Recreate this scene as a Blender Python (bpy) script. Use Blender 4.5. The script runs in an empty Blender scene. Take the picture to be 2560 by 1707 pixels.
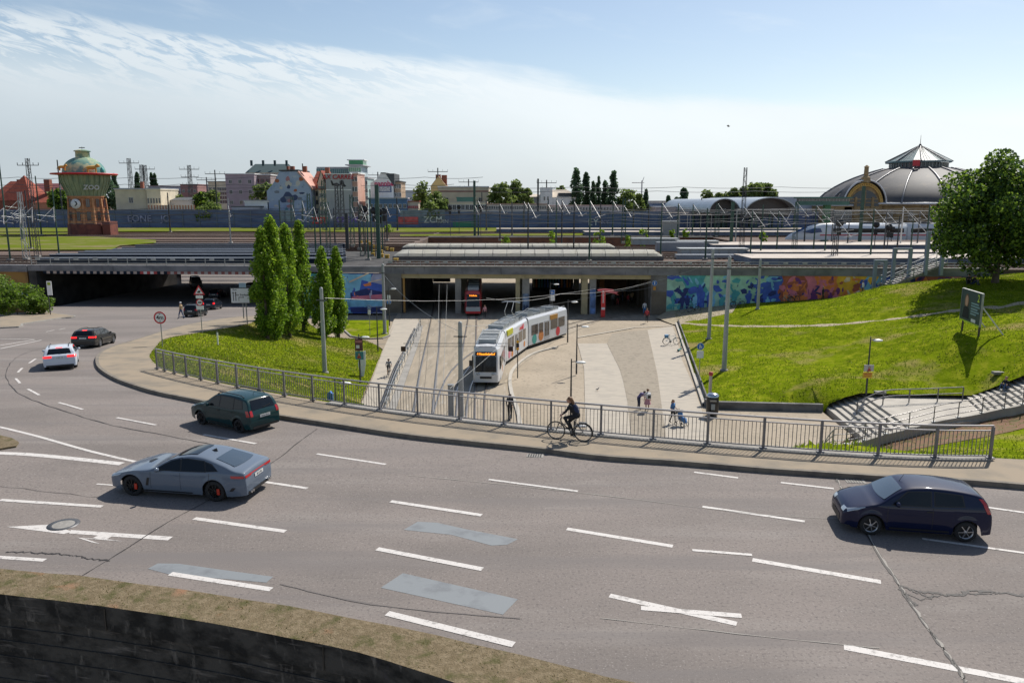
import bpy, bmesh, math, random
import numpy as np
from mathutils import Vector, Matrix
from math import sin, cos, pi, radians, sqrt, exp, log, atan2, floor
S = bpy.context.scene
COL = S.collection
F, CU, CV, CZ = 1920.0, 1280.0, 853.5, 8.3
PITCH = radians(10.3)
cam = bpy.data.cameras.new('camera'); camo = bpy.data.objects.new('camera', cam); COL.objects.link(camo)
camo.location = (0, 0, CZ); camo.rotation_euler = (radians(90) - PITCH, 0, 0)
cam.sensor_width = 36; cam.lens = 36 * F / 2560; cam.clip_end = 9000; cam.clip_start = 0.1
S.camera = camo
SUN_EL = radians(49); SX, SY = 0.60, 0.80
sun = bpy.data.lights.new('sun', 'SUN'); suno = bpy.data.objects.new('sun', sun); COL.objects.link(suno)
sun.energy = 4.6; sun.angle = radians(0.5); sun.color = (1, 0.95, 0.87)
sd = Vector((SX * cos(SUN_EL), SY * cos(SUN_EL), sin(SUN_EL)))
suno.rotation_euler = sd.to_track_quat('Z', 'Y').to_euler()
S.view_settings.view_transform = 'Standard'; S.view_settings.look = 'None'
S.view_settings.exposure = 0.28; S.view_settings.gamma = 1
W = bpy.data.worlds.new('World'); S.world = W; W.use_nodes = True
def build_world():
    nt = W.node_tree; N = nt.nodes; L = nt.links; N.clear()
    out = N.new('ShaderNodeOutputWorld'); bg = N.new('ShaderNodeBackground'); bg.inputs[1].default_value = 0.10
    sky = N.new('ShaderNodeTexSky'); sky.sky_type = 'NISHITA'; sky.sun_disc = False
    sky.sun_elevation = SUN_EL; sky.sun_rotation = atan2(SX, SY); sky.air_density = 1.0; sky.dust_density = 0.6; sky.ozone_density = 1.2
    tc = N.new('ShaderNodeTexCoord'); sp = N.new('ShaderNodeSeparateXYZ')
    nm = N.new('ShaderNodeVectorMath'); nm.operation = 'NORMALIZE'; L.new(tc.outputs['Generated'], nm.inputs[0]); L.new(nm.outputs[0], sp.inputs[0])
    def M(op, a, b=None, c=None, clamp=False):
        n = N.new('ShaderNodeMath'); n.operation = op; n.use_clamp = clamp
        for i, x in enumerate((a, b, c)):
            if x is None: continue
            if isinstance(x, (int, float)): n.inputs[i].default_value = x
            else: L.new(x, n.inputs[i])
        return n.outputs[0]
    az = M('ARCTAN2', sp.outputs[0], sp.outputs[1]); el = M('ARCSINE', sp.outputs[2])
    a01 = M('MULTIPLY_ADD', az, 1 / 1.6, 0.5, True)
    fc = N.new('ShaderNodeFloatCurve'); L.new(a01, fc.inputs[1])
    cv = fc.mapping.curves[0]
    pts = [(-.8, .215), (-.56, .196), (-.3, .186), (-.1, .170), (.013, .158), (.121, .134), (.3, .122), (.45, .108), (.56, .085), (.8, .02)]
    pts = [((a / 1.6 + .5), e * 4) for a, e in pts]
    cv.points[0].location = pts[0]; cv.points[1].location = pts[-1]
    for p in pts[1:-1]: cv.points.new(*p)
    fc.mapping.update()
    edge = M('MULTIPLY', fc.outputs[0], .25)
    def noise(sx, sy, rot, sc, det, rough=.55, off=0, dist=0):
        cb = N.new('ShaderNodeCombineXYZ'); L.new(az, cb.inputs[0]); L.new(el, cb.inputs[1]); cb.inputs[2].default_value = off
        r = N.new('ShaderNodeMapping'); r.inputs['Rotation'].default_value = (0, 0, rot); L.new(cb.outputs[0], r.inputs[0])
        m = N.new('ShaderNodeMapping'); m.inputs['Scale'].default_value = (sx, sy, 1); L.new(r.outputs[0], m.inputs[0])
        n = N.new('ShaderNodeTexNoise'); n.inputs['Scale'].default_value = sc; n.inputs['Detail'].default_value = det; n.inputs['Roughness'].default_value = rough
        n.inputs['Distortion'].default_value = dist
        L.new(m.outputs[0], n.inputs['Vector']); return n.outputs[0]
    n1 = noise(1, 9, radians(8), 3.2, 9, .62, 0, .35)      # long fibres
    n2 = noise(1, 2.2, radians(12), 3.5, 6, .6, 5)
    n3 = noise(1, 4.5, radians(16), 22, 8, .65, 9, .8)       # ripples
    d = M('SUBTRACT', edge, el)
    d = M('ADD', d, M('MULTIPLY', M('SUBTRACT', n1, .5), .055))
    d = M('ADD', d, M('MULTIPLY', M('SUBTRACT', n2, .5), .03))
    mr = N.new('ShaderNodeMapRange'); mr.interpolation_type = 'SMOOTHSTEP'
    L.new(d, mr.inputs[0]); mr.inputs[1].default_value = -.010; mr.inputs[2].default_value = .017
    body = mr.outputs[0]
    lf = N.new('ShaderNodeMapRange'); lf.interpolation_type = 'SMOOTHSTEP'; L.new(az, lf.inputs[0]); lf.inputs[1].default_value = .05; lf.inputs[2].default_value = -.35
    band = N.new('ShaderNodeMapRange'); band.interpolation_type = 'SMOOTHSTEP'; L.new(M('SUBTRACT', edge, el), band.inputs[0])
    band.inputs[1].default_value = .085; band.inputs[2].default_value = .02
    hol = N.new('ShaderNodeMapRange'); hol.interpolation_type = 'SMOOTHSTEP'
    L.new(M('ADD', M('MULTIPLY', n3, .55), M('MULTIPLY', n1, .45)), hol.inputs[0]); hol.inputs[1].default_value = .46; hol.inputs[2].default_value = .55
    thin = M('MULTIPLY', M('MULTIPLY', lf.outputs[0], band.outputs[0]), M('SUBTRACT', 1.0, hol.outputs[0]))
    amt = M('MULTIPLY', body, M('SUBTRACT', 1.0, M('MULTIPLY', thin, .85)))
    ws = N.new('ShaderNodeMapRange'); ws.interpolation_type = 'SMOOTHSTEP'; L.new(noise(1, 5, radians(10), 5, 7, .6, 21, .4), ws.inputs[0]); ws.inputs[1].default_value = .5; ws.inputs[2].default_value = .85
    amt = M('MAXIMUM', amt, M('MULTIPLY', ws.outputs[0], .38))
    fade = N.new('ShaderNodeMapRange'); L.new(el, fade.inputs[0]); fade.inputs[1].default_value = .9; fade.inputs[2].default_value = .35
    amt = M('MULTIPLY', M('MULTIPLY', amt, .88), M('MAXIMUM', fade.outputs[0], .3))
    cr = N.new('ShaderNodeMix'); cr.data_type = 'RGBA'
    gx = N.new('ShaderNodeMapRange'); gx.interpolation_type = 'SMOOTHSTEP'; L.new(az, gx.inputs[0]); gx.inputs[1].default_value = -.55; gx.inputs[2].default_value = .1
    gy = N.new('ShaderNodeMapRange'); gy.interpolation_type = 'SMOOTHSTEP'; L.new(M('SUBTRACT', edge, el), gy.inputs[0]); gy.inputs[1].default_value = .16; gy.inputs[2].default_value = .02
    g = M('MULTIPLY_ADD', gy.outputs[0], .65, M('MULTIPLY', gx.outputs[0], .35))
    g = M('ADD', g, M('MULTIPLY', M('SUBTRACT', n2, .5), .35), None, True)
    L.new(g, cr.inputs[0]); cr.inputs[6].default_value = (4.3, 4.95, 5.5, 1); cr.inputs[7].default_value = (7.6, 8.1, 8.35, 1)
    tint = N.new('ShaderNodeMix'); tint.data_type = 'RGBA'; tint.blend_type = 'MULTIPLY'; tint.inputs[0].default_value = 1
    L.new(sky.outputs[0], tint.inputs[6]); tint.inputs[7].default_value = (1.02, .975, .93, 1)
    mx = N.new('ShaderNodeMix'); mx.data_type = 'RGBA'; L.new(amt, mx.inputs[0]); L.new(tint.outputs[2], mx.inputs[6]); L.new(cr.outputs[2], mx.inputs[7])
    L.new(mx.outputs[2], bg.inputs[0]); L.new(bg.outputs[0], out.inputs[0])
build_world()
sp_, cp_ = sin(PITCH), cos(PITCH)
def ray(u, v):
    a = (u - CU) / F; b = (v - CV) / F
    return Vector((a, cp_ - b * sp_, -sp_ - b * cp_))
def PD(u, v, D): return Vector((0, 0, CZ)) + ray(u, v) * D
def PZ(u, v, z=0.0):
    r = ray(u, v); return Vector((0, 0, CZ)) + r * ((z - CZ) / r.z)
def PY(u, v, Y):
    r = ray(u, v); return Vector((0, 0, CZ)) + r * (Y / r.y)
def PH(u, v, H, off=0.0):
    r = ray(u, v); lo, hi = 5.0, 260.0
    for _ in range(50):
        m = (lo + hi) / 2; p = Vector((0, 0, CZ)) + r * m
        if p.z > H(p.x, p.y) + off: lo = m
        else: hi = m
    return Vector((0, 0, CZ)) + r * lo
def topz(P, v):
    r = ray(CU, v); return CZ + r.z * P.y / r.y
PLZ = -6.2
def Hroad(x, y):
    s = 3.0; t = (min(y, 103.0) - 30) / s
    return -.0743 * s * (log(1 + exp(t)) if t < 30 else t)
class RBF:
    def __init__(self, pts):
        P = np.array([(p[0], p[1]) for p in pts], float); z = np.array([p[2] for p in pts], float); n = len(P)
        A = np.zeros((n + 3, n + 3)); d = np.linalg.norm(P[:, None] - P[None], axis=2)
        A[:n, :n] = d + np.eye(n) * 0.3; A[:n, n] = 1; A[:n, n + 1:] = P; A[n, :n] = 1; A[n + 1:, :n] = P.T
        self.P = P; self.w = np.linalg.solve(A, np.concatenate([z, np.zeros(3)]))
    def __call__(self, x, y):
        n = len(self.P); d = np.hypot(self.P[:, 0] - x, self.P[:, 1] - y)
        return float(d @ self.w[:n] + self.w[n] + self.w[n + 1] * x + self.w[n + 2] * y)
MC = {}
def mat(name, c, rough=.7, metal=0., ns=0., na=0., bump=0., c2=None, spec=.5, coat=0., emit=0., alpha=1., trans=0., det=4, bs=None, stretch=None, subs=0.):
    if name in MC: return MC[name]
    m = bpy.data.materials.new(name); m.use_nodes = True; nt = m.node_tree; b = nt.nodes['Principled BSDF']
    b.inputs['Roughness'].default_value = rough; b.inputs['Metallic'].default_value = metal
    b.inputs['Specular IOR Level'].default_value = spec; b.inputs['Coat Weight'].default_value = coat; b.inputs['Coat Roughness'].default_value = .05
    b.inputs['Base Color'].default_value = (*c, 1); b.inputs['Alpha'].default_value = alpha; b.inputs['Transmission Weight'].default_value = trans
    if emit: b.inputs['Emission Color'].default_value = (*c, 1); b.inputs['Emission Strength'].default_value = emit
    if ns:
        tc = nt.nodes.new('ShaderNodeTexCoord'); n = nt.nodes.new('ShaderNodeTexNoise'); n.inputs['Scale'].default_value = ns; n.inputs['Detail'].default_value = det
        src = tc.outputs['Object']
        if stretch:
            mp = nt.nodes.new('ShaderNodeMapping'); mp.inputs['Scale'].default_value = stretch; nt.links.new(src, mp.inputs[0]); src = mp.outputs[0]
        nt.links.new(src, n.inputs['Vector'])
        r = nt.nodes.new('ShaderNodeValToRGB'); r.color_ramp.elements[0].position = .3; r.color_ramp.elements[1].position = .7
        cc = c2 if c2 else tuple(x * (1 + na) for x in c); c0 = c if c2 else tuple(x * (1 - na) for x in c)
        r.color_ramp.elements[0].color = (*c0, 1); r.color_ramp.elements[1].color = (*cc, 1)
        nt.links.new(n.outputs[0], r.inputs[0]); nt.links.new(r.outputs[0], b.inputs['Base Color'])
        if bump:
            n2 = nt.nodes.new('ShaderNodeTexNoise'); n2.inputs['Scale'].default_value = bs or ns * 4; n2.inputs['Detail'].default_value = 5; nt.links.new(src, n2.inputs['Vector'])
            bp = nt.nodes.new('ShaderNodeBump'); bp.inputs['Strength'].default_value = bump; bp.inputs['Distance'].default_value = .05
            nt.links.new(n2.outputs[0], bp.inputs['Height']); nt.links.new(bp.outputs[0], b.inputs['Normal'])
    MC[name] = m; return m
def mixmat(name, layers, rough=.85, bump=0, bscale=20, bdist=.03, spec=.3):
    """layers: (colour, noise scale, lo, hi, stretch, detail, seed) laid over each other; first entry is the base colour."""
    if name in MC: return MC[name]
    m = bpy.data.materials.new(name); m.use_nodes = True; nt = m.node_tree; b = nt.nodes['Principled BSDF']; N = nt.nodes; L = nt.links
    b.inputs['Roughness'].default_value = rough; b.inputs['Specular IOR Level'].default_value = spec
    tc = N.new('ShaderNodeTexCoord')
    rgb = N.new('ShaderNodeRGB'); rgb.outputs[0].default_value = (*layers[0], 1); cur = rgb.outputs[0]
    for (c, sc, lo, hi, st, det, seed) in layers[1:]:
        mp = N.new('ShaderNodeMapping'); mp.inputs['Scale'].default_value = st; mp.inputs['Location'].default_value = (seed, seed * .7, 0)
        if len(st) > 3: pass
        L.new(tc.outputs['Object'], mp.inputs[0])
        n = N.new('ShaderNodeTexNoise'); n.inputs['Scale'].default_value = sc; n.inputs['Detail'].default_value = det; n.inputs['Roughness'].default_value = .6
        L.new(mp.outputs[0], n.inputs['Vector'])
        mr = N.new('ShaderNodeMapRange'); L.new(n.outputs[0], mr.inputs[0]); mr.inputs[1].default_value = lo; mr.inputs[2].default_value = hi
        mx = N.new('ShaderNodeMix'); mx.data_type = 'RGBA'; L.new(mr.outputs[0], mx.inputs[0]); L.new(cur, mx.inputs[6]); mx.inputs[7].default_value = (*c, 1)
        cur = mx.outputs[2]
    L.new(cur, b.inputs['Base Color'])
    if bump:
        n2 = N.new('ShaderNodeTexNoise'); n2.inputs['Scale'].default_value = bscale; n2.inputs['Detail'].default_value = 6; L.new(tc.outputs['Object'], n2.inputs['Vector'])
        bp = N.new('ShaderNodeBump'); bp.inputs['Strength'].default_value = bump; bp.inputs['Distance'].default_value = bdist
        L.new(n2.outputs[0], bp.inputs['Height']); L.new(bp.outputs[0], b.inputs['Normal'])
    MC[name] = m; return m
I3 = (1, 1, 1)
def leafmat(name, c, c2, sc=1.7, tr=.42):
    if name in MC: return MC[name]
    m = bpy.data.materials.new(name); m.use_nodes = True; nt = m.node_tree; N = nt.nodes; L = nt.links
    b = N['Principled BSDF']; b.inputs['Roughness'].default_value = .55; b.inputs['Specular IOR Level'].default_value = .35
    tc = N.new('ShaderNodeTexCoord'); n = N.new('ShaderNodeTexNoise'); n.inputs['Scale'].default_value = sc; n.inputs['Detail'].default_value = 5; L.new(tc.outputs['Object'], n.inputs['Vector'])
    r = N.new('ShaderNodeValToRGB'); r.color_ramp.elements[0].position = .35; r.color_ramp.elements[1].position = .65
    r.color_ramp.elements[0].color = (*c, 1); r.color_ramp.elements[1].color = (*c2, 1); L.new(n.outputs[0], r.inputs[0]); L.new(r.outputs[0], b.inputs['Base Color'])
    t = N.new('ShaderNodeBsdfTranslucent'); L.new(r.outputs[0], t.inputs[0]); mx = N.new('ShaderNodeMixShader'); mx.inputs[0].default_value = tr
    L.new(b.outputs[0], mx.inputs[1]); L.new(t.outputs[0], mx.inputs[2]); L.new(mx.outputs[0], N['Material Output'].inputs[0])
    MC[name] = m; return m
ASPH = mixmat('asphalt', [(.215, .186, .168), ((.165, .145, .132), .10, .42, .62, (1, 2.2, 1), 6, 1), ((.25, .225, .205), .22, .52, .75, (.5, 2.5, 1), 5, 7),
                        ((.12, .105, .10), 14, .52, .70, I3, 6, 3), ((.36, .33, .31), 22, .58, .76, I3, 5, 9), ((.165, .148, .14), .5, .52, .70, (.10, 1.7, 1), 5, 12)], rough=.85, bump=.4, bscale=40, bdist=.015, spec=.2)
WALK = mixmat('sidewalk_tarmac', [(.28, .225, .16), ((.20, .17, .13), .6, .45, .65, I3, 5, 2), ((.28, .25, .2), 30, .55, .8, I3, 4, 4)], rough=.85, bump=.3, bscale=50, bdist=.01)
CONC = mixmat('concrete', [(.30, .285, .26), ((.2, .19, .175), .8, .4, .7, I3, 7, 3), ((.36, .34, .31), 9, .5, .8, I3, 4, 5)], rough=.85, bump=.2, bscale=14)
CONCD = mixmat('stained_concrete', [(.19, .185, .18), ((.10, .098, .095), .5, .42, .62, (1, 1, 2.2), 7, 3), ((.27, .26, .245), 1.7, .55, .75, (1, 1, .3), 5, 8)], rough=.9, bump=.25, bscale=10)
CONCL = mixmat('pale_concrete', [(.42, .39, .34), ((.33, .305, .265), .9, .45, .7, I3, 6, 3)], rough=.85, bump=.2, bscale=18)
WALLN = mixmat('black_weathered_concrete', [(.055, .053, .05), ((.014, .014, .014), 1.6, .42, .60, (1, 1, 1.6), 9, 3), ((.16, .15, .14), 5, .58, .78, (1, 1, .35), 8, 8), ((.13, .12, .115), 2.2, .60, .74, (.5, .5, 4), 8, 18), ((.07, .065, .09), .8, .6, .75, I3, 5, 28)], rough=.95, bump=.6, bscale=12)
MOSS = mixmat('dry_mossy_verge', [(.145, .11, .062), ((.20, .155, .095), 7, .45, .6, I3, 7, 2), ((.085, .078, .028), 3, .52, .66, I3, 6, 9), ((.08, .065, .035), 18, .55, .7, I3, 5, 15), ((.30, .25, .17), 40, .62, .75, I3, 4, 19), ((.26, .14, .08), 1.1, .62, .75, I3, 5, 33)], rough=.95, bump=.9, bscale=30, bdist=.03)
GRASS = mixmat('meadow_grass', [(.155, .205, .007), ((.095, .135, .005), .5, .40, .60, I3, 6, 2), ((.23, .25, .018), 1.3, .5, .66, I3, 6, 9), ((.27, .215, .085), .16, .55, .68, I3, 7, 17), ((.08, .12, .005), 5, .56, .74, I3, 4, 21), ((.26, .27, .05), 11, .60, .74, I3, 3, 25)], rough=1, bump=.5, bscale=7, bdist=.10, spec=0)
PLAZA = mixmat('cobbled_paving', [(.36, .30, .225), ((.30, .25, .185), .25, .42, .62, I3, 5, 2), ((.20, .17, .13), 3.2, .55, .7, I3, 4, 7), ((.36, .31, .235), 6, .56, .74, I3, 3, 11)], rough=.9, bump=.3, bscale=12)
SLAB = mixmat('pale_slab_paving', [(.41, .365, .30), ((.35, .315, .265), .9, .45, .6, (1, 3, 1), 5, 2), ((.3, .27, .23), 5, .6, .75, (.4, 3, 1), 3, 6)], rough=.9)
TRACKC = mixmat('track_concrete', [(.32, .27, .205), ((.25, .215, .165), .5, .45, .62, (3, .5, 1), 5, 2), ((.38, .34, .28), 2, .58, .7, (2, .3, 1), 4, 6)], rough=.9)
BALL = mixmat('ballast', [(.13, .085, .065), ((.075, .055, .045), .35, .42, .62, (.3, 1.5, 1), 6, 2), ((.2, .15, .12), 4, .52, .72, I3, 6, 4)], rough=.95)
YGRASS = mixmat('yard_grass', [(.125, .155, .022), ((.20, .17, .09), .12, .48, .62, (.6, 2, 1), 6, 2), ((.11, .14, .015), .5, .52, .66, I3, 6, 9)], rough=1, spec=0)
WHITE = mixmat('road_paint', [(.56, .53, .50), ((.33, .31, .29), 6, .54, .66, I3, 7, 3), ((.22, .2, .19), 20, .60, .68, I3, 4, 8)], rough=.7)
STEEL = mat('galvanised_steel', (.30, .31, .31), .45, .6, 3, .15)
STEELD = mat('dark_steel', (.10, .10, .105), .5, .5, 3, .2)
RAILM = mat('rail_steel', (.42, .36, .30), .35, .8)
RUSTR = mat('rusty_rail', (.14, .075, .05), .6, .4)
GLASSD = mat('dark_window_glass', (.02, .025, .03), .08, 0, spec=.8)
BLACK = mat('black_plastic', (.012, .012, .013), .5)
RUBBER = mat('rubber', (.018, .018, .019), .85)
GREENM = mat('green_mast_paint', (.035, .075, .055), .55, .2, 2, .25)
DARKM = mat('dark_mast', (.045, .048, .05), .6, .3)
WIREM = mat('wire', (.10, .105, .11), .5, .5)
CERAM = mat('pale_insulator_strut', (.62, .60, .57), .4)
class MB:
    def __init__(s): s.v = []; s.f = []; s.m = []; s.mats = []; s.sm = []
    def mi(s, m):
        if m not in s.mats: s.mats.append(m)
        return s.mats.index(m)
    def add(s, vs, fs, m, smooth=False):
        o = len(s.v); s.v += [tuple(v) for v in vs]; k = s.mi(m)
        for f in fs: s.f.append(tuple(i + o for i in f)); s.m.append(k); s.sm.append(smooth)
        return s
    def box(s, x0, y0, z0, x1, y1, z1, m):
        v = [(x0, y0, z0), (x1, y0, z0), (x1, y1, z0), (x0, y1, z0), (x0, y0, z1), (x1, y0, z1), (x1, y1, z1), (x0, y1, z1)]
        return s.add(v, [(0, 3, 2, 1), (4, 5, 6, 7), (0, 1, 5, 4), (1, 2, 6, 5), (2, 3, 7, 6), (3, 0, 4, 7)], m)
    def beam(s, p, q, w, h, m, up=(0, 0, 1)):
        p = Vector(p); q = Vector(q); d = (q - p)
        if d.length < 1e-6: return s
        d.normalize(); u = Vector(up)
        if abs(d.dot(u)) > .98: u = Vector((1, 0, 0))
        a = d.cross(u).normalized() * (w / 2); b = a.cross(d).normalized() * (h / 2)
        v = [p - a - b, p + a - b, p + a + b, p - a + b, q - a - b, q + a - b, q + a + b, q - a + b]
        return s.add(v, [(0, 1, 2, 3), (7, 6, 5, 4), (0, 4, 5, 1), (1, 5, 6, 2), (2, 6, 7, 3), (3, 7, 4, 0)], m)
    def tube(s, p, q, r0, r1=None, m=None, n=8, cap=True, smooth=True):
        r1 = r0 if r1 is None else r1; return s.path([p, q], [r0, r1], m, n, cap, smooth)
    def path(s, pts, rs, m, n=8, cap=True, smooth=True):
        pts = [Vector(p) for p in pts]
        if not hasattr(rs, '__len__'): rs = [rs] * len(pts)
        V = []; prev = None
        for i, p in enumerate(pts):
            d = (pts[min(i + 1, len(pts) - 1)] - pts[max(i - 1, 0)])
            if d.length < 1e-7: d = Vector((0, 0, 1))
            d.normalize()
            if prev is None: u = Vector((0, 0, 1)) if abs(d.z) < .9 else Vector((1, 0, 0)); a = d.cross(u).normalized()
            else: a = (prev - d * prev.dot(d)).normalized()
            prev = a; b = d.cross(a)
            for k in range(n): t = 2 * pi * k / n; V.append(p + (a * cos(t) + b * sin(t)) * rs[i])
        fs = []
        for i in range(len(pts) - 1):
            for k in range(n): fs.append((i * n + k, i * n + (k + 1) % n, (i + 1) * n + (k + 1) % n, (i + 1) * n + k))
        s.add(V, fs, m, smooth)
        if cap: s.add(V[:n], [tuple(range(n))[::-1]], m); s.add(V[-n:], [tuple(range(n))], m)
        return s
    def lathe(s, c, prof, m, n=24, axis='z', smooth=True, a0=0, a1=2 * pi):
        c = Vector(c); V = []; full = abs(a1 - a0 - 2 * pi) < 1e-6; k = n if full else n + 1
        for (r, h) in prof:
            for i in range(k):
                t = a0 + (a1 - a0) * i / n; x, y = r * cos(t), r * sin(t)
                V.append(c + (Vector((x, y, h)) if axis == 'z' else Vector((x, h, y)) if axis == 'y' else Vector((h, x, y))))
        fs = []
        for j in range(len(prof) - 1):
            for i in range(n):
                a = j * k + i; b = j * k + (i + 1) % k; fs.append((a, b, b + k, a + k))
        return s.add(V, fs, m, smooth)
    def sph(s, c, r, m, n=10, sc=(1, 1, 1), smooth=True):
        c = Vector(c); V = []; fs = []
        for j in range(n // 2 + 1):
            ph = -pi / 2 + pi * j / (n // 2)
            for i in range(n): t = 2 * pi * i / n; V.append(c + Vector((cos(ph) * cos(t) * r * sc[0], cos(ph) * sin(t) * r * sc[1], sin(ph) * r * sc[2])))
        for j in range(n // 2):
            for i in range(n): fs.append((j * n + i, j * n + (i + 1) % n, (j + 1) * n + (i + 1) % n, (j + 1) * n + i))
        return s.add(V, fs, m, smooth)
    def prism(s, poly, d, m):
        """poly: list of 3D points (planar), extruded by vector d"""
        poly = [Vector(p) for p in poly]; d = Vector(d); n = len(poly)
        V = poly + [p + d for p in poly]
        fs = [tuple(range(n))[::-1], tuple(range(n, 2 * n))] + [(i, (i + 1) % n, n + (i + 1) % n, n + i) for i in range(n)]
        return s.add(V, fs, m)
    def patch(s, fn, nu, nv, m, smooth=True):
        V = [fn(i / nu, j / nv) for j in range(nv + 1) for i in range(nu + 1)]
        fs = [(j * (nu + 1) + i, j * (nu + 1) + i + 1, (j + 1) * (nu + 1) + i + 1, (j + 1) * (nu + 1) + i) for j in range(nv) for i in range(nu)]
        return s.add(V, fs, m, smooth)
    def build(s, name, parent=None, recalc=True):
        me = bpy.data.meshes.new(name); me.from_pydata(s.v, [], s.f)
        for m in s.mats: me.materials.append(m)
        me.polygons.foreach_set('material_index', s.m); me.polygons.foreach_set('use_smooth', s.sm)
        if recalc:
            bm = bmesh.new(); bm.from_mesh(me); bmesh.ops.recalc_face_normals(bm, faces=bm.faces); bm.to_mesh(me); bm.free()
        me.update()
        o = bpy.data.objects.new(name, me); COL.objects.link(o)
        if parent: o.parent = parent
        return o
def tag(o, label=None, cat=None, group=None, kind=None):
    if label: o['label'] = label
    if cat: o['category'] = cat
    if group: o['group'] = group
    if kind: o['kind'] = kind
    return o
def empty(name, loc, rz=0, label=None, cat=None, group=None):
    o = bpy.data.objects.new(name, None); COL.objects.link(o); o.location = loc; o.rotation_euler = (0, 0, rz); o.empty_display_size = .2
    return tag(o, label, cat, group)
def copy_tree(o, parent=None):
    c = o.copy(); COL.objects.link(c); c.parent = parent
    for ch in o.children: copy_tree(ch, c)
    return c
def struct(mb, name):
    return tag(mb.build(name), kind='structure')
def sheet(name, pts, H, off, m, step=None, kind='structure', xy=True, jit=0, mb=None, thick=0):
    """flat polygon (world XY) draped over a height function"""
    bm = bmesh.new(); vs = [bm.verts.new((p[0], p[1], 0)) for p in pts]; bm.faces.new(vs)
    bm.normal_update(); bmesh.ops.triangulate(bm, faces=bm.faces[:], ngon_method='EAR_CLIP')
    if step:
        xs = [p[0] for p in pts]; ys = [p[1] for p in pts]
        def cut(co, no): bmesh.ops.bisect_plane(bm, geom=bm.verts[:] + bm.edges[:] + bm.faces[:], plane_co=co, plane_no=no, dist=1e-5)
        y = floor(min(ys) / step) * step + step
        while y < max(ys): cut((0, y, 0), (0, 1, 0)); y += step
        if xy:
            x = floor(min(xs) / step) * step + step
            while x < max(xs): cut((x, 0, 0), (1, 0, 0)); x += step
    for v in bm.verts: v.co.z = (H(v.co.x, v.co.y) if callable(H) else H) + off
    if thick:
        be = [e for e in bm.edges if len(e.link_faces) == 1]
        r = bmesh.ops.extrude_edge_only(bm, edges=be)
        lo_ = [g for g in r['geom'] if isinstance(g, bmesh.types.BMVert)]
        for v in lo_: v.co.z -= thick
        bmesh.ops.split_edges(bm, edges=[e for e in be if e.is_valid])
    bmesh.ops.recalc_face_normals(bm, faces=bm.faces[:])
    up = sum(f.normal.z * f.calc_area() for f in bm.faces)
    if up < 0: bmesh.ops.reverse_faces(bm, faces=bm.faces[:])
    if mb is not None:
        bm.verts.index_update(); mb.add([v.co.copy() for v in bm.verts], [[v.index for v in f.verts] for f in bm.faces], m); bm.free(); return None
    me = bpy.data.meshes.new(name); bm.to_mesh(me); bm.free(); me.materials.append(m)
    if callable(H):
        for p in me.polygons: p.use_smooth = abs(p.normal.z) > .3
    o = bpy.data.objects.new(name, me); COL.objects.link(o)
    if kind: o['kind'] = kind
    return o
def smooth_line(pts, n=6):
    """Catmull-Rom through the points"""
    P = [Vector(p) for p in pts]; out = []
    for i in range(len(P) - 1):
        p0 = P[max(i - 1, 0)]; p1 = P[i]; p2 = P[i + 1]; p3 = P[min(i + 2, len(P) - 1)]
        for k in range(n):
            t = k / n; out.append(.5 * ((2 * p1) + (p2 - p0) * t + (2 * p0 - 5 * p1 + 4 * p2 - p3) * t * t + (3 * p1 - p0 - 3 * p2 + p3) * t ** 3))
    out.append(P[-1]); return out
def offset_line(pts, d):
    out = []
    for i, p in enumerate(pts):
        a = pts[max(i - 1, 0)]; b = pts[min(i + 1, len(pts) - 1)]; t = Vector((b[0] - a[0], b[1] - a[1])).normalized(); out.append(Vector((p[0] - t.y * d, p[1] + t.x * d, p[2] if len(p) > 2 else 0)))
    return out
def text_mesh(txt, size, m, mb, M4, font_shear=0, depth=.01, bold=0):
    c = bpy.data.curves.new('t', 'FONT'); c.body = txt; c.size = size; c.align_x = 'CENTER'; c.align_y = 'CENTER'; c.extrude = depth; c.shear = font_shear; c.offset = bold; c.resolution_u = 3
    o = bpy.data.objects.new('t', c); COL.objects.link(o); dg = bpy.context.evaluated_depsgraph_get(); dg.update()
    me = bpy.data.meshes.new_from_object(o.evaluated_get(dg)); V = [M4 @ v.co for v in me.vertices]; mb.add(V, [tuple(p.vertices) for p in me.polygons], m)
    bpy.data.objects.remove(o); bpy.data.curves.remove(c); bpy.data.meshes.remove(me)
def face_cam(loc, rz=0):    # text plane upright, readable from -Y
    return Matrix.Translation(loc) @ Matrix.Rotation(rz, 4, 'Z') @ Matrix.Rotation(pi / 2, 4, 'X')
R = random.Random(7)
# ================================================================== GROUND, ROADS, PLAZA
def K(*a): return list(a)
kerb_px = [(2551, 1219.6), (2225, 1200), (2081, 1190.6), (1900, 1178), (1700, 1161), (1500, 1147), (1343, 1127.5), (1200, 1113), (1021, 1093.6), (843, 1067), (700, 1045), (600, 1026), (503, 1007), (408, 988), (354, 973), (305, 956), (272, 939), (252, 923), (246, 908), (248, 896), (258.5, 884), (277.6, 874), (300, 866), (354, 850), (440, 823), (520, 806), (600, 795), (660, 789)]
kerb = [PH(u, v, Hroad) for u, v in kerb_px]
kerb = smooth_line([Vector((70, 5, 0)), Vector((40, 14, 0)), Vector((25, 18.2, 0))] + kerb + [Vector((-32.5, 101, 0)), Vector((-27, 131, 0))], 5)
kerb = [Vector((p.x, p.y, Hroad(p.x, p.y))) for p in kerb]
near_px = [(1524, 1707), (1300, 1650), (1100, 1600), (900, 1561), (727, 1528), (574, 1501), (352, 1471), (191, 1448), (0, 1433)]
near = [Vector((90, -14, 0)), Vector((40, -2.5, 0)), Vector((15, 7.2, 0))] + [PZ(u, v, 0) for u, v in near_px] + [Vector((-40, 18.5, 0)), Vector((-95, 18, 0))]
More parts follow.
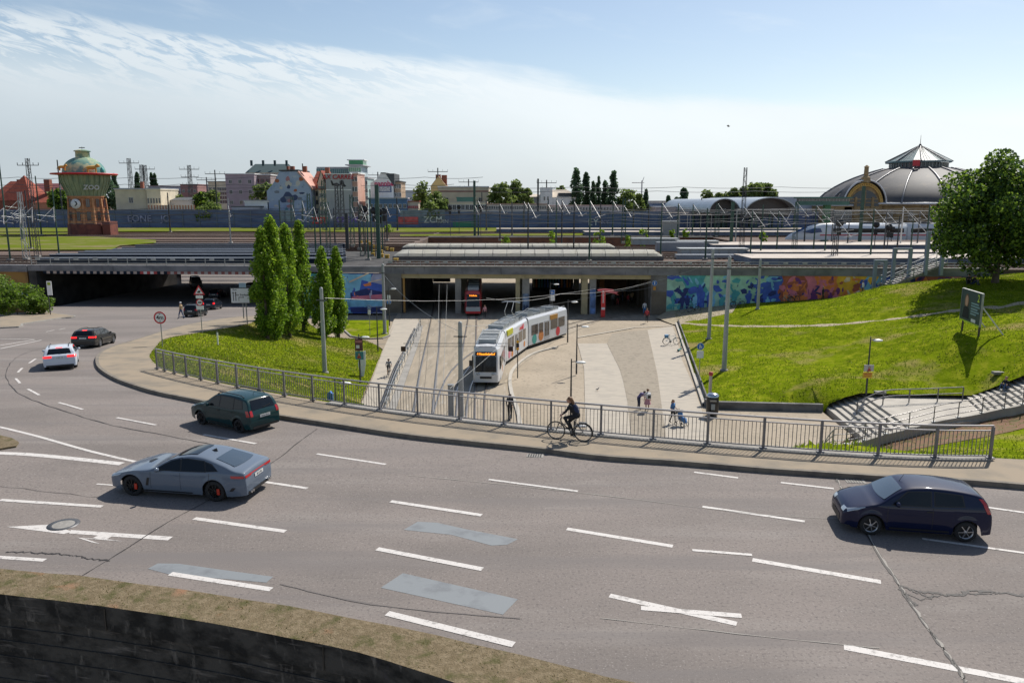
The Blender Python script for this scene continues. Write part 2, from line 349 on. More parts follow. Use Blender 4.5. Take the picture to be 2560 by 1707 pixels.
near2 = [Vector((90, -16, 0)), Vector((40, -4.6, 0)), Vector((20, 3.2, 0)), Vector((10, 7.3, 0)), Vector((4, 9.6, 0))] + [PZ(u, v, 0) for u, v in [(1110, 1707), (900, 1641), (727, 1605), (536, 1568), (268, 1526), (0, 1494)]] + [Vector((-15, 15.9, 0)), Vector((-20, 16.4, 0)), Vector((-40, 17.2, 0)), Vector((-95, 16.6, 0))]
lk_px = [(0, 821), (54, 811.5), (109, 803), (150, 796.5), (185, 792)]
lk = [Vector((-95, 60, 0)), Vector((-62, 66, 0))] + [PH(u, v, Hroad) for u, v in lk_px] + [Vector((-55.5, 90, 0)), Vector((-60.5, 104, 0)), Vector((-56.5, 131, 0))]
lk = smooth_line(lk, 4)
low_end = [Vector((-56.5, 131, 0)), Vector((-70, 175, 0)), Vector((-20, 175, 0)), Vector((-27, 131, 0))]
road_poly = [p for p in near][::-1]                          # west -> east along near edge
road_poly = [(p.x, p.y) for p in near[::-1]] + [(p.x, p.y) for p in kerb] + [(-20, 174), (-75, 174)] + [(p.x, p.y) for p in lk[::-1]]
sheet('road', road_poly, Hroad, 0, ASPH, 3, xy=False, thick=.9)
g = MB()
g.patch(lambda u, v: (-3000 + 6000 * u, -60 + v * 246, -6.6), 6, 3, PLAZA)
g.patch(lambda u, v: (-3000 + 6000 * u, 186, -6.6 + 6.3 * v), 1, 1, CONCD)
g.patch(lambda u, v: (-3000 + 6000 * u, 186 + 4200 * v, -.3), 8, 8, BALL)
struct(g, 'ground')
ob = MB();
for i in range(len(near2) - 1):
    a, b = near2[i], near2[i + 1]
    if a.x > -96: pass
dk = [p for p in kerb if p.y < 34 and p.x > -14]
rw = MB(); n2 = smooth_line(near2, 2); n2 = [p for i, p in enumerate(n2) if i == 0 or (p - n2[i - 1]).length > .05]; cap_d = .08
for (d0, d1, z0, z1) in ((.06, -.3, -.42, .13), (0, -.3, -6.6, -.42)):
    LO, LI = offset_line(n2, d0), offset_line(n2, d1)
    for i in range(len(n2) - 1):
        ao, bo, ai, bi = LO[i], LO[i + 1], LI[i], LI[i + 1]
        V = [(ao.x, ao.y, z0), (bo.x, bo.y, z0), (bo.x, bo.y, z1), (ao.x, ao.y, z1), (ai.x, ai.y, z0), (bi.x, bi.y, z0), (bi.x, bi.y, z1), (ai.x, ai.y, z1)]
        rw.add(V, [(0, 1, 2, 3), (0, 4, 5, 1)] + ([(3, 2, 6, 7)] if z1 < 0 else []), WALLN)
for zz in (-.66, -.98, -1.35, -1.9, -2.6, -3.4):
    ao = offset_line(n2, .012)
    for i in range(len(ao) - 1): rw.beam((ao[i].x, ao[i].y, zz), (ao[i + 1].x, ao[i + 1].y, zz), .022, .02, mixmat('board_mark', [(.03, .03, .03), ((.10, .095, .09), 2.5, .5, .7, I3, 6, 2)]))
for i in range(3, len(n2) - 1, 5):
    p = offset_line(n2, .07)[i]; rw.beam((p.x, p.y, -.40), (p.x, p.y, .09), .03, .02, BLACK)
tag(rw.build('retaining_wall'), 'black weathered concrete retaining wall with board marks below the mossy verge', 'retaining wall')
vp = [(p.x, p.y) for p in near[::-1]] + [(p.x, p.y) for p in offset_line(n2, .05)]
def Hverge(x, y): return .11 + .035 * sin(x * 2.3 + y) * cos(y * 1.9) * .5
sheet('verge', vp, Hverge, 0, MOSS, .8, thick=.03)
def tufts(name, poly, H, n, h0, h1, w, m, seed, label=None, lean=.5, tone=None):
    rr = np.random.RandomState(seed); P = np.array(poly); x0, y0 = P.min(0); x1, y1 = P.max(0)
    pts = []
    while sum(len(q) for q in pts) < n:
        q = rr.rand(n, 2) * (x1 - x0, y1 - y0) + (x0, y0); ins = np.zeros(len(q), bool); j = len(P) - 1
        for i in range(len(P)):
            xi, yi = P[i]; xj, yj = P[j]
            c = ((yi > q[:, 1]) != (yj > q[:, 1])) & (q[:, 0] < (xj - xi) * (q[:, 1] - yi) / (yj - yi + 1e-12) + xi); ins ^= c; j = i
        pts.append(q[ins])
    q = np.concatenate(pts)[:n]; z = H(q) ; a = rr.rand(n) * 2 * pi; h = h0 + (h1 - h0) * rr.rand(n) ** 2; l = rr.randn(n, 2) * lean * h[:, None]
    dx, dy = np.cos(a) * w / 2, np.sin(a) * w / 2
    V = np.empty((n, 3, 3)); V[:, 0] = np.stack([q[:, 0] - dx, q[:, 1] - dy, z - .02], 1); V[:, 1] = np.stack([q[:, 0] + dx, q[:, 1] + dy, z - .02], 1); V[:, 2] = np.stack([q[:, 0] + l[:, 0], q[:, 1] + l[:, 1], z + h], 1)
    me = bpy.data.meshes.new(name); me.vertices.add(3 * n); me.vertices.foreach_set('co', V.ravel()); me.loops.add(3 * n); me.loops.foreach_set('vertex_index', np.arange(3 * n, dtype=np.int32))
    me.polygons.add(n); me.polygons.foreach_set('loop_start', np.arange(0, 3 * n, 3, dtype=np.int32)); me.materials.append(m); me.update(); me.validate()
    o = bpy.data.objects.new(name, me); COL.objects.link(o); o['kind'] = 'stuff'
    if label: o['label'] = label; o['category'] = 'grass'
    return o
GR1 = leafmat('grass_blades', (.11, .165, .006), (.20, .25, .014), .9, .45); GRD = leafmat('dry_moss_blades', (.20, .155, .06), (.12, .13, .03))
tufts('moss', vp, lambda q: np.full(len(q), .10), 26000, .01, .05, .035, GRD, 3, 'dry moss and short weeds growing on the verge above the black wall')
fence_px = [(393, 923), (412, 927), (437, 935), (466, 942.6), (502, 950), (544, 958), (593, 970), (650, 979), (711, 990), (783, 1002), (861, 1013), (948.5, 1028), (1045, 1042), (1147, 1053), (1259, 1063), (1377, 1072), (1500, 1088), (1632, 1103), (1769, 1114), (1910, 1124), (2053, 1136), (2193, 1141), (2330, 1145), (2478, 1150)]
WOFF = .165
fw = [PH(u, v, Hroad, WOFF) for u, v in fence_px]
A = np.array([(p.x, p.y) for p in fw]); tt = np.arange(len(A))
cx = np.polyfit(tt, A[:, 0], 6); cy = np.polyfit(tt, A[:, 1], 6)
def fpt(t):
    x, y = float(np.polyval(cx, t)), float(np.polyval(cy, t)); return Vector((x, y, Hroad(x, y) + WOFF))
fence_line = [fpt(t * .25) for t in range(0, 4 * (len(A) - 1) + 1)]
fo = offset_line(fence_line, .22)   # back edge of the walk (left of direction = away from the road)
back = [PH(u, v, Hroad) for u, v in [(660, 786), (640, 803), (612, 815), (503, 834), (416, 850), (390, 871), (374, 894), (384, 912)]]
walk_poly = [(p.x, p.y) for p in kerb if not (p.y > 96)] + [(p.x, p.y) for p in smooth_line(back, 4)] + [(p.x, p.y) for p in fo] + [(25, 22.3), (40, 18.5), (70, 9.5)]
sheet('sidewalk', walk_poly, Hroad, .16, WALK, 3, xy=False, thick=.24)
ks = [p for p in kerb if p.y < 96]
def strip(line, d0, d1, H, off, name=None, m=None, mb=None, thick=0):
    a = offset_line(line, d0); b = offset_line(line, d1); V = []; fs = []
    for i in range(len(line)):
        V.append((a[i].x, a[i].y, H(a[i].x, a[i].y) + off if callable(H) else H + off)); V.append((b[i].x, b[i].y, H(b[i].x, b[i].y) + off if callable(H) else H + off))
    for i in range(len(line) - 1): fs.append((2 * i, 2 * i + 1, 2 * i + 3, 2 * i + 2))
    if thick:
        n = len(V); V += [(v[0], v[1], v[2] - thick) for v in V]
        for i in range(len(line) - 1): fs += [(2 * i, 2 * i + 2, n + 2 * i + 2, n + 2 * i), (2 * i + 1, n + 2 * i + 1, n + 2 * i + 3, 2 * i + 3)]
    mb.add(V, fs, m); return mb
kb = MB(); strip(ks, -.03, .14, Hroad, .166, mb=kb, m=mixmat('kerb_stone', [(.20, .175, .14), ((.13, .115, .1), 2, .45, .65, I3, 5, 3)]), thick=.2);
struct(kb, 'kerb')
kb = MB(); strip(lk[:-6], .0, -.16, Hroad, .12, mb=kb, m=CONC, thick=.12)
lw = [(p.x, p.y) for p in lk[:-6]] + [(-62.5, 100)] + [(p.x, p.y) for p in [PH(72, 771, Hroad), PH(65, 786, Hroad), PH(0, 795, Hroad)]] + [(-70, 78), (-95, 73)]
sheet('pavement', lw, Hroad, .11, WALK, 4, xy=False, thick=.2); struct(kb, 'kerb_strip')
eb = MB(); bl = [p for p in fence_line if p.x > -8]
strip(bl, -.16, .30, Hroad, .22, mb=eb, m=CONC, thick=.9)
struct(eb, 'bridge_edge_beam')
ab = MB(); ab.box(-9.2, 17, -6.6, -7.2, 31, -.9, CONCD); ab.box(11.2, 9.5, -6.6, 13.2, 24.5, -.9, CONCD)
struct(ab, 'overpass_abutment')
PZl = lambda pts, z=PLZ: [tuple(PZ(u, v, z))[:2] for u, v in pts]
plaza_edge_l = [(985, 795), (955, 873), (930, 943), (899, 1010)]
pl = PZl([(899, 1012), (928, 943), (955, 873), (975, 815)]) + [(-17, 130), (45, 130)] + PZl([(1689, 776), (1693, 808), (1761, 1012), (1785, 1019), (2057, 1026)]) + [(21.6, 46.9), (18.9, 44), (13, 24), (13, 5), (-8, 5), (-8, 40)]
sheet('plaza', pl, PLZ, -.1, PLAZA, None, thick=.3)
sheet('tram_roadway', PZl([(1000, 800), (1010, 740), (1190, 740), (1400, 772), (1700, 760), (1690, 795), (1500, 800), (1400, 842), (1310, 905), (1260, 950), (1290, 1050), (1310, 1130), (960, 1130), (985, 1010), (1030, 900)]), PLZ, -.075, TRACKC)
sheet('cycle_path', PZl([(985, 797), (1045, 797), (1052, 845), (990, 1000), (960, 1100), (860, 1100), (903, 1010), (932, 943), (958, 873)]), PLZ, -.05, SLAB)
def conv4(pts, s=3.409, ox=1400, oy=640): return [(ox + x / s, oy + y / s) for x, y in pts]
sheet('paving_strip', PZl(conv4([(150, 740), (400, 740), (435, 800), (470, 880), (510, 960), (540, 1060), (575, 1230), (625, 1720), (225, 1720), (212, 1230), (205, 950), (180, 850)])), PLZ, -.05, SLAB)
sheet('paving_strip', PZl(conv4([(745, 625), (960, 595), (985, 660), (1040, 880), (1130, 1080), (1200, 1280), (1340, 1720), (930, 1720), (865, 1260), (830, 1000), (785, 800)])), PLZ, -.05, SLAB)
sheet('cobbled_band', PZl(conv4([(440, 660), (745, 625), (785, 800), (830, 1000), (865, 1260), (930, 1720), (625, 1720), (575, 1230), (540, 1060), (510, 960), (470, 880), (400, 740)])), PLZ, -.03,
      mixmat('rough_cobbles', [(.29, .25, .195), ((.215, .185, .145), 2.5, .5, .66, I3, 3, 2), ((.31, .27, .21), 4.5, .55, .7, I3, 3, 7)], rough=.95, bump=.5, bscale=8))
pk = MB()
strip([PZ(u, v, PLZ) for u, v in conv4([(150, 690), (440, 640), (640, 605), (960, 590)])], -.12, .12, PLZ, -.015, mb=pk, m=CONCL)
strip(smooth_line([PZ(u, v, PLZ) for u, v in [(1393, 866), (1340, 880), (1305, 900), (1281, 925), (1275, 950), (1280, 985), (1293, 1020), (1300, 1060)]], 4), -.14, .14, PLZ, .02, mb=pk, m=CONCL, thick=.13)
strip([PZ(u, v, PLZ) for u, v in [(1052, 815), (1040, 860), (1020, 915), (998, 975), (978, 1030)]], -.3, .25, PLZ, .06, mb=pk, m=CONC, thick=.2)
struct(pk, 'plaza_kerb')
KE = [PZ(u, v, PLZ) for u, v in [(1690, 806), (1761, 1012)]]
pk = MB(); strip(KE, -.15, .20, PLZ, .10, mb=pk, m=CONCL, thick=.25); strip(KE, .2, .3, PLZ, .42, mb=pk, m=CONCD, thick=.5)
strip([PZ(u, v, PLZ) for u, v in [(1761, 1012), (1785, 1019), (2057, 1026)]], -.05, .25, PLZ, .45, mb=pk, m=CONCD, thick=.6); struct(pk, 'lawn_kerb')
rl = MB()
def rail(px, w=.09, mb=rl):
    L = smooth_line([PZ(u, v, PLZ) for u, v in px], 5)
    strip(L, -w / 2, w / 2, PLZ, -.02, mb=mb, m=RAILM); strip(L, -w * 1.4, -w / 2, PLZ, -.03, mb=mb, m=STEELD)
for off in (0, 1):
    rail([(1090 + off * 17, 742), (1080 + off * 22, 790), (1066 + off * 33, 860), (1049 + off * 42, 940), (1030 + off * 50, 1060)])
    rail([(1178 + off * 15, 742), (1172 + off * 20, 790), (1160 + off * 31, 860), (1150 + off * 40, 940), (1140 + off * 48, 1060)])
    rail([(1700, 768 + off * 6), (1560, 780 + off * 7), (1440, 805 + off * 10), (1370, 828 + off * 14), (1290 + off * 8, 865 + off * 14), (1215 + off * 22, 915 + off * 14), (1178 + off * 38, 963 + off * 6), (1165 + off * 46, 1060)])
    rail([(1700, 752 + off * 4), (1560, 764 + off * 5), (1440, 782 + off * 6), (1330, 806 + off * 9), (1230 + off * 6, 850 + off * 9), (1130 + off * 30, 925 + off * 10), (1075 + off * 44, 1060)])
struct(rl, 'tram_rails')
Hf = lambda p: Vector((p.x, p.y, Hroad(p.x, p.y) + .10))
mp = [Hf(p) for p in fo[::4] if p.x < -8.5] + [Hf(p) for p in smooth_line(back, 2)]
ctl = mp + [PZ(u, v, PLZ + .02) for u, v in [(899, 1008), (928, 943), (955, 875), (985, 797), (974, 843), (848, 845), (905, 846), (865, 801), (965, 803), (850, 828)]] + [
    PZ(697, 846, -4.2), PZ(757, 828, -4.9), PZ(812, 850, -5.6), PZ(846, 845, -6.0), PZ(650, 930, -3.0), PZ(560, 900, -1.9), PZ(820, 985, -4.6), PZ(760, 940, -4.4), PZ(840, 900, -5.7), Vector((-8, 33, -1.2)), Vector((-8.2, 45, -4.6)), Vector((-33, 100, -5.6)), Vector((-20, 99, -6.1))]
Hm = RBF(ctl)
mound = [(p.x, p.y) for p in fo if p.x < -8.5] + [(-8, 32), (-8.2, 45)] + PZl([(899, 1010), (928, 943), (955, 877), (946, 866), (915, 853), (888, 848), (848, 847), (820, 852), (800, 856), (800, 840), (835, 826), (862, 822), (870, 802), (905, 799), (972, 801), (965, 838), (990, 797)][:10]) + [(-30.5, 99)] + [(p.x, p.y) for p in smooth_line(back, 4)]
mo = sheet('grass_slope', mound, Hm, 0, GRASS, 1.5)
isl = PZl([(866, 801), (972, 801), (972, 838), (955, 845), (915, 846), (880, 840), (862, 824)]); sheet('grass_island', isl, PLZ + .03, 0, GRASS, 3)
ik = MB(); strip([PZ(u, v, PLZ) for u, v in [(862, 815), (863, 826), (880, 841), (915, 847), (955, 846), (972, 839)]], 0, -.2, PLZ, .10, mb=ik, m=CONC, thick=.12); struct(ik, 'island_kerb')
sheet('footpath', PZl([(800, 838), (835, 824), (862, 820), (866, 801), (760, 795), (760, 840)]) , PLZ, -.02, WALK)
sheet('footpath', PZl([(800, 856), (820, 851), (848, 846), (888, 847), (915, 852), (946, 865), (958, 873), (985, 812), (972, 838), (955, 846), (915, 848), (880, 842), (862, 826)]), PLZ, -.03, WALK)
hc = [PZ(u, v, PLZ + .05) for u, v in [(1693, 808), (1715, 870), (1740, 945), (1761, 1010), (1785, 1017), (1900, 1019), (2057, 1022)]] + [
    PZ(2061, 1011, -5.9), PZ(2151, 986, -4.95), PZ(2300, 985, -4.9), PZ(2429, 983, -4.8), PZ(2560, 934, -3.1), PZ(1772, 847, -5.55), PZ(1810, 925, -5.7), PZ(1894, 773, -4.6), PZ(2487, 708, .15), PZ(2560, 699, .35), PZ(2427, 840, -1.8),
    PZ(1689, 778, -5.6), PZ(2057, 752, -3.6), PZ(2210, 714, -1.2), PZ(2350, 700, -.1), PZ(2420, 697, .3), PZ(2100, 900, -4.8), PZ(2300, 890, -3.4), PZ(1950, 880, -5.0), PZ(2200, 800, -2.9),
    Vector((42, 52, -1.5)), Vector((60, 55, -.8)), Vector((90, 60, .3)), Vector((90, 95, .3)), Vector((62, 93, -.2)), Vector((51, 96, -2.5)), Vector((46, 96.8, -3.3)), Vector((42.5, 96.8, -3.6)), Vector((37.5, 97, -4.1)), Vector((30, 97.5, -4.6)), Vector((21, 97.5, -5.6))]
Hh = RBF(hc)
hill_xy = PZl([(1693, 808), (1761, 1012), (1785, 1019), (2057, 1024)]) + [tuple(PZ(2061, 1013, -5.9))[:2], tuple(PZ(2151, 987, -5))[:2], tuple(PZ(2429, 985, -4.8))[:2], tuple(PZ(2560, 936, -3.1))[:2], (42, 52.5), (95, 58), (95, 97.5), (60, 97.3), (42, 98.3), (30, 99), (20.9, 99.4)]
ho = sheet('hill', hill_xy, Hh, 0, GRASS, 2.5)
sheet('paving_wedge', PZl([(1640, 790), (1700, 771), (1760, 768), (1850, 775), (1830, 800), (1693, 808)], -5.9), lambda x, y: max(Hh(x, y), PLZ - .05), .02, mixmat('sandy_gravel', [(.36, .30, .21), ((.28, .235, .16), 2, .45, .6, I3, 5, 2)]), 1.5)
pp = [(1700, 806), (1760, 812), (1850, 815), (1940, 815.5), (2083, 812), (2190, 802), (2279, 792), (2404, 774), (2480, 766), (2560, 757)]
pc = smooth_line([PH(u, v, Hh) for u, v in pp] + [Vector((75, 78, 0))], 5)
dm = MB(); V = []; fs = []
for i, p in enumerate(pc):
    w = .55 + .18 * sin(i * 1.7) + .1 * sin(i * 4.1)
    t = (pc[min(i + 1, len(pc) - 1)] - pc[max(i - 1, 0)]); t.z = 0; t.normalize(); nx = Vector((-t.y, t.x, 0))
    for k in (-1, -.4, .4, 1): q = p + nx * w * k; V.append((q.x, q.y, Hh(q.x, q.y) + (.03 if abs(k) < 1 else -.02)))
for i in range(len(pc) - 1):
    for k in range(3): fs.append((4 * i + k, 4 * i + k + 1, 4 * i + k + 5, 4 * i + k + 4))
dm.add(V, fs, mixmat('dirt', [(.33, .27, .18), ((.42, .35, .25), 3, .5, .7, I3, 5, 3), ((.14, .13, .05), 1.5, .58, .7, I3, 5, 8)]), True); struct(dm, 'dirt_path')
FWP = []
for (u, v, D_) in [(2062, 1119, 46), (2090, 1117, 46), (2140, 1112, 46), (2204, 1093, 46), (2276, 1076, 46.5), (2354, 1056, 47.3), (2429, 1043, 48), (2500, 1027, 48), (2560, 1015, 47.5)]: FWP.append(PD(u, v, D_))
FWP += [Vector((36, 46.6, -3.0)), Vector((42, 47.2, -1.4)), Vector((48, 47.5, 0))]
ec = [PH(u, v, Hroad, .05) for u, v in [(2150, 1134), (2300, 1144), (2478, 1150), (2560, 1156)]] + [Vector((30, 21.3, 0)), Vector((60, 14, 0)), Vector((11.7, 26, 0)), Vector((13.2, 30, -2.0)), Vector((18.3, 44, -6.15)), Vector((24, 36, -3.6)), Vector((33, 35, -2.6))] + [Vector((p.x, p.y - .3, p.z - .45)) for p in FWP]
He = RBF(ec)
emb = [(9.9, 26.3), (13.2, 32), (17.6, 43.8)] + [(p.x, p.y + .1) for p in FWP] + [(70, 49), (75, 8), (40, 18.6), (25, 22.4)] + [(p.x, p.y) for p in fo[::-1] if p.x > 10.2]
eo = sheet('embankment', emb, He, 0, GRASS, 1.6)
RED = mixmat('red_earth', [(.17, .085, .045), ((.10, .09, .02), 2, .45, .62, I3, 6, 3), ((.22, .12, .07), 4, .55, .7, I3, 4, 6)])
rp = [(p.x, p.y - .02) for p in FWP[3:10]] + [(36, 44.2), (31, 43.2), (27, 42.2), (22.5, 41.8), (20.5, 43)]
sheet('bare_earth', rp, He, .035, RED, 1.2)
GR2 = leafmat('dry_grass_blades', (.36, .29, .10), (.20, .24, .02), .28)
def vH(H):
    P, w = H.P, H.w; n = len(P)
    def f(q):
        out = np.empty(len(q))
        for i in range(0, len(q), 20000):
            s = q[i:i + 20000]; d = np.hypot(s[:, None, 0] - P[None, :, 0], s[:, None, 1] - P[None, :, 1]); out[i:i + 20000] = d @ w[:n] + w[n] + s @ w[n + 1:]
        return out
    return f
tufts('meadow_grass', mound, vH(Hm), 60000, .03, .15, .08, GR1, 5, 'rough meadow grass on the mound around the poplars')
tufts('meadow_grass', hill_xy, vH(Hh), 100000, .03, .13, .10, GR1, 6, 'meadow grass covering the hill beside the plaza')
tufts('dry_grass', mound, vH(Hm), 16000, .03, .14, .08, GR2, 15, 'straw coloured dry grass mixed into the mound'); tufts('dry_grass', hill_xy, vH(Hh), 12000, .03, .12, .10, GR2, 16, 'straw coloured dry grass mixed into the hill meadow')
tufts('meadow_grass', emb, vH(He), 30000, .04, .16, .07, GR1, 8, 'short grass on the embankment behind the railing end')
rm = MB()
def dash(a, b, w=.15, H=Hroad, off=.006, m=WHITE, mb=None, n=5):
    p = PH(*a, H); q = PH(*b, H); d = (q - p); d.z = 0; d.normalize(); nx = Vector((-d.y, d.x, 0)) * w / 2; V = []; fs = []
    for i in range(n + 1):
        c = p.lerp(q, i / n)
        for s in (-1, 1): e = c + nx * s; V.append((e.x, e.y, H(e.x, e.y) + off))
    for i in range(n): fs.append((2 * i, 2 * i + 1, 2 * i + 3, 2 * i + 2))
    (mb or rm).add(V, fs, m)
s8 = 1.0886
dl = [((727, 1042), (886, 1066), .12), ((1122, 1101), (1327, 1128), .12), ((1594, 1084), (1695, 1097), .12), ((1793, 1108), (1915, 1122), .12), ((1613, 1163), (1848, 1197), .13), ((2268, 1165), (2360, 1178), .12),
      ((606, 1106), (706, 1121), .14), ((897, 1151), (1106, 1183), .17), ((1302, 1214), (1545, 1254), .17), ((1590, 1263), (1727, 1274), .12), ((1728, 1285), (2023, 1336), .19), ((2118, 1237), (2370, 1272), .11),
      ((446, 1190), (656, 1220), .17), ((866, 1260), (1108, 1307), .18), ((1400, 1367), (1692, 1432), .17), ((1472, 1396), (1703, 1414), .17), ((391, 1317), (623, 1353), .17), ((889, 1408), (1180, 1480), .19), ((1938, 1485), (2360, 1566), .20),
      ((0, 1148), (235, 1163), .16), ((-20, 1278), (103, 1286), .15), ((268, 959), (358, 976), .12), ((135, 924), (190, 940), .12), ((467, 998), (588, 1019), .13),
      ((64, 893), (90, 907), .12), ((36, 869), (46, 880), .12), ((41, 855), (51, 845), .12), ((67, 834), (82, 824), .12), ((110, 828 - 0), (112, 827), .05),
      ((0, 778), (78, 779), .15), ((0, 793), (80, 780), .15), ((0, 801), (95, 781), .15), ((292, 814), (310, 811), .12), ((354, 782), (382, 773), .12), ((395, 768), (420, 762), .12), ((433, 757), (456, 748), .12), ((106, 762), (125, 758), .1), ((135, 757), (150, 754), .1), ((222, 1111), (262, 1114), .08)]
for k_, (a, b, w) in enumerate(dl): dash((a[0] * s8, a[1] * s8), (b[0] * s8, b[1] * s8), w, off=.006 + .003 * (k_ % 2))
def pline(pts, w, n=4, m=WHITE, mb=None, off=.006, H=Hroad):
    L = smooth_line([PH(u * s8, v * s8, H) for u, v in pts], n); strip(L, -w / 2, w / 2, H, off, mb=mb or rm, m=m)
pline([(-20, 976), (80, 1000), (200, 1034), (310, 1060)], .14)
pline([(-20, 1040), (60, 1043), (160, 1052), (280, 1065)], .28)
def poly(pts, m=WHITE, off=.006, mb=None, s=3.016, ox=0, oy=940, H=Hroad):
    P = [PH(ox + x / s, oy + y / s, H) for x, y in pts]; (mb or rm).add([(p.x, p.y, p.z + off) for p in P], [tuple(range(len(P)))], m)
poly([(50, 1136), (480, 1190), (545, 1172), (390, 1118)]); poly([(535, 1160), (1305, 1210), (1265, 1238), (520, 1186)]); poly([(770, 1186), (870, 1192), (800, 1232), (700, 1220)]); poly([(560, 1217), (935, 1246), (800, 1228)])
poly([(580, 1217), (640, 1225), (760, 1265), (690, 1252)])
struct(rm, 'road_markings')
rp_ = MB()
PATCH = mixmat('blue_grey_patch', [(.19, .205, .215), ((.15, .16, .17), 1.5, .5, .65, I3, 5, 3), ((.26, .27, .27), 30, .6, .8, I3, 4, 4)], rough=.75, spec=.5); TAR = mat('tar_seam', (.035, .03, .028), .7); DUSTY = mat('worn_stone_joint', (.30, .28, .25), .9)
def s_(pts, s, ox, oy): return [(ox + x / s, oy + y / s) for x, y in pts]
def gpoly(px, m, off, mb): P = [PH(u, v, Hroad) for u, v in px]; mb.add([(p.x, p.y, p.z + off) for p in P], [tuple(range(len(P)))], m)
gpoly(s_([(865, 795), (965, 738), (1100, 745), (1300, 790), (1665, 860), (1590, 900), (1480, 905), (1200, 830)], 2.8, 700, 1040), PATCH, .004, rp_)
gpoly(s_([(705, 1200), (860, 1098), (1665, 1280), (1560, 1388)], 2.8, 700, 1040), PATCH, .004, rp_)
gpoly(s_([(965, 160), (1030, 125), (1170, 127), (1440, 165), (1785, 212), (1740, 250), (1100, 195)], 2.613, 0, 1360), PATCH, .004, rp_)
struct(rp_, 'asphalt_patches')
cr_ = MB()
def crack(pts, w, m=TAR, jit=.05, n=7, seed=1, off=.009):
    rr = random.Random(seed); L = smooth_line([PH(u, v, Hroad) for u, v in pts], n)
    L = [Vector((p.x + rr.uniform(-jit, jit), p.y + rr.uniform(-jit, jit), 0)) for p in L]; V = []; fs = []
    for i, p in enumerate(L):
        t = (L[min(i + 1, len(L) - 1)] - L[max(i - 1, 0)]).normalized(); ww = w * rr.uniform(.3, 1.2) / 2
        for s in (-1, 1): V.append((p.x - t.y * ww * s, p.y + t.x * ww * s, Hroad(p.x, p.y) + off))
    for i in range(len(L) - 1): fs.append((2 * i, 2 * i + 1, 2 * i + 3, 2 * i + 2))
    cr_.add(V, fs, m)
crack([(793, 1072), (740, 1110), (690, 1150), (540, 1240), (420, 1305), (310, 1375), (192, 1447)], .035, jit=.004)
crack([(2090, 1196), (2104, 1222), (2190, 1375), (2240, 1450), (2300, 1545), (2380, 1650), (2415, 1707)], .10, seed=3, jit=.02)
crack([(2092, 1196), (2106, 1222), (2192, 1375), (2242, 1450), (2302, 1545), (2382, 1650), (2417, 1707)], .05, DUSTY, seed=4, jit=.03)
crack([(2250, 1465), (2300, 1478), (2380, 1487), (2440, 1478), (2560, 1488)], .09, seed=5, n=12); crack([(2270, 1470), (2320, 1490), (2420, 1484), (2500, 1482)], .05, seed=15, n=12)
crack([(2250, 1466), (2275, 1500), (2290, 1512)], .07, seed=6); crack([(2262, 1480), (2300, 1500), (2340, 1492)], .03, seed=26, n=9)
crack([(20, 1378), (100, 1382), (150, 1385), (200, 1392), (275, 1403)], .06, seed=7, n=12)
crack([(160, 865), (90, 875), (40, 895), (15, 930), (28, 965), (70, 995), (170, 1030), (270, 1060), (380, 1082), (530, 1110)], .04, seed=8, jit=.03)
crack([(1020, 1188), (1200, 1205), (1480, 1235), (1900, 1285), (2200, 1300)], .03, DUSTY, seed=9, jit=.01); crack([(0, 1545 - 330), (240, 1243)], .02, seed=10)
crack([(700, 1460), (900, 1505), (1100, 1530), (1300, 1545)], .05, mat('faint_tar', (.12, .105, .098), .8), seed=19, jit=.01); crack([(1500, 1545), (1900, 1590), (2200, 1620)], .03, DUSTY, seed=20, jit=.01)
struct(cr_, 'asphalt_cracks')
mh = empty('manhole_cover', PH(159, 1311, Hroad), 0, 'round manhole cover with a dark metal ring beside the painted turn arrow', 'manhole cover')
m_ = MB(); m_.lathe((0, 0, .012), [(.27, 0), (.39, 0), (.39, -.05)], STEELD, 32); m_.build('ring', mh)
m_ = MB(); m_.lathe((0, 0, .010), [(.0, 0), (.27, 0)], CONC, 32); m_.build('lid', mh)
for k, (u, v, lab) in enumerate([(1338, 1139, 'slotted gutter drain below the cyclist at the kerb'), (2138, 1203, 'slotted gutter drain at the kerb above the dark blue hatchback')]):
    p = PH(u, v, Hroad); d = empty('gutter_drain', p, radians(-8), lab, 'drain', 'drains along the kerb')
    m_ = MB(); m_.box(-.28, -.17, 0, .28, .17, .012, CONC); m_.build('frame', d)
    m_ = MB()
    for i in range(6): m_.box(-.23 + i * .08, -.15, .012, -.195 + i * .08, .15, .016, BLACK)
    m_.build('grate', d)
sheet('traffic_island', [tuple(PH(u, v, Hroad))[:2] for u, v in [(-260, 1080), (0, 1091), (30, 1098), (47, 1108), (40, 1118), (0, 1125), (-260, 1130)]], Hroad, .06, MOSS, 1.5, thick=.1)
def reps(par, name, mesh, locs, rots=None):
    o = None
    for i, l in enumerate(locs):
        if o is None: o = mesh.build(name, par); c = o
        else: c = o.copy(); COL.objects.link(c)
        c.parent = par; c.location = l
        if rots: c.rotation_euler = (0, 0, rots[i])
    return o
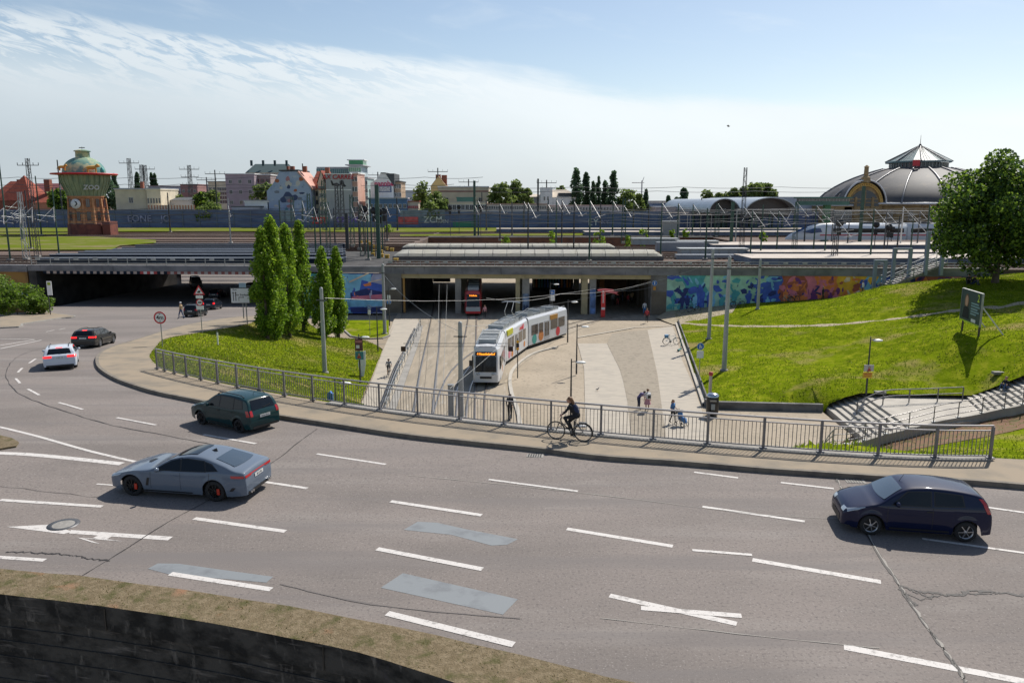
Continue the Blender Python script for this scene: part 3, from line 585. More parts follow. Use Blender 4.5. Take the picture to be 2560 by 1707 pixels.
# ================================================================== RAILWAY BRIDGES AND YARD
def BF(X): return 100.2 - .052 * X
def UX(u, D): return (u - CU) / F * D / (1.015 if D > 140 else 1)
OCHRE = mixmat('ochre_beam', [(.42, .35, .21), ((.30, .25, .15), .8, .5, .7, I3, 5, 3)]); BLU = mat('bridge_steel_blue', (.018, .026, .042), .95, 0, .5, .3, spec=.1)
DARKC = mat('dark_concrete', (.045, .042, .04), .95, 0, .7, .5); GREYF = mixmat('fascia_concrete', [(.23, .225, .235), ((.15, .15, .16), .35, .42, .62, (1, 1, 2), 6, 2), ((.08, .08, .085), 1.4, .60, .75, (1.5, 1.5, .3), 6, 9)])  # DARKC: near-black mottled concrete for deck, girders, abutments and inner walls
def along(mb, x0, x1, d0, d1, z0, z1, m, n=1):
    """box that follows the slightly skewed line of the bridge face; d = distance behind the face"""
    for i in range(n):
        a = x0 + (x1 - x0) * i / n; b = x0 + (x1 - x0) * (i + 1) / n
        V = [(a, BF(a) + d0, z0), (b, BF(b) + d0, z0), (b, BF(b) + d1, z0), (a, BF(a) + d1, z0), (a, BF(a) + d0, z1), (b, BF(b) + d0, z1), (b, BF(b) + d1, z1), (a, BF(a) + d1, z1)]
        mb.add(V, [(0, 3, 2, 1), (4, 5, 6, 7), (0, 1, 5, 4), (1, 2, 6, 5), (2, 3, 7, 6), (3, 0, 4, 7)], m)
    return mb
rb = empty('railway_bridge', (-42, BF(-42), 0), 0, 'grey steel railway bridge with red and white hazard stripes over the underpass road', 'bridge')
def P0(mb, name, par):        # geometry is in world coordinates; keep it so by undoing the parent location
    o = mb.build(name, par); me = o.data; l = Vector(par.location)
    rz = par.rotation_euler.z
    M = Matrix.Rotation(-rz, 4, 'Z') @ Matrix.Translation(-l); me.transform(M); me.update(); return o
m = MB(); along(m, -65.3, -17.2, 0, .5, -.85, -.07, GREYF); P0(m, 'fascia', rb)
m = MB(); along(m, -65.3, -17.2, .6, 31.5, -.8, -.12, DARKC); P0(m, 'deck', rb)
m = MB(); x = -63.2; k = 0
HZR = mat('hazard_red', (.42, .05, .05), .6); HZW = mat('hazard_white', (.62, .6, .58), .6)
while x < -33.5:
    if 28 < k < 34: mm = HZR if k % 2 else HZW
    elif k > 36: mm = mat('faded_red', (.24, .07, .06), .7) if k % 2 else mat('faded_white', (.40, .36, .34), .7)
    else: mm = mat('rivet_plate', (.42, .33, .29), .7) if k % 2 else BLU
    along(m, x, x + .46, .06, .12, -1.22, -.87, mm); x += .462; k += 1
P0(m, 'hazard_stripe', rb)
for i in range(6): m = MB(); along(m, -64.8, -33.6, 1.2 + i * 5.5, 1.7 + i * 5.5, -1.25, -.8, DARKC); P0(m, 'girder', rb)
def bridge_railing(par, x0, x1, step, h, d, z=-.07, rails=(1.0, .62, .3), box=True):
    m = MB(); n = int((x1 - x0) / step);
    m.box(-.035, -.035, 0, .035, .035, h, STEEL); l = Vector(par.location); reps(par, 'railing_post', m, [Vector((x0 + i * step, BF(x0 + i * step) + d, z)) - l for i in range(n + 1)]); m = MB()
    for r in rails: m.beam((x0, BF(x0) + d, z + h * r), (x1, BF(x1) + d, z + h * r), .05, .06, STEEL)
    P0(m, 'handrail', par)
    if box:
        m = MB(); m.box(0, -.04, 0, .62, .04, h * .3, STEEL); l = Vector(par.location); reps(par, 'cable_box', m, [Vector((x0 + (i + .22) * step, BF(x0 + (i + .22) * step) + d, z + h * .62)) - l for i in range(n)])
bridge_railing(rb, -64.8, -34, 2.66, 1.05, .2)
m = MB(); wall = [(-65.3, 103.7), (-64.2, 103.6), (-59.8, 131), (-58.6, 134), (-60.5, 134.5), (-66, 131)]
m.add([(x, y, -6.6) for x, y in wall] + [(x, y, -.85) for x, y in wall], [tuple(range(6)), tuple(range(6, 12))] + [(i, (i + 1) % 6, (i + 1) % 6 + 6, i + 6) for i in range(6)], DARKC); P0(m, 'abutment', rb)
m = MB(); m.box(-33.6, 102.4, -6.6, -29, 131, -.85, DARKC); P0(m, 'abutment', rb)
GRB = mat('graffiti_pale_blue', (.22, .33, .42), .7, 0, 2, .3)
m = MB();
for i in range(5): along(m, -63.6 + .15 * i, -60.9, .95 - .85 - .0 + .0, .1 + .02, -4.1 + .28 * i, -3.95 + .28 * i, GRB)
strips = [(95, 107.2), (128, 115), (200, 121.5), (272, 127), (310, 133), (344, 139.5), (378, 146)]
PALEE = mat('pale_steel_edge', (.36, .38, .42), .5, .2)
for i, (u, D) in enumerate(strips):
    t = empty('bridge_girder', (UX(u, D), D, -.3), 0, ['longest dark steel deck girder nearest the bridge railing', 'second dark deck girder behind the bridge railing', 'third dark deck girder of the stepped row', 'middle dark deck girder of the stepped row', 'fifth dark deck girder of the stepped row', 'sixth dark deck girder of the stepped row', 'farthest and shortest dark deck girder of the stepped row'][i], 'girder', 'dark steel deck girders stepped behind one another')
    x0 = UX(u, D); x1 = UX(858, D)
    m = MB(); m.box(x0, D, -.3, x1, D + (2.2 if D < 130 else .5), .52, BLU); P0(m, 'web', t)
    m = MB(); m.box(x0 - .05, D - .12, .52, x1 + .05, D + .22, .60, PALEE); (m.box(x0 - .05, D + 2.0, .52, x1 + .05, D + 2.3, .6, PALEE) if D < 130 else 0); P0(m, 'flange', t)
yd = MB()
tb = empty('railway_bridge', (10, BF(10), 0), 0, 'concrete railway bridge with ochre beam and square columns over the tram tunnels', 'bridge')
m = MB(); along(m, -17.2, 62, 0, .5, -1.05, -.07, GREYF); P0(m, 'fascia', tb)
m = MB(); along(m, -17.2, 62, -.12, .55, -.07, .05, CONC); P0(m, 'coping', tb)
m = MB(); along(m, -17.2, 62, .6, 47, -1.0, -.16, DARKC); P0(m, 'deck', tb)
XA = lambda u: UX(u, 100.2)
m = MB(); along(m, XA(999), XA(1626), .35, 1.1, -1.62, -1.06, OCHRE); P0(m, 'beam', tb)
ABT = mixmat('abutment_grey', [(.20, .19, .18), ((.14, .13, .125), .6, .45, .6, I3, 6, 2), ((.11, .095, .07), .35, .52, .60, (1, 1, .1), 2, 44)])
for (u0, u1) in ((951, 1000), (1626, 1665)):
    m = MB(); along(m, XA(u0), XA(u1), .12, 40, -6.6, -1.05, ABT); P0(m, 'abutment', tb)
    m = MB(); along(m, XA(u0) + .1, XA(u1) - .05, .08, .12, -6.2, -3.2, mat('brown_dado_paint', (.14, .115, .085), .8, 0, 1, .2)); P0(m, 'dado', tb)
m = MB(); along(m, XA(1003), XA(1008), .4, .7, -6.2, -1.62, mat('ochre_post', (.42, .22, .06), .7)); P0(m, 'door_post', tb)
for j, dd in enumerate((.5, 13, 26, 38)):
    for (u0, u1, cc) in ((1136, 1151, CONC), (1289, 1300, OCHRE), (1306, 1324, CONC), (1455, 1470, OCHRE), (1475, 1491, CONC)):
        if j > 0 and cc is OCHRE: continue
        m = MB(); x0, x1 = XA(u0), XA(u1); along(m, x0, x1, dd + .02 * (cc is OCHRE), dd + .85, -6.3, -1.62, cc); P0(m, 'column', tb)
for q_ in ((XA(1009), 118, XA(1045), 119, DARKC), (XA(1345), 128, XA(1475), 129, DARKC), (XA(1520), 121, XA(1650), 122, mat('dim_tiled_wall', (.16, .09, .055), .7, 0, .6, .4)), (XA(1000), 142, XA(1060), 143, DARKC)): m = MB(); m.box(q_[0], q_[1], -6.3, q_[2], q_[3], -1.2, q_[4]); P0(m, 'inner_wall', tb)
POSTM = [mat('poster_' + n, c, .6) for n, c in (('orange', (.5, .2, .06)), ('teal', (.05, .2, .24)), ('cream', (.45, .4, .32)), ('blue', (.08, .15, .4)))]
m = MB(); rr = random.Random(5)
for u in range(1346, 1470, 9): m.box(XA(u), 127.9, -5.8, XA(u + 6), 127.95, -3.5 + rr.random(), rr.choice(POSTM))
m.box(XA(1545), 120.9, -5.6, XA(1560), 120.97, -2.2, POSTM[0]); P0(m, 'poster', tb)
m = MB(); along(m, XA(1307), XA(1323), .42, .46, -6.0, -3.6, mat('column_mural_blue', (.16, .22, .32), .7, 0, 1.6, .6)); along(m, XA(1309.5), XA(1313), .38, .42, -6.0, -5.1, mat('figure_dark_blue', (.03, .05, .12), .7)); along(m, XA(1316), XA(1320), .38, .42, -6.0, -5.1, MC['figure_dark_blue'])
along(m, XA(1476), XA(1490), .42, .46, -6.2, -2.9, mat('column_mural_blue2', (.12, .2, .4), .7, 0, 1.2, .7)); P0(m, 'column_mural', tb)
bridge_railing(tb, -17, 58, 2.45, .62, .9, z=0.0, rails=(1.0, .5))
def mural(name, label, x0, x1, z0, z1, seed, dens, cols, bgcols, fig):
    t = empty(name, ((x0 + x1) / 2, BF((x0 + x1) / 2) + .15, z0), 0, label, 'wall')
    m = MB(); along(m, x0, x1, .15, 1.2, z0, z1, ABT); P0(m, 'wall', t)
    rr = random.Random(seed); m = MB(); n = len(bgcols)
    xs = [x0 + (x1 - x0) * f for f, _ in bgcols] + [x1]
    for i, (f, c) in enumerate(bgcols):
        a, b = xs[i], xs[i + 1]; N = 8; L = []; Rr = []
        for k in range(N + 1): z = z0 + (z1 - z0) * k / N; L.append((a + (0 if i == 0 else .35 * sin(k * 1.3 + i)), z)); Rr.append((b + (0 if i == n - 1 else .35 * sin(k * 1.3 + i + 1)), z))
        pts = L + Rr[::-1]
        m.add([(x, BF(x) + .143, z) for x, z in pts], [(k, k + 1, 2 * N + 1 - k - 1, 2 * N + 1 - k) for k in range(N)], cols[c])
    d = .139
    for i in range(dens):   # brush-like blobs
        x = rr.uniform(x0 + .4, x1 - .4); z = rr.uniform(z0 + .3, z1 - .2); w = rr.uniform(.12, .95) ** 1.3; h = rr.uniform(.12, .8); k = rr.randint(5, 9); a0 = rr.random() * 6
        sk = rr.uniform(-.6, .6); near = min(range(n), key=lambda q: abs((xs[q] + xs[q + 1]) / 2 - x)); pal = fig[near % len(fig)]
        pts = []
        for q in range(k): a = a0 + 2 * pi * q / k; r = rr.uniform(.5, 1); px = x + w * r * cos(a) + sk * h * sin(a); pz = z + h * r * sin(a); pts.append((min(max(px, x0), x1), min(max(pz, z0), z1)))
        dd = d - .0002 * i
        m.add([(px, BF(px) + dd, pz) for px, pz in pts], [tuple(range(k))], cols[rr.choice(pal)])
    base = d - .0002 * dens - .004
    x = x0 + .8
    while x < x1 - 1:      # standing silhouettes
        if rr.random() < .9:
            h = rr.uniform(1.9, 2.9); zb = z0 + rr.uniform(.2, 1.3); c = cols[rr.choice(fig[min(range(n), key=lambda q: abs((xs[q] + xs[q + 1]) / 2 - x)) % len(fig)])]; lean = rr.uniform(-.15, .15)
            h = min(h, z1 - zb - .1); prof = [(-.18, 0), (-.2, .45), (-.3, .55), (-.33, .8), (-.12, .86), (-.13, .97), (0, 1), (.13, .97), (.12, .86), (.33, .8), (.28, .55), (.2, .45), (.2, 0), (.05, 0), (0, .42), (-.05, 0)]
            m.add([(x + px * h * .45 + lean * pz, BF(x) + base - .0005 * (x - x0), zb + pz * h) for px, pz in prof], [(0, 1, 14, 15), (1, 2, 11, 14), (14, 11, 12, 13), (2, 3, 9, 10), (2, 10, 11), (3, 4, 8, 9), (4, 5, 7, 8), (5, 6, 7)], c)
        x += rr.uniform(.45, 1.25)
    P0(m, 'mural_painting', t); return t
mc = {k: mat('mural_' + k, tuple(min(.8, q * 1.35) for q in c), .75, 0, 1.1, .22) for k, c in dict(navy=(.02, .03, .12), blue=(.045, .09, .36), teal=(.06, .26, .28), mint=(.25, .42, .33), sky=(.16, .36, .50), pink=(.50, .14, .20), orange=(.58, .17, .05), yellow=(.62, .33, .03), purple=(.14, .035, .15), cream=(.55, .42, .30), rust=(.30, .08, .05), lav=(.30, .30, .42)).items()}
mural('mural_wall', 'long colourful mural wall beside the ramp, turning from green and blue to orange', XA(1665), 62, -6.3, -1.05, 11, 420, mc,
      [(0, 'mint'), (.05, 'teal'), (.12, 'mint'), (.22, 'mint'), (.30, 'blue'), (.345, 'rust'), (.42, 'pink'), (.47, 'orange'), (.52, 'yellow'), (.60, 'sky'), (.645, 'navy'), (.70, 'orange'), (.78, 'rust'), (.86, 'pink'), (.93, 'yellow')],
      [['navy', 'blue', 'teal'], ['blue', 'navy', 'sky'], ['sky', 'teal', 'blue'], ['blue', 'navy', 'mint'], ['navy', 'blue', 'sky'], ['purple', 'pink', 'orange'], ['purple', 'orange', 'navy'], ['purple', 'pink', 'rust'], ['purple', 'orange', 'rust', 'cream'], ['navy', 'yellow', 'blue'], ['blue', 'navy', 'teal'], ['purple', 'navy', 'pink'], ['purple', 'navy', 'rust'], ['cream', 'blue', 'purple'], ['orange', 'purple']])
mw = mural('mural_wall', 'blue mural wall with orange boats behind the poplar trees', -30.8, -17.2, -6.3, -1.05, 4, 60, mc, [(0, 'teal'), (.4, 'sky'), (.68, 'blue'), (.9, 'lav')], [['sky', 'teal', 'lav'], ['sky', 'mint', 'lav'], ['blue', 'sky', 'teal']])
m = MB()
def mp(pts, c, d): m.add([(XA(540 + x / 3.733) , BF(XA(540 + x / 3.733)) + d, -6.2 + (640 + 590 / 3.733 - (640 + y / 3.733)) / 110 * 5.1) for x, y in pts], [tuple(range(len(pts)))], mc[c])
mp([(1210, 180), (1430, 180), (1430, 300), (1340, 400), (1215, 420)], 'sky', .118); mp([(1340, 240), (1540, 290), (1540, 380), (1300, 440)], 'blue', .116); mp([(1225, 380), (1380, 330), (1540, 370), (1540, 480), (1230, 450)], 'navy', .114)
mp([(1350, 290), (1430, 265), (1430, 300), (1370, 310)], 'orange', .112); mp([(1250, 375), (1270, 372), (1275, 410), (1250, 400)], 'orange', .110); mp([(1285, 405), (1340, 420), (1300, 430)], 'orange', .108); mp([(1240, 420), (1540, 390), (1540, 450), (1235, 448)], 'pink', .106); mp([(1225, 455), (1545, 445), (1545, 520), (1225, 530)], 'sky', .104)
mp([(1225, 540), (1545, 525), (1545, 585), (1225, 590)], 'navy', .102); mp([(1220, 255), (1400, 165), (1415, 172), (1225, 272)], 'cream', .100); mp([(1400, 262), (1540, 225), (1540, 235), (1405, 272)], 'cream', .098); mp([(1390, 330), (1420, 335), (1405, 345)], 'rust', .096)
P0(m, 'painted_boats', mw)
lw_ = empty('graffiti_wall', (-75, BF(-75), -6), 0, 'ochre end wall with black and white graffiti letters left of the underpass', 'wall')
m = MB(); along(m, -110, -65.6, .3, 4, -6.5, -1.0, mixmat('ochre_wall', [(.33, .19, .06), ((.22, .13, .05), .5, .45, .62, I3, 5, 3)])); along(m, -110, -65.4, 0, .8, -1.0, -.07, GREYF); P0(m, 'wall', lw_)
m = MB(); rr = random.Random(2); BLK = mat('spray_black', (.01, .01, .012), .7); WBL = mat('spray_pale_blue', (.35, .48, .6), .7)
x = -72.5
for i in range(9):
    c = Vector((x, BF(x) + .27, -3.1 - .18 * i + .3 * sin(i))); r0 = .55
    pts = [(c.x + r0 * 1.25 * cos(a) * rr.uniform(.8, 1.1), BF(x) + .26 - .004 * i, c.z + r0 * 1.2 * sin(a) * rr.uniform(.8, 1.1)) for a in [k * pi / 5 for k in range(10)]]
    m.add(pts, [tuple(range(10))], BLK); pts2 = [(c.x + (p[0] - c.x) * .72, BF(x) + .255 - .004 * i, c.z + (p[2] - c.z) * .72) for p in pts]
    m.add(pts2, [tuple(range(10))], WBL); m.add([(c.x + (p[0] - c.x) * .5, BF(x) + .25 - .004 * i, c.z + (p[2] - c.z) * .5) for p in pts2], [tuple(range(10))], BLK); x += .78
P0(m, 'graffiti', lw_)
yd.box(-400, 104.9, -1.6, -66, 186, -.30, BALL);
struct(yd, 'rail_yard_ground')
y2 = MB(); y2.box(-16.8, 101.9, -.16, 62, 147.6, -.12, BALL)
for x0, x1, y0, y1 in ((62, 400, 97, 186),): y2.box(x0, y0, -6.5, x1, y1, -.12, BALL)
y2.box(48, 147.7, -6.5, 62, 186, -.13, BALL); y2.box(-66, 157, -6.5, -20, 186, -.305, BALL); struct(y2, 'rail_yard_ground')
bw = MB(); bw.box(-20, 185.2, -6.5, 48, 186.1, -.12, mixmat('brown_brick', [(.16, .075, .05), ((.10, .055, .045), .6, .45, .6, (1, 1, 3), 5, 2)])); bw.box(-20, 184.9, -.12, 48, 186.3, .15, CONC); tag(bw.build('retaining_wall'), 'long brown brick retaining wall at the far side of the sunken gap', 'retaining wall')
def gband(pts, m=YGRASS, z=-.1, name='yard_grass'): sheet(name, [tuple(PZ(u, v, z))[:2] for u, v in pts], z, 0, m)
gband([(-60, 568.5), (2100, 568.5), (1500, 577), (1000, 580), (560, 578), (-60, 580)], z=-.05)
gband([(-60, 588), (250, 592), (390, 600), (390, 607), (300, 614), (280, 624), (-60, 625)], z=-.05)
gband([(-60, 581.5), (170, 582), (170, 586), (-60, 586)], z=-.05)
gband([(1000, 586), (1550, 583), (1550, 588), (1000, 590)], z=-.05)
tk = MB(); SLP = mat('sleepers', (.26, .23, .21), .9, 0, 2, .3)
def track(x0, x1, D, z=-.1, slp=True, skew=-.052):
    yy = lambda x: D + skew * x
    for s in (-.75, .75): tk.beam((x0, yy(x0) + s, z + .1), (x1, yy(x1) + s, z + .1), .09, .16, RUSTR); tk.beam((x0, yy(x0) + s, z + .19), (x1, yy(x1) + s, z + .19), .06, .03, RAILM)
    if slp:
        x = x0
        while x < x1: tk.beam((x, yy(x) - 1.25, z + .01), (x, yy(x) + 1.25, z + .01), .26, .05, SLP); x += .65
for D in (103.3, 108.2): track(-17, 200 if D > 105 else 75, D, z=-.1)
for D in (117, 121.5, 126, 131, 140, 144.5): track(-17, 45, D, -.1, D < 125)
for D in (104, 108.8, 113.6, 118.6): track(-400 if D > 110 else -120, -66, D, -.28, D < 112)
for D in (150, 156, 166, 176, 190, 198, 207, 216, 226, 236): track(-300, -21, D, -.28, False, 0)
for D in (190, 197, 206, 214, 222, 232, 241): track(-20, 250, D, -.28, False, 0)
struct(tk, 'railway_tracks')
PLT = mat('platform_paving', (.46, .40, .34), .85, 0, .6, .12); PLF = mat('platform_face', (.13, .16, .21), .8, 0, .5, .25)
for (xa, xb, y0, y1, h, lab) in ((UX(1880, 104), 150, 104.5, 113, .75, 'nearest pale railway platform with a blue-grey edge'), (UX(1880, 118), 150, 118, 124.5, .7, 'middle pale railway platform behind the first'), (UX(1780, 137), 170, 137, 147, .76, 'pale railway platform in front of the white express train'), (UX(1490, 172), 200, 196, 203, .8, 'long grey platform near the noise barrier'), (UX(1240, 215), 230, 218, 224, .8, 'far narrow grey platform below the noise barrier')):
    t = empty('railway_platform', (xa, y0, -.1), 0, lab, 'platform', 'railway platforms'); m = MB(); m.box(xa, y0, -.1, xb, y1, h - .02, PLF); P0(m, 'platform_wall', t); m = MB(); m.box(xa - .05, y0 - .12, h - .02, xb, y1 + .1, h + .05, PLT); P0(m, 'platform_top', t)
def vault(u0, u1, D, r, hgt, lab):
    x0, x1 = UX(u0, D), UX(u1, D); t = empty('glass_vault_roof', ((x0 + x1) / 2, D, -.1), 0, lab, 'glass roof', 'vaulted skylights over the tunnel gap')
    VG = leafmat('milky_roof_glass', (.84, .83, .72), (.90, .90, .84), .4, .72)
    if 'Transparent BSDF' not in VG.node_tree.nodes:
        nn = VG.node_tree; tb = nn.nodes.new('ShaderNodeBsdfTransparent'); mx = nn.nodes.new('ShaderNodeMixShader'); mx.inputs[0].default_value = .42; s0 = nn.nodes['Material Output'].inputs[0].links[0].from_socket; nn.links.new(s0, mx.inputs[1]); nn.links.new(tb.outputs[0], mx.inputs[2]); nn.links.new(mx.outputs[0], nn.nodes['Material Output'].inputs[0])
    m = MB(); n = 12; N = 40; V = []; fs = []
    for i in range(N + 1):
        f = i / N; e = min(f, 1 - f) * N / 1.6; sc = 1 if e > 1 else sqrt(max(0, 1 - (1 - e) ** 2)) * .7 + .3
        for k in range(n + 1): a = pi * k / n; V.append((x0 + (x1 - x0) * f, D + r - r * cos(a), .45 + hgt * sc * sin(a)))
    for i in range(N):
        for k in range(n): fs.append((i * (n + 1) + k, i * (n + 1) + k + 1, (i + 1) * (n + 1) + k + 1, (i + 1) * (n + 1) + k))
    fs.append(tuple(range(n + 1))); fs.append(tuple(range(N * (n + 1), (N + 1) * (n + 1)))); m.add(V, fs, VG); P0(m, 'glazing', t)
    m = MB(); step = 2.05; k = int((x1 - x0) / step)
    for i in range(1, k):
        x = x0 + i * step; m.path([(x, D + r - (r + .02) * cos(pi * q / 12), .45 + (hgt + .02) * sin(pi * q / 12)) for q in range(13)], .035, STEELD, 4, False)
    m.beam((x0 + .5, D + .18, .45 + hgt * .42), (x1 - .5, D + .18, .45 + hgt * .42), .05, .05, STEELD); P0(m, 'rib', t)
    m = MB(); m.box(x0 - .2, D - .1, -.12, x1 + .2, D + .12, .5, STEELD); m.box(x0 - .2, D + 2 * r - .1, -.12, x1 + .2, D + 2 * r + .1, .5, STEELD); P0(m, 'base_frame', t)
vault(986, 1654, 112, 1.9, .95, 'longer and nearer milky glass vault roof on the bridge'); vault(1008, 1536, 134, 1.4, .7, 'shorter milky glass vault roof behind the longer one')
nb = empty('noise_barrier', (0, 256, -.3), 0, 'long blue-grey noise barrier with graffiti along the far side of the tracks', 'noise barrier')
NBM = mixmat('noise_panel', [(.125, .16, .27), ((.10, .125, .22), .15, .45, .55, (1, 1, 6), 3, 2), ((.17, .21, .32), .5, .55, .7, (.3, .3, 8), 4, 5)])
NBG = mat('noise_glass', (.16, .22, .27), .15, 0, .2, .3)
xs = [UX(u, 256) for u in (-100, 697, 1112, 2150)]
m = MB(); m.box(xs[0], 256, -.3, xs[1], 256.3, 5.7, NBM); m.box(xs[2], 256, -.3, xs[3], 256.3, 5.1, NBM); P0(m, 'panel', nb)
m = MB(); m.box(xs[1], 256, -.3, xs[2], 256.3, 1.9, NBM); m.box(xs[1], 256.1, 1.9, xs[1] + 5, 256.2, 5.6, NBG); m.box(UX(1000, 256), 256.1, 1.9, xs[2], 256.2, 5.6, NBG); P0(m, 'glazed_panel', nb)
m = MB(); m.box(0, -.2, 0, .22, 0, 5.6, mat('barrier_post', (.13, .16, .21), .6)); reps(nb, 'post', m, [(xs[0] + k * 5.6, 0, 0) for k in range(int((xs[3] - xs[0]) / 5.6))])
m = MB()
def gtext(mb, txt, u, v, D, hpx, mtl, shear=0, bold=.0, dy=-.45):
    p = PY(u, v, D); text_mesh(txt, hpx * D / F * 1.35, mtl, mb, face_cam((p.x, p.y + dy, p.z)), shear, .04, bold)
GW = mat('graffiti_lilac', (.24, .25, .40), .7, 0, 1.5, .4); GG = mat('graffiti_green', (.08, .28, .12), .7); GRR = mat('graffiti_red', (.65, .04, .03), .7); GWW = mat('graffiti_white', (.62, .62, .62), .7); GP = mat('graffiti_violet', (.14, .08, .38), .7)
gtext(m, 'EONE', 350, 547, 256, 17, GW, 0, .05); gtext(m, 'JO', 415, 547, 256, 16, GW, 0, .05); gtext(m, 'ZCM', 1083, 550, 256, 16, GWW, 0, .04); gtext(m, 'KRN', 1108, 554, 256, 10, GWW); gtext(m, 'ZIST', 800, 552, 256, 15, GRR, 0, .10); gtext(m, 'CREW', 868, 550, 256, 14, GP, 0, .08); gtext(m, 'EY', 1483, 556, 256, 18, GWW); gtext(m, 'SKY', 1510, 556, 256, 10, GW, 0, .03); P0(m, 'graffiti', nb)
m = MB(); m.box(UX(1132, 256), 255.9, .1, UX(1190, 256), 255.98, 1.9, mat('graffiti_green_band', (.05, .22, .13), .7)); P0(m, 'graffiti_band', nb); m = MB(); m.box(UX(995, 256), 255.9, 1.0, UX(1045, 256), 255.98, 3.4, mat('graffiti_red_band', (.50, .08, .08), .7, 0, .5, .5)); P0(m, 'graffiti_band', nb)
# ================================================================== BUILDINGS BEHIND THE YARD
ORD = ['first', 'second', 'third', 'fourth', 'fifth', 'sixth', 'seventh', 'eighth', 'ninth', 'tenth', 'eleventh', 'twelfth', 'thirteenth', 'fourteenth', 'fifteenth', 'sixteenth', 'seventeenth', 'eighteenth', 'nineteenth', 'twentieth']
ZT = lambda v, D: CZ + ray(CU, v).z * D / ray(CU, v).y
wincache = {}
def window(par, x, y, z, w, h, frame, glass=GLASSD, d=.08):
    key = (round(w, 2), round(h, 2), frame.name, glass.name)
    if key not in wincache:
        m = MB(); f = min(w, h) * .10
        m.box(-w / 2 - f, -d, -h / 2 - f, w / 2 + f, 0, -h / 2, frame); m.box(-w / 2 - f, -d, h / 2, w / 2 + f, 0, h / 2 + f, frame); m.box(-w / 2 - f, -d, -h / 2, -w / 2, 0, h / 2, frame); m.box(w / 2, -d, -h / 2, w / 2 + f, 0, h / 2, frame)
        m.box(-w / 2, -d * .35, -h / 2, w / 2, 0, h / 2, glass); m.box(-f * .3, -d * .8, -h / 2, f * .3, -d * .35, h / 2, frame)
        o = m.build('window', par); wincache[key] = o
    else: o = wincache[key].copy(); COL.objects.link(o); o.parent = par
    o.location = (x, y, z); return o
def bld(name, label, u0, u1, v1, D, depth, wall, cat='building', roof=None, v_ridge=None, roofm=None, wins=None, frame=None, over=.3, hip=0, base=-.3, wsz=(1.2, 1.6), glass=GLASSD, cornice=True):
    x0, x1, z1 = UX(u0, D), UX(u1, D), ZT(v1, D); cx = (x0 + x1) / 2; w = x1 - x0; h = z1 - base
    t = empty(name, (cx, D, base), 0, label, cat)
    m = MB(); m.box(-w / 2, 0, 0, w / 2, depth, h, wall)
    if cornice: m.box(-w / 2 - .15, -.15, h - .35, w / 2 + .15, depth + .1, h + .003, wall)
    m.build('wall', t)
    if roof:
        m = MB(); o = over
        if roof == 'flat': m.box(-w / 2 - o, -o, h + .003, w / 2 + o, depth + o, h + .35, roofm);
        else:
            zr = ZT(v_ridge, D) - base
            if roof == 'gx':   # ridge along x
                V = [(-w / 2 - o, -o, h - .1), (w / 2 + o, -o, h - .1), (w / 2 + o, depth + o, h - .1), (-w / 2 - o, depth + o, h - .1), (-w / 2 - o + hip, depth / 2, zr), (w / 2 + o - hip, depth / 2, zr)]
                m.add(V, [(0, 1, 5, 4), (2, 3, 4, 5), (0, 4, 3), (1, 2, 5), (0, 3, 2, 1)], roofm)
            else:
                V = [(-w / 2 - o, -o, h - .1), (w / 2 + o, -o, h - .1), (w / 2 + o, depth + o, h - .1), (-w / 2 - o, depth + o, h - .1), (0, -o + hip, zr), (0, depth + o - hip, zr)]
                m.add(V, [(0, 4, 5, 3), (1, 2, 5, 4), (2, 3, 5), (0, 3, 2, 1)] + ([(0, 1, 4)] if hip else []), roofm)
                if not hip: m.add([(-w / 2, -.02, h), (w / 2, -.02, h), (0, -.02, zr - .25)], [(0, 1, 2)], wall)
        m.build('roof', t)
    if wins:
        nx, nz, zz0, zz1 = wins[:4]; fr = frame or mat('window_frame', (.55, .54, .50), .6)
        for k in range(nz):
            for i in range(nx):
                x = -w / 2 + w * (i + .5) / nx; z = h * (zz0 + (zz1 - zz0) * (k / (nz - 1) if nz > 1 else 0)); window(t, x, -.005, z, wsz[0], wsz[1], fr, glass)
    t['_w'] = w; t['_h'] = h; return t
def part(par, name, mats_boxes):
    m = MB()
    for (b, mm) in mats_boxes: m.box(*b, mm)
    return m.build(name, par)
M_ = lambda n, c, na=.12, ns=.35, r=.85: mat(n, tuple(min(.78, q * 1.3) for q in c), r, 0, ns, na)
TILE = mixmat('red_roof_tiles', [(.30, .075, .045), ((.20, .05, .035), 1.2, .45, .62, I3, 5, 2), ((.36, .12, .07), 5, .55, .7, (1, 1, 3), 3, 2)]); BRK = mixmat('red_brick', [(.28, .10, .06), ((.19, .07, .05), .8, .45, .62, I3, 5, 2)])
ROOFD = M_('dark_roofing', (.06, .065, .07)); TEALR = M_('green_black_roof', (.025, .05, .055)); MAUVE = M_('mauve_render', (.31, .25, .27), .1); BEIGE = M_('beige_render', (.46, .40, .29)); CREAM = M_('cream_render', (.55, .48, .36)); GREYR = M_('grey_render', (.34, .34, .35)); WHT = M_('white_render', (.62, .61, .58)); ORB = M_('orange_brick', (.36, .16, .09))
t = bld('brick_house', 'red brick house with steep red tiled roofs at the far left', -30, 62, 500, 300, 16, BRK, 'house', 'gx', 452, TILE, (6, 2, .35, .75), wsz=(1.5, 2.2), hip=5)
w = t['_w']; h = t['_h']; m = MB(); zr = ZT(437, 300) + .3
V = [(w / 2 - 8.5, -3, h - .3), (w / 2 + 4.5, -3, h - .3), (w / 2 + 4.5, 13, h - .3), (w / 2 - 8.5, 13, h - .3), (w / 2 - 2, 5, zr)]; m.add(V, [(0, 1, 4), (1, 2, 4), (2, 3, 4), (3, 0, 4), (3, 2, 1, 0)], TILE); m.build('roof', t)
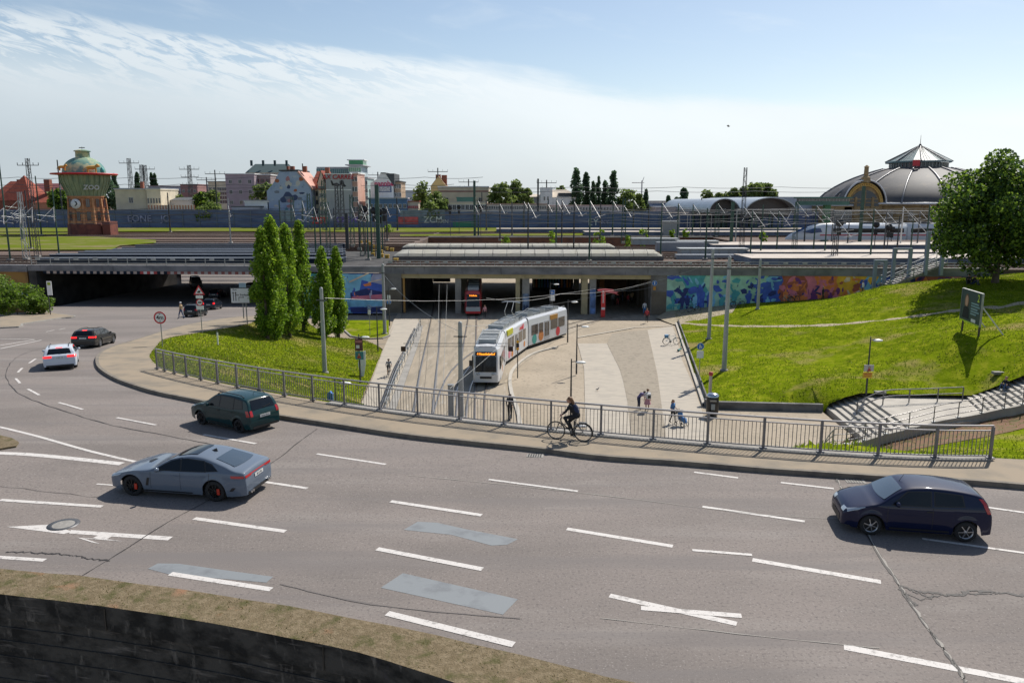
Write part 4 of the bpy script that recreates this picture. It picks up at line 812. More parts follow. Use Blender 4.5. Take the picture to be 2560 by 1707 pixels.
part(t, 'wall', [((w / 2 - 8, -2.6, 0, w / 2 + 4, 12, h - .3), BRK)]); part(t, 'chimney', [((-w / 2 + 9, 5, h + 2, -w / 2 + 11, 6.5, ZT(446, 300)), BRK)]); part(t, 'chimney', [((w / 2 + 6.5, 3, 0, w / 2 + 8.6, 5, ZT(448, 300) + .3), BRK)])
for i in range(3): window(t, w / 2 - 6 + i * 4, -2.61, h * .45, 1.5, 2.3, mat('window_frame', (.55, .54, .50), .6))
bld('brick_shed', 'low orange brick outbuilding beside the red-roofed house', 62, 132, 506, 298, 12, ORB, 'building', 'gx', 484, TILE, (5, 1, .5, .5), wsz=(1.2, 2.4))
bld('apartment_row', 'long low apartment row with dark red roof behind the water tower', 78, 180, 478, 420, 14, GREYR, 'building', 'gx', 458, M_('dull_red_roof', (.16, .05, .05)), (14, 1, .6, .6))
t = bld('beige_block', 'plain beige flat-roofed block with a chimney right of the water tower', 291, 368, 474, 262, 16, BEIGE, 'building', 'flat', None, GREYR, (1, 1, .72, .72), wsz=(1.3, 1.7))
part(t, 'chimney', [((2.0, 3, t['_h'], 3.0, 4, ZT(454, 262) + .3), BRK)])
t = bld('beige_annex', 'cream annex with a row of five tall windows right of the beige block', 369, 404, 473, 261, 14, CREAM, 'building', 'flat', None, GREYR, (5, 1, .70, .70), wsz=(.5, 1.6), over=.15)
t = bld('boundary_fence', 'striped brick and cream boundary wall in front of grey sheds', 371, 486, 513, 258.5, .4, CREAM, 'wall', cornice=False)
for i in range(17): part(t, 'pier', [((-t['_w'] / 2 + i * .94, -.1, t['_h'] - 1.4, -t['_w'] / 2 + i * .94 + .4, 0, t['_h']), ORB)])
bld('grey_shed', 'low grey shed with a sloping roof behind the striped wall', 400, 486, 500, 268, 12, GREYR, 'building', 'gx', 493, ROOFD)
for (lab, a, b, v, D, wall, nx, nz, rf, vr) in (('wide grey apartment block with red roof edge in the far distance', 375, 470, 466, 520, M_('far_grey', (.30, .31, .34)), 12, 2, 'flat', None), ('distant apartment row with rust coloured gable end', 455, 497, 462, 480, M_('far_rust', (.24, .13, .12)), 3, 2, 'flat', None),
                                       ('pale lilac distant block left of the mauve house', 485, 533, 463, 500, M_('far_lilac', (.34, .36, .42)), 7, 3, 'flat', None), ('narrow cream house beside the mauve block', 552, 569, 455, 420, CREAM, 3, 4, 'flat', None), ('pale terrace block behind the white poles', 524, 554, 455, 460, BEIGE, 3, 3, 'flat', None)):
    bld('apartment_block', lab, a, b, v, D, 14, wall, 'building', rf, vr, M_('dull_red_roof', (.16, .05, .05)) if 'red' in lab else ROOFD, (nx, nz, .45, .8), wsz=(1.3, 1.6))
t = bld('mauve_block', 'mauve four-storey block with few small windows', 568, 640, 436, 330, 15, MAUVE, 'building', 'flat', None, WHT, (3, 4, .2, .85), wsz=(1.2, 1.4))
t = bld('mauve_wing', 'brownish right wing of the mauve block with small red windows', 640, 680, 438, 334, 18, M_('brown_mauve', (.24, .19, .18)), 'building', 'flat', None, WHT, (3, 1, .88, .88), wsz=(1.3, 1.2), frame=mat('red_frame', (.3, .08, .08), .7))
t = bld('dark_roofed_hall', 'large hall with a steep dark green roof standing behind the mauve block', 620, 722, 432, 400, 20, CREAM, 'building', 'gx', 408, TEALR, (9, 1, .93, .93), wsz=(1.6, 2), hip=2)
for i in range(4): part(t, 'roof_turret', [((-9 + i * 6, 3, t['_h'] + 3.5, -8 + i * 6, 4, t['_h'] + 6.3), TEALR)])
bld('white_shed', 'low white shed roof behind the noise barrier', 612, 672, 503, 262, 8, WHT, 'building', 'flat', None, GREYR)
bld('factory_hall', 'pale blue-grey factory hall with dark roof edge', 580, 650, 518, 259, 6, GREYR, 'building', 'flat', None, ROOFD)
D = 262
t = empty('mural_house', (UX(727, D), D, -.3), 0, 'gabled house whose wall is one huge pale blue mural with figures', 'house')
def gp(u, v, y=0): return (UX(u, D) - t.location.x, y, ZT(v, D) + .3)
outline = [(670, 562), (669, 478), (684, 462), (703, 430), (720, 429), (750, 429), (768, 452), (779, 470), (779, 562)]
MURB = mixmat('pale_blue_mural', [(.36, .43, .56), ((.24, .32, .47), .25, .48, .6, (1, 1, .5), 5, 3), ((.48, .52, .58), .5, .55, .68, (.6, 1, 1.4), 6, 7), ((.14, .17, .25), .9, .63, .72, I3, 5, 12)])
m = MB(); m.prism([gp(u, v) for u, v in outline], (0, 14, 0), MURB); m.build('wall', t)
m = MB(); m.prism([gp(750, 427, -.3), gp(783, 470, -.3), gp(783, 474, -.3), gp(748, 431, -.3)], (0, 15, 0), M_('pink_roof_edge', (.45, .25, .2))); m.prism([gp(702, 428, -.25), gp(751, 428, -.25), gp(751, 424, -.25), gp(702, 425, -.25)], (0, 14.5, 0), ROOFD); m.build('roof', t)
for (a, b) in ((717, 722), (726, 735), (757, 766)): m = MB(); m.prism([gp(a, 430, 2), gp(b, 430, 2), gp(b, 415, 2), gp(a, 415, 2)], (0, 1.5, 0), BRK); m.build('chimney', t)
m = MB(); m.prism([gp(748, 426, 6), gp(750, 426, 6), gp(750, 407, 6), gp(748, 407, 6)], (0, .4, 0), BLACK); m.build('flue', t)
m = MB(); rr = random.Random(9); FIG = [mat('mural_fig_' + k, c, .8) for k, c in (('navy', (.06, .08, .16)), ('rose', (.40, .20, .22)), ('rust', (.40, .14, .07)), ('cream', (.55, .52, .48)), ('teal', (.10, .26, .32)), ('grey', (.2, .22, .27)))]
def blob(u, v, w, h, c, y, n=9):
    m.add([gp(u + w * cos(2 * pi * k / n) * rr.uniform(.7, 1.1), v + h * sin(2 * pi * k / n) * rr.uniform(.7, 1.1), y) for k in range(n)], [tuple(range(n))], FIG[c])
for (u, v, w, h, c) in ((696, 452, 7, 6, 2), (723, 448, 6, 8, 1), (724, 460, 9, 10, 3), (724, 468, 5, 6, 0), (748, 458, 6, 8, 3), (756, 448, 7, 6, 2), (722, 490, 14, 11, 0), (723, 500, 19, 10, 5), (709, 500, 8, 10, 0), (726, 502, 7, 5, 1), (738, 494, 9, 8, 0), (750, 497, 8, 4, 5), (762, 504, 7, 3, 5), (724, 516, 9, 5, 1), (716, 530, 5, 14, 4), (731, 532, 5, 14, 4), (725, 545, 4, 8, 1), (694, 480, 8, 4, 5), (757, 483, 9, 3, 0), (690, 515, 6, 3, 3), (755, 525, 8, 5, 3), (705, 470, 5, 4, 3), (741, 476, 5, 4, 2)):
    blob(u, v, w, h, c, -.02 - .003 * len(m.f))
m.build('mural_painting', t)
t = bld('orange_roofed_house', 'cream house with an orange tiled mansard roof right of the mural house', 780, 800, 470, 268, 14, CREAM, 'house', 'gx', 427, TILE, (2, 4, .2, .85), wsz=(1.0, 1.5), over=.5, hip=1)
t = bld('gabled_house', 'narrow cream house with steep pointed gable', 797, 815, 458, 266, 14, CREAM, 'house', 'gy', 426, TILE, (2, 4, .2, .88), wsz=(.9, 1.4))
part(t, 'chimney', [((1.2, 1, t['_h'] + 1, 2.6, 2, t['_h'] + 5.2), BRK)])
t = bld('bay_house', 'cream house front with brown balcony bays beside the grey gable wall', 800, 822, 475, 263, 8, M_('warm_cream', (.5, .40, .28)), 'house', 'flat', None, TILE, (3, 4, .15, .85), wsz=(.8, 1.4))
D = 262; t = empty('gable_wall_building', (UX(850, D), D, -.3), 0, 'tall grey building wall with red CARREE lettering and two dark painted figures', 'building')
LETR = mat('red_lettering', (.42, .03, .04), .6); GGR = mixmat('gable_render', [(.40, .40, .40), ((.30, .31, .33), .3, .45, .62, (1, 1, .4), 5, 2)])
m = MB(); m.prism([gp(u, v) for u, v in ((817, 562), (817, 436), (880, 436), (880, 562))], (0, 14, 0), GGR); m.prism([gp(u, v, -.06) for u, v in ((817, 476), (880, 476), (880, 473.5), (817, 473.5))], (0, .06, 0), WHT); m.build('wall', t)
m = MB(); m.prism([gp(815, 436.2, -.2), gp(881, 436.2, -.2), gp(881, 434, -.2), gp(815, 434, -.2)], (0, 14.4, 0), WHT); m.build('roof', t)
m = MB(); text_mesh('AX CARREE', 2.0, LETR, m, Matrix.Translation(gp(848, 443, -.12)) @ Matrix.Rotation(pi / 2, 4, 'X'), .15, .03, .05); m.build('lettering', t)
m = MB()
for (pts) in ([(829, 451), (833, 452), (836, 459), (846, 461), (846, 466), (832, 464)], [(852, 456), (856, 450), (861, 452), (863, 460), (868, 466), (862, 468), (857, 462), (851, 466)], [(839, 458), (845, 457), (852, 462), (846, 468)]): m.add([gp(u, v, -.03 - .004 * len(m.f)) for u, v in pts], [tuple(range(len(pts)))], BLACK)
m.build('painted_figures', t)
t = bld('pink_stone_house', 'pink and cream house front between the grey gable and the glass tower', 880, 896, 434, 264, 13, M_('pink_stone', (.46, .28, .22)), 'house', 'flat', None, WHT, (2, 5, .15, .9), wsz=(.9, 1.5), frame=WHT)
t = bld('glass_office', 'glass office building with green window bands and a stepped roof', 798, 876, 420, 300, 16, M_('office_grey', (.28, .33, .34)), 'office building', 'flat', None, GREYR, (16, 1, .93, .93), wsz=(1.4, 2.2), frame=mat('pale_green_frame', (.35, .45, .42), .5), glass=mat('office_glass', (.06, .16, .17), .15))
GRN = mat('green_glass', (.05, .28, .11), .2);
t = bld('green_glass_tower', 'slim corner tower with green glass and a round roof terrace', 876, 905, 414, 297, 14, M_('tower_grey', (.30, .36, .38)), 'office building', 'flat', None, GREYR, (6, 9, .08, .93), wsz=(.75, 1.5), frame=WHT, glass=GRN, over=1.2)
m = MB(); m.box(-2.6, 2, t['_h'] + .35, 2.8, 9, t['_h'] + 2.0, GRN); m.box(-3.2, 1.5, t['_h'] + 2.0, 3.4, 9.5, t['_h'] + 2.3, WHT); m.build('penthouse', t)
bld('teal_block', 'pale teal apartment block with many windows right of the glass tower', 898, 920, 446, 290, 14, M_('pale_teal', (.28, .36, .35)), 'building', 'flat', None, GREYR, (4, 6, .1, .9), wsz=(.9, 1.4), frame=WHT)
D = 270; t = empty('white_gable_house', (UX(955, D), D, -.3), 0, 'white gable house with a pink and blue banner on its wall', 'house')
m = MB(); m.prism([gp(u, v) for u, v in ((928, 562), (928, 458), (944, 448), (955, 432), (966, 432), (984, 456), (984, 562))], (0, 12, 0), WHT); m.build('wall', t)
m = MB(); m.prism([gp(966, 434, -.2), gp(988, 434, -.2), gp(988, 462, -.2), gp(984, 462, -.2)], (0, 12.4, 0), ROOFD); m.prism([gp(954, 431.5, -.15), gp(967, 431.5, -.15), gp(967, 434, -.15), gp(954, 434, -.15)], (0, 12.3, 0), ROOFD); m.build('roof', t)
m = MB(); text_mesh('nannhe', 2.3, mat('pink_letters', (.55, .06, .15), .6), m, Matrix.Translation(gp(962, 459.5, -.1)) @ Matrix.Rotation(pi / 2, 4, 'X'), 0, .03, .07); m.build('lettering', t)
part(t, 'banner', [((gp(947, 0)[0], -.1, gp(0, 481)[2], gp(980, 0)[0], -.02, gp(0, 464)[2]), mat('banner_blue', (.08, .13, .24), .6))]); part(t, 'banner_panel', [((gp(950, 0)[0], -.14, gp(0, 479)[2], gp(977, 0)[0], -.1, gp(0, 467)[2]), mat('banner_text_grey', (.5, .5, .5), .6, 0, 2, .4))])
bld('brown_terrace', 'brown and cream terrace front right of the white gable house', 988, 1003, 455, 272, 12, M_('terrace_brown', (.36, .26, .18)), 'house', 'flat', None, ROOFD, (3, 5, .15, .9), wsz=(.8, 1.3), frame=WHT)
bld('pale_warehouse', 'pale grey warehouse between the brown terrace and the birch trees', 1003, 1042, 478, 330, 14, M_('pale_blue_grey', (.42, .45, .48)), 'building', 'flat', None, GREYR)
bld('blue_glass_shop', 'blue glazed low pavilion behind the glass noise barrier', 922, 1018, 497, 262, 5, M_('pavilion_blue', (.08, .14, .24)), 'building', 'flat', None, GREYR, (8, 1, .75, .75), wsz=(1, 1.2))
bld('red_sign_shop', 'low shop with a red lettered sign beside the trees', 1018, 1046, 505, 263, 5, M_('shop_cream', (.46, .38, .30)), 'shop', 'flat', None, TILE, (3, 1, .8, .8), wsz=(1.2, .9), glass=mat('shop_red', (.5, .12, .1), .6))
t = bld('beige_hall', 'long beige hall with a thin brown band below its flat roof', 1096, 1222, 468, 300, 20, BEIGE, 'building', 'flat', None, WHT, (3, 1, .62, .62), wsz=(1.2, 2.6), over=.2)
part(t, 'roof_band', [((-t['_w'] / 2 - .02, -.06, t['_h'] - 1.9, t['_w'] / 2 + .02, 0, t['_h'] - 1.3), M_('band_brown', (.25, .12, .09)))]); part(t, 'downpipe', [((t['_w'] / 2 - 2.8, -.16, 0, t['_w'] / 2 - 2.5, -.02, t['_h'] - 2), STEELD)])
t = bld('yellow_gable_house', 'yellow gable with two red chimneys rising behind the beige hall', 1078, 1116, 465, 330, 12, M_('yellow_render', (.50, .36, .16)), 'house', 'gy', 440, M_('gable_roof', (.3, .2, .12)), over=.1)
part(t, 'chimney', [((-1.5, 4, t['_h'] + 2.5, .6, 5.5, t['_h'] + 4.8), BRK)]); part(t, 'chimney', [((1.0, 4, t['_h'] - 1, 3.2, 6, t['_h'] + 4.6), BRK)])
t = bld('signal_building', 'low cream station building with a row of windows in front of the beige hall', 1120, 1216, 507, 262, 8, CREAM, 'building', 'flat', None, M_('light_roof', (.40, .34, .28)), (9, 1, .82, .82), wsz=(1.1, 1.5))
bld('green_roof_canopy', 'flat dark green canopy above the cream station building', 1142, 1186, 493, 275, 10, M_('dark_green_roof', (.05, .13, .12)), 'canopy')
t = bld('long_station_wing', 'very long low cream wing with brown roof and many small windows', 1216, 1366, 512, 263, 8, M_('wing_cream', (.48, .42, .35)), 'building', 'flat', None, M_('wing_brown', (.24, .15, .11)), (26, 1, .87, .87), wsz=(.55, .9))
t = bld('long_station_wing', 'far pale continuation of the low wing, right of the white house', 1366, 1560, 516, 268, 8, M_('wing_pale', (.45, .40, .36)), 'building', 'flat', None, M_('wing_pink', (.34, .25, .22)), (26, 1, .87, .87), wsz=(.55, .9))
t = bld('white_villa', 'white house with a square stair tower and a pale hipped roof', 1344, 1442, 493, 300, 14, WHT, 'house', 'gx', 474, M_('pale_roof', (.42, .36, .29)), (5, 1, .4, .4), wsz=(1.2, 1.5), hip=3.5)
part(t, 'stair_tower', [((-t['_w'] / 2 + 1, -1, 0, -t['_w'] / 2 + 5.6, 5, ZT(469, 300) + .3), WHT)]); part(t, 'dormer', [((.5, .5, t['_h'] - .2, 5.4, 4, t['_h'] + 1.6), ROOFD)])
for i in (0, 1):
    for k in (0, 1): window(t, -t['_w'] / 2 + 2.6 + i * 1.3, -1.01, t['_h'] * (.95 - .42 * k), .5, 1.4, mat('window_frame', (.55, .54, .50), .6))
bld('grey_annex', 'small grey-white annex with a sloping roof left of the white house', 1320, 1345, 492, 303, 10, GREYR, 'house', 'gx', 485, M_('pale_roof', (.42, .36, .29)))
for (lab, a, b, v, D, wall) in (('long distant blue shed roof left of the arched halls', 1630, 1790, 509, 420, M_('far_blue', (.12, .17, .27))), ('low pale distant warehouse row on the horizon', 1560, 1700, 503, 700, M_('far_pale', (.5, .46, .42))), ('pale pink distant flat building in front of the blue shed', 1640, 1762, 519, 280, M_('far_pink', (.48, .40, .37))), ('distant grey depot on the right horizon behind the halls', 1480, 1640, 507, 600, M_('far_grey2', (.33, .37, .40)))):
    bld('warehouse', lab, a, b, v, D, 12, wall, 'warehouse', 'flat', None, GREYR)
def arch_hall(u0, u1, vt, vb, D, L, lab):
    x0, x1 = UX(u0, D), UX(u1, D); cx = (x0 + x1) / 2; a = (x1 - x0) / 2; zt, zb = ZT(vt, D), ZT(vb, D)
    t = empty('train_hall', (cx, D, 0), 0, lab, 'train hall', 'arched train halls'); m = MB(); HM = mat('hall_roof_metal', (.34, .37, .40), .4, .5, .4, .12)
    def arc(s, y, dz=0): return [(-a * s * cos(pi * k / 20), y, zb + (zt - zb) * s * sin(pi * k / 20) + dz) for k in range(21)]
    A, B = arc(1, 0), arc(1, L); C_, D_ = arc(.965, 0, -.1), arc(.965, L, -.1); V = A + B + C_ + D_; n = 21; fs = []
    for k in range(20): fs += [(k, k + 1, n + k + 1, n + k), (2 * n + k, 3 * n + k, 3 * n + k + 1, 2 * n + k + 1), (k, 2 * n + k, 2 * n + k + 1, k + 1)]
    m.add(V, fs, HM); m.build('roof', t)
    m = MB(); E = arc(.96, 5); m.add(E + [(-a * .96, 5, zb - 1.2), (a * .96, 5, zb - 1.2)], [tuple(range(21)) + (22, 21)], mat('hall_gable_glass', (.06, .05, .05), .4, 0, .3, .3)); m.box(-a * .96, 4.8, zb - .3, a * .96, 5.0, zb + .1, STEEL); m.build('gable_screen', t)
    m = MB(); m.tube((0, 0, -.2), (0, 0, zb), .3, .3, GREENM, 8); reps(t, 'column', m, [(x, y, 0) for x in (-a * .95, -a * .5, 0, a * .5, a * .95) for y in (1, 20)])
arch_hall(1773, 1852, 496, 531, 232, 70, 'smaller arched train hall with a glazed brown gable'); arch_hall(1862, 1994, 493, 533, 226, 70, 'larger arched train hall with curved metal roof')
bld('hall_roof_block', 'long flat pale grey roof behind the two arched train halls', 1850, 2090, 495, 262, 40, mat('pale_metal_wall', (.40, .42, .46), .5, .2, .2, .1), 'building', 'flat', None, mat('pale_metal_wall', (.4, .42, .46)), cornice=False, over=.05)
DX, DY = (2296 - CU) / F * 276 / 1.025, 276; t = empty('domed_station', (DX, DY, -.3), 0, 'sandstone station building under a huge ribbed dome with a glass lantern', 'station building')
SAND = mixmat('sandstone', [(.34, .24, .12), ((.22, .15, .08), .4, .45, .62, I3, 5, 3), ((.44, .33, .18), 1.2, .55, .7, I3, 4, 6)]); LEAD = mixmat('lead_dome', [(.085, .083, .085), ((.055, .057, .065), .12, .45, .6, I3, 4, 3), ((.13, .115, .10), .35, .55, .7, I3, 5, 8)], rough=.62, spec=.2)
RB = 33.3; ze, zt = ZT(511, 250) + .3, ZT(420, 266) + .3; NR = 16; rt = 10.6
prof = [(RB * a / 233, ze + (zt - ze) * (510 - b) / 90) for a, b in [(233, 510), (228, 500), (212, 483), (190, 467), (168, 454), (145, 443), (120, 433), (98, 425.5), (79, 420)]]
m = MB(); m.lathe((0, 0, 0), prof, LEAD, NR * 4, smooth=True, a0=pi / NR); m.build('dome', t)
m = MB()
for k in range(NR): a = 2 * pi * (k + .5) / NR; m.path([((r + .1) * cos(a), (r + .1) * sin(a), z + .12) for r, z in prof], .33, mat('dome_rib', (.17, .17, .175), .45, .3), 6)
m.build('dome_rib', t)
m = MB(); m.lathe((0, 0, 0), [(RB - .5, 0), (RB - .5, ze - .6), (RB + .6, ze - .5), (RB + .6, ze)], SAND, NR, smooth=False); m.build('wall', t)
m = MB(); m.lathe((0, 0, 0), [(RB + .9, ze), (RB + .9, ze + .5), (RB - .4, ze + .7)], mat('eaves_white', (.55, .56, .58), .5), NR, smooth=False); m.build('eaves', t)
m = MB(); m.lathe((0, 0, 0), [(9.2, zt - .3), (9.2, zt + 2.0)], mat('lantern_glass', (.03, .05, .06), .2), 16, smooth=False)
for k in range(48): a = 2 * pi * k / 48; m.box(9.25 * cos(a) - .08, 9.25 * sin(a) - .08, zt - .2, 9.25 * cos(a) + .08, 9.25 * sin(a) + .08, zt + 2, STEEL)
m.lathe((0, 0, 0), [(10.9, zt - .1), (11.0, zt + .25), (9.3, zt + .35)], STEELD, 32); m.build('lantern', t)
zl = ZT(401, 266) + .3; za = ZT(363, 272) + .3
m = MB(); LG = mixmat('lantern_roof_glass', [(.12, .19, .20), ((.20, .26, .27), .4, .5, .6, (3, 1, 1), 3, 3)], rough=.5, spec=.2); m.lathe((0, 0, 0), [(10.6, zl - .5), (10.6, zl), (.35, za)], LG, 8, smooth=False, a0=pi / 8)
for k in range(8): a = 2 * pi * (k + .5) / 8; m.tube((10.7 * cos(a), 10.7 * sin(a), zl), (.3 * cos(a), .3 * sin(a), za + .1), .2, .2, mat('dome_rib', (.3, .3, .3)), 6)
for k in range(64):
    a = 2 * pi * k / 64; rr_ = 10.6 * cos(pi / 8) / cos(((a - pi / 8) % (pi / 4)) - pi / 8) if False else 9.9
    m.tube((rr_ * cos(a), rr_ * sin(a), zl + .15), (.35 * cos(a), .35 * sin(a), za + .03), .05, .05, STEELD, 4, False)
m.build('lantern_roof', t)
m = MB(); m.tube((0, 0, za), (0, 0, ZT(329, 262) + .3), .12, .04, STEELD); m.sph((0, 0, ZT(355, 262) + .3), .45, STEELD); m.build('spire', t)
m = MB(); lx, ly = -5.8, -9.8; z0 = zt + .6; m.box(lx - 1.7, ly - 1.2, z0, lx + .6, ly - .9, z0 + 2.0, mat('sign_red', (.55, .03, .04), .5)); m.build('red_sign', t)
m = MB()
for i, k in enumerate((-7.5, -4.8, -1.8, 2.6, 5.2, 7.6)): y = -sqrt(13.8 ** 2 - k * k); m.box(k - 1, y - .8, zt - 1.7, k + 1, y + .8, zt - 1.2, mat('rooflight', (.75, .75, .74), .3))
m.build('rooflight', t)
px = (2159.5 - CU) / F * 252 / 1.016 - DX; py = 246 - DY + 6; m = MB(); a = 6.1; zc, zp = ZT(513, 246) + .3, ZT(455, 246) + .3
arcp = [(px - a * cos(pi * k / 24), py, zc + (zp - zc) * sin(pi * k / 24)) for k in range(25)]
m.prism([(px - a, py, 0)] + arcp + [(px + a, py, 0)], (0, 4, 0), SAND); m.build('portal', t)
m = MB(); ar2 = [(px - a * .78 * cos(pi * k / 16), py - .12, zc - .4 + (zp - zc) * .72 * sin(pi * k / 16)) for k in range(17)]; m.prism(ar2, (0, .1, 0), mat('portal_glass', (.04, .055, .07), .2))
for k in (-.45, 0, .45): m.box(px + a * k - .4, py - .3, zc - 4, px + a * k + .4, py - .13, zc + 4.6 * (1 - abs(k)), SAND)
for k in (.35, .7): m.box(px - a * .75, py - .26, zc - .4 + k * 3, px + a * .75, py - .13, zc - .1 + k * 3, SAND)
m.build('portal_window', t)
m = MB(); rr = random.Random(1)
for r_ in (.87, .96): m.path([(px - a * r_ * cos(pi * k / 24), py - .25, zc + (zp - zc) * r_ * sin(pi * k / 24)) for k in range(25)], .28, M_('ornament_gold', (.42, .27, .08)), 6)
for k in range(1, 24): m.sph((px - a * .91 * cos(pi * k / 24), py - .3, zc + (zp - zc) * .91 * sin(pi * k / 24)), .30, M_('ornament_gold', (.42, .27, .08)), 6)
m.build('portal_ornament', t)
m = MB(); V = []; fs = []
for j, y in enumerate((py - .8, py + 4)):
    for k in range(25): V.append((px - (a + .8) * cos(pi * k / 24), y, zc + (zp - zc + .7) * sin(pi * k / 24)))
for k in range(24): fs.append((k, k + 1, 25 + k + 1, 25 + k))
m.add(V, fs, LEAD, True); m.path([V[k] for k in range(25)], .25, mat('eaves_white', (.5, .5, .5)), 6); m.build('portal_roof', t)
m = MB(); m.lathe((px, py, 0), [(1.6, zp), (1.4, zp + 1.5), (.6, zp + 2.2), (.75, zp + 2.4), (.7, zp + 4.6), (.9, zp + 4.8), (.2, zp + 5.4)], SAND, 8, smooth=False); m.build('finial', t)
for i in range(15):
    a = -pi / 2 + (i - 7) * .17; x, y = (RB + .05) * cos(a), (RB + .05) * sin(a)
    if abs(x - px) < 7.5: continue
    o = window(t, x, y - .3, ze * .5, 1.5, 3.2, SAND);
for i in range(3): part(t, 'porch', [((6 + i * 9, -RB - 2 + i * 2, 0, 13 + i * 9, -RB + 6, ze * .62), SAND)])
m = MB(); m.lathe((6.5, -RB + 2, 0), [(5.2, ze + .2), (5.4, ze + .7), (3, ze + 1.6), (.1, ze + 2.2)], LEAD, 20, smooth=True); m.build('side_dome', t)
bld('station_wing', 'yellow sandstone wing left of the domed station', 2060, 2130, 515, 252, 14, SAND, 'building', 'flat', None, mat('eaves_white', (.5, .5, .5)), (9, 1, .55, .55), wsz=(.9, 3))
D = 170; t = empty('signal_box', (UX(2055, D), D, 0), 0, 'dark green signal box gallery carried over the tracks on a thick post', 'signal box')
zb, zt_ = ZT(513, D), ZT(494, D); x0, x1 = UX(1993, D) - t.location.x, UX(2118, D) - t.location.x; GB = M_('signal_green', (.06, .12, .095))
m = MB(); m.box(x0, -1, zb, x1, 1, zb + .8, GB); m.build('gallery', t); m = MB(); m.box(x0 + .1, -.9, zb + .8, x1 - .1, .9, zt_ - .2, GLASSD)
for i in range(16): x = x0 + (x1 - x0) * i / 15; m.box(x - .05, -.96, zb + .8, x + .05, -.9, zt_ - .2, STEEL)
m.build('window_band', t); m = MB(); m.box(x0 - .4, -1.5, zt_ - .2, x1 + .4, 1.5, zt_ + .1, GB); m.build('roof', t); m = MB(); X = UX(2067, D) - t.location.x; m.box(X - .65, -.6, -.1, X + .65, .6, zb, M_('gantry_green', (.05, .12, .055))); m.build('post', t)
D = 199; tw = empty('water_tower', ((216 - CU) / F * 205 / 1.018, D + 6, -.3), 0, 'old brick water tower with green painted tank, red ring and animal figures', 'water tower')
z = lambda v: ZT(v, D) + .3; r = lambda px: px / F * D / 2
BRW = mixmat('tower_brick', [(.52, .26, .13), ((.38, .16, .08), .5, .45, .62, I3, 5, 3), ((.48, .27, .14), 1.4, .55, .7, I3, 4, 6)]); BRD = mixmat('tower_base_brick', [(.20, .07, .05), ((.13, .05, .04), .6, .45, .6, I3, 4, 3)])
m = MB(); m.lathe((0, 0, 0), [(r(100), -.2), (r(97), z(560)), (r(93), z(559))], BRD, 12, smooth=False); m.build('base', tw)
m = MB(); m.lathe((0, 0, 0), [(r(91), z(559)), (r(85), z(494)), (r(90), z(493)), (r(90), z(490))], BRW, 12, smooth=False, a0=pi / 12); m.build('shaft', tw)
m = MB()
for k in range(12): a = pi / 12 + 2 * pi * k / 12; m.tube((r(91) * cos(a), r(91) * sin(a), z(562)), (r(84) * cos(a), r(84) * sin(a), z(496)), .36, .3, BRW, 6)
m.build('pilaster', tw)
for k in range(12):
    a = 2 * pi * k / 12;
    if sin(a) > .3: continue
    for v, h_ in ((508, 2.0), (541, 2.2)):
        rr_ = r(89 if v < 520 else 91) * .985; o = window(tw, rr_ * cos(a), rr_ * sin(a), z(v), .8, h_, BRD); o.rotation_euler = (0, 0, a + pi / 2)
TG = mixmat('tank_green', [(.28, .33, .20), ((.18, .24, .16), .35, .45, .6, (3, 3, .3), 4, 3), ((.36, .37, .24), .8, .58, .72, (4, 4, .4), 4, 9)]); DG = mixmat('dome_green', [(.26, .34, .22), ((.10, .23, .22), .16, .42, .58, I3, 5, 3), ((.55, .52, .32), .3, .50, .62, I3, 6, 8)])
m = MB(); m.lathe((0, 0, 0), [(r(84), z(491)), (r(88), z(480)), (r(104), z(462)), (r(111), z(450)), (r(113), z(437))], TG, 32); m.build('tank', tw)
m = MB()
for k in range(28): a = 2 * pi * k / 28; m.path([((rr_ + .08) * cos(a), (rr_ + .08) * sin(a), z(v)) for rr_, v in ((r(84), 491), (r(88), 480), (r(104), 462), (r(111), 450), (r(113), 437))], .12, TG, 4)
m.build('tank_rib', tw)
m = MB(); m.lathe((0, 0, 0), [(r(110), z(437)), (r(150), z(435.5)), (r(153), z(434)), (r(150), z(432)), (r(108), z(431.5))], mat('ring_red', (.50, .02, .03), .5), 40); m.build('ring', tw)
m = MB(); m.lathe((0, 0, 0), [(r(99) * cos(t_), z(432) + (z(389) - z(432)) * sin(t_) * 1.02) for t_ in [k * pi / 2 / 12 * .93 for k in range(13)]], DG, 36); m.build('dome', tw)
m = MB(); m.lathe((0, 0, 0), [(r(33), z(393)), (r(32), z(376)), (r(40), z(375.5)), (r(36), z(373)), (r(12), z(370)), (.05, z(369.5))], DG, 24); m.build('cap', tw)
m = MB(); m.tube((.0, 0, z(370)), (0, 0, z(363)), .05, .05, BLACK); m.box(-.75, -.05, z(366.5), .75, .05, z(364.5), BLACK); m.build('weather_vane', tw)
LION = M_('figure_ochre', (.45, .23, .05))
def beast(x, y, zz, s, rz, name):
    m = MB(); f = lambda a, b, c: (a * s, b * s, c * s)
    m.path([f(-1.0, 0, .95), f(-.5, 0, 1.05), f(.2, 0, 1.05), f(.75, 0, 1.2)], [.32 * s, .38 * s, .40 * s, .36 * s], LION, 8); m.sph(f(1.0, 0, 1.45), .38 * s, LION, 8); m.sph(f(1.3, 0, 1.35), .2 * s, LION, 8)
    for a, b in ((-.85, .18), (-.85, -.18), (.65, .18), (.65, -.18)): m.tube(f(a, b, 1.0), f(a + .05, b, 0), .16 * s, .10 * s, LION, 6)
    m.path([f(-1.1, 0, 1.05), f(-1.5, 0, .8), f(-1.6, 0, .35)], .06 * s, LION, 5); o = m.build(name, tw); o.location = (x, y, zz); o.rotation_euler = (0, 0, rz)
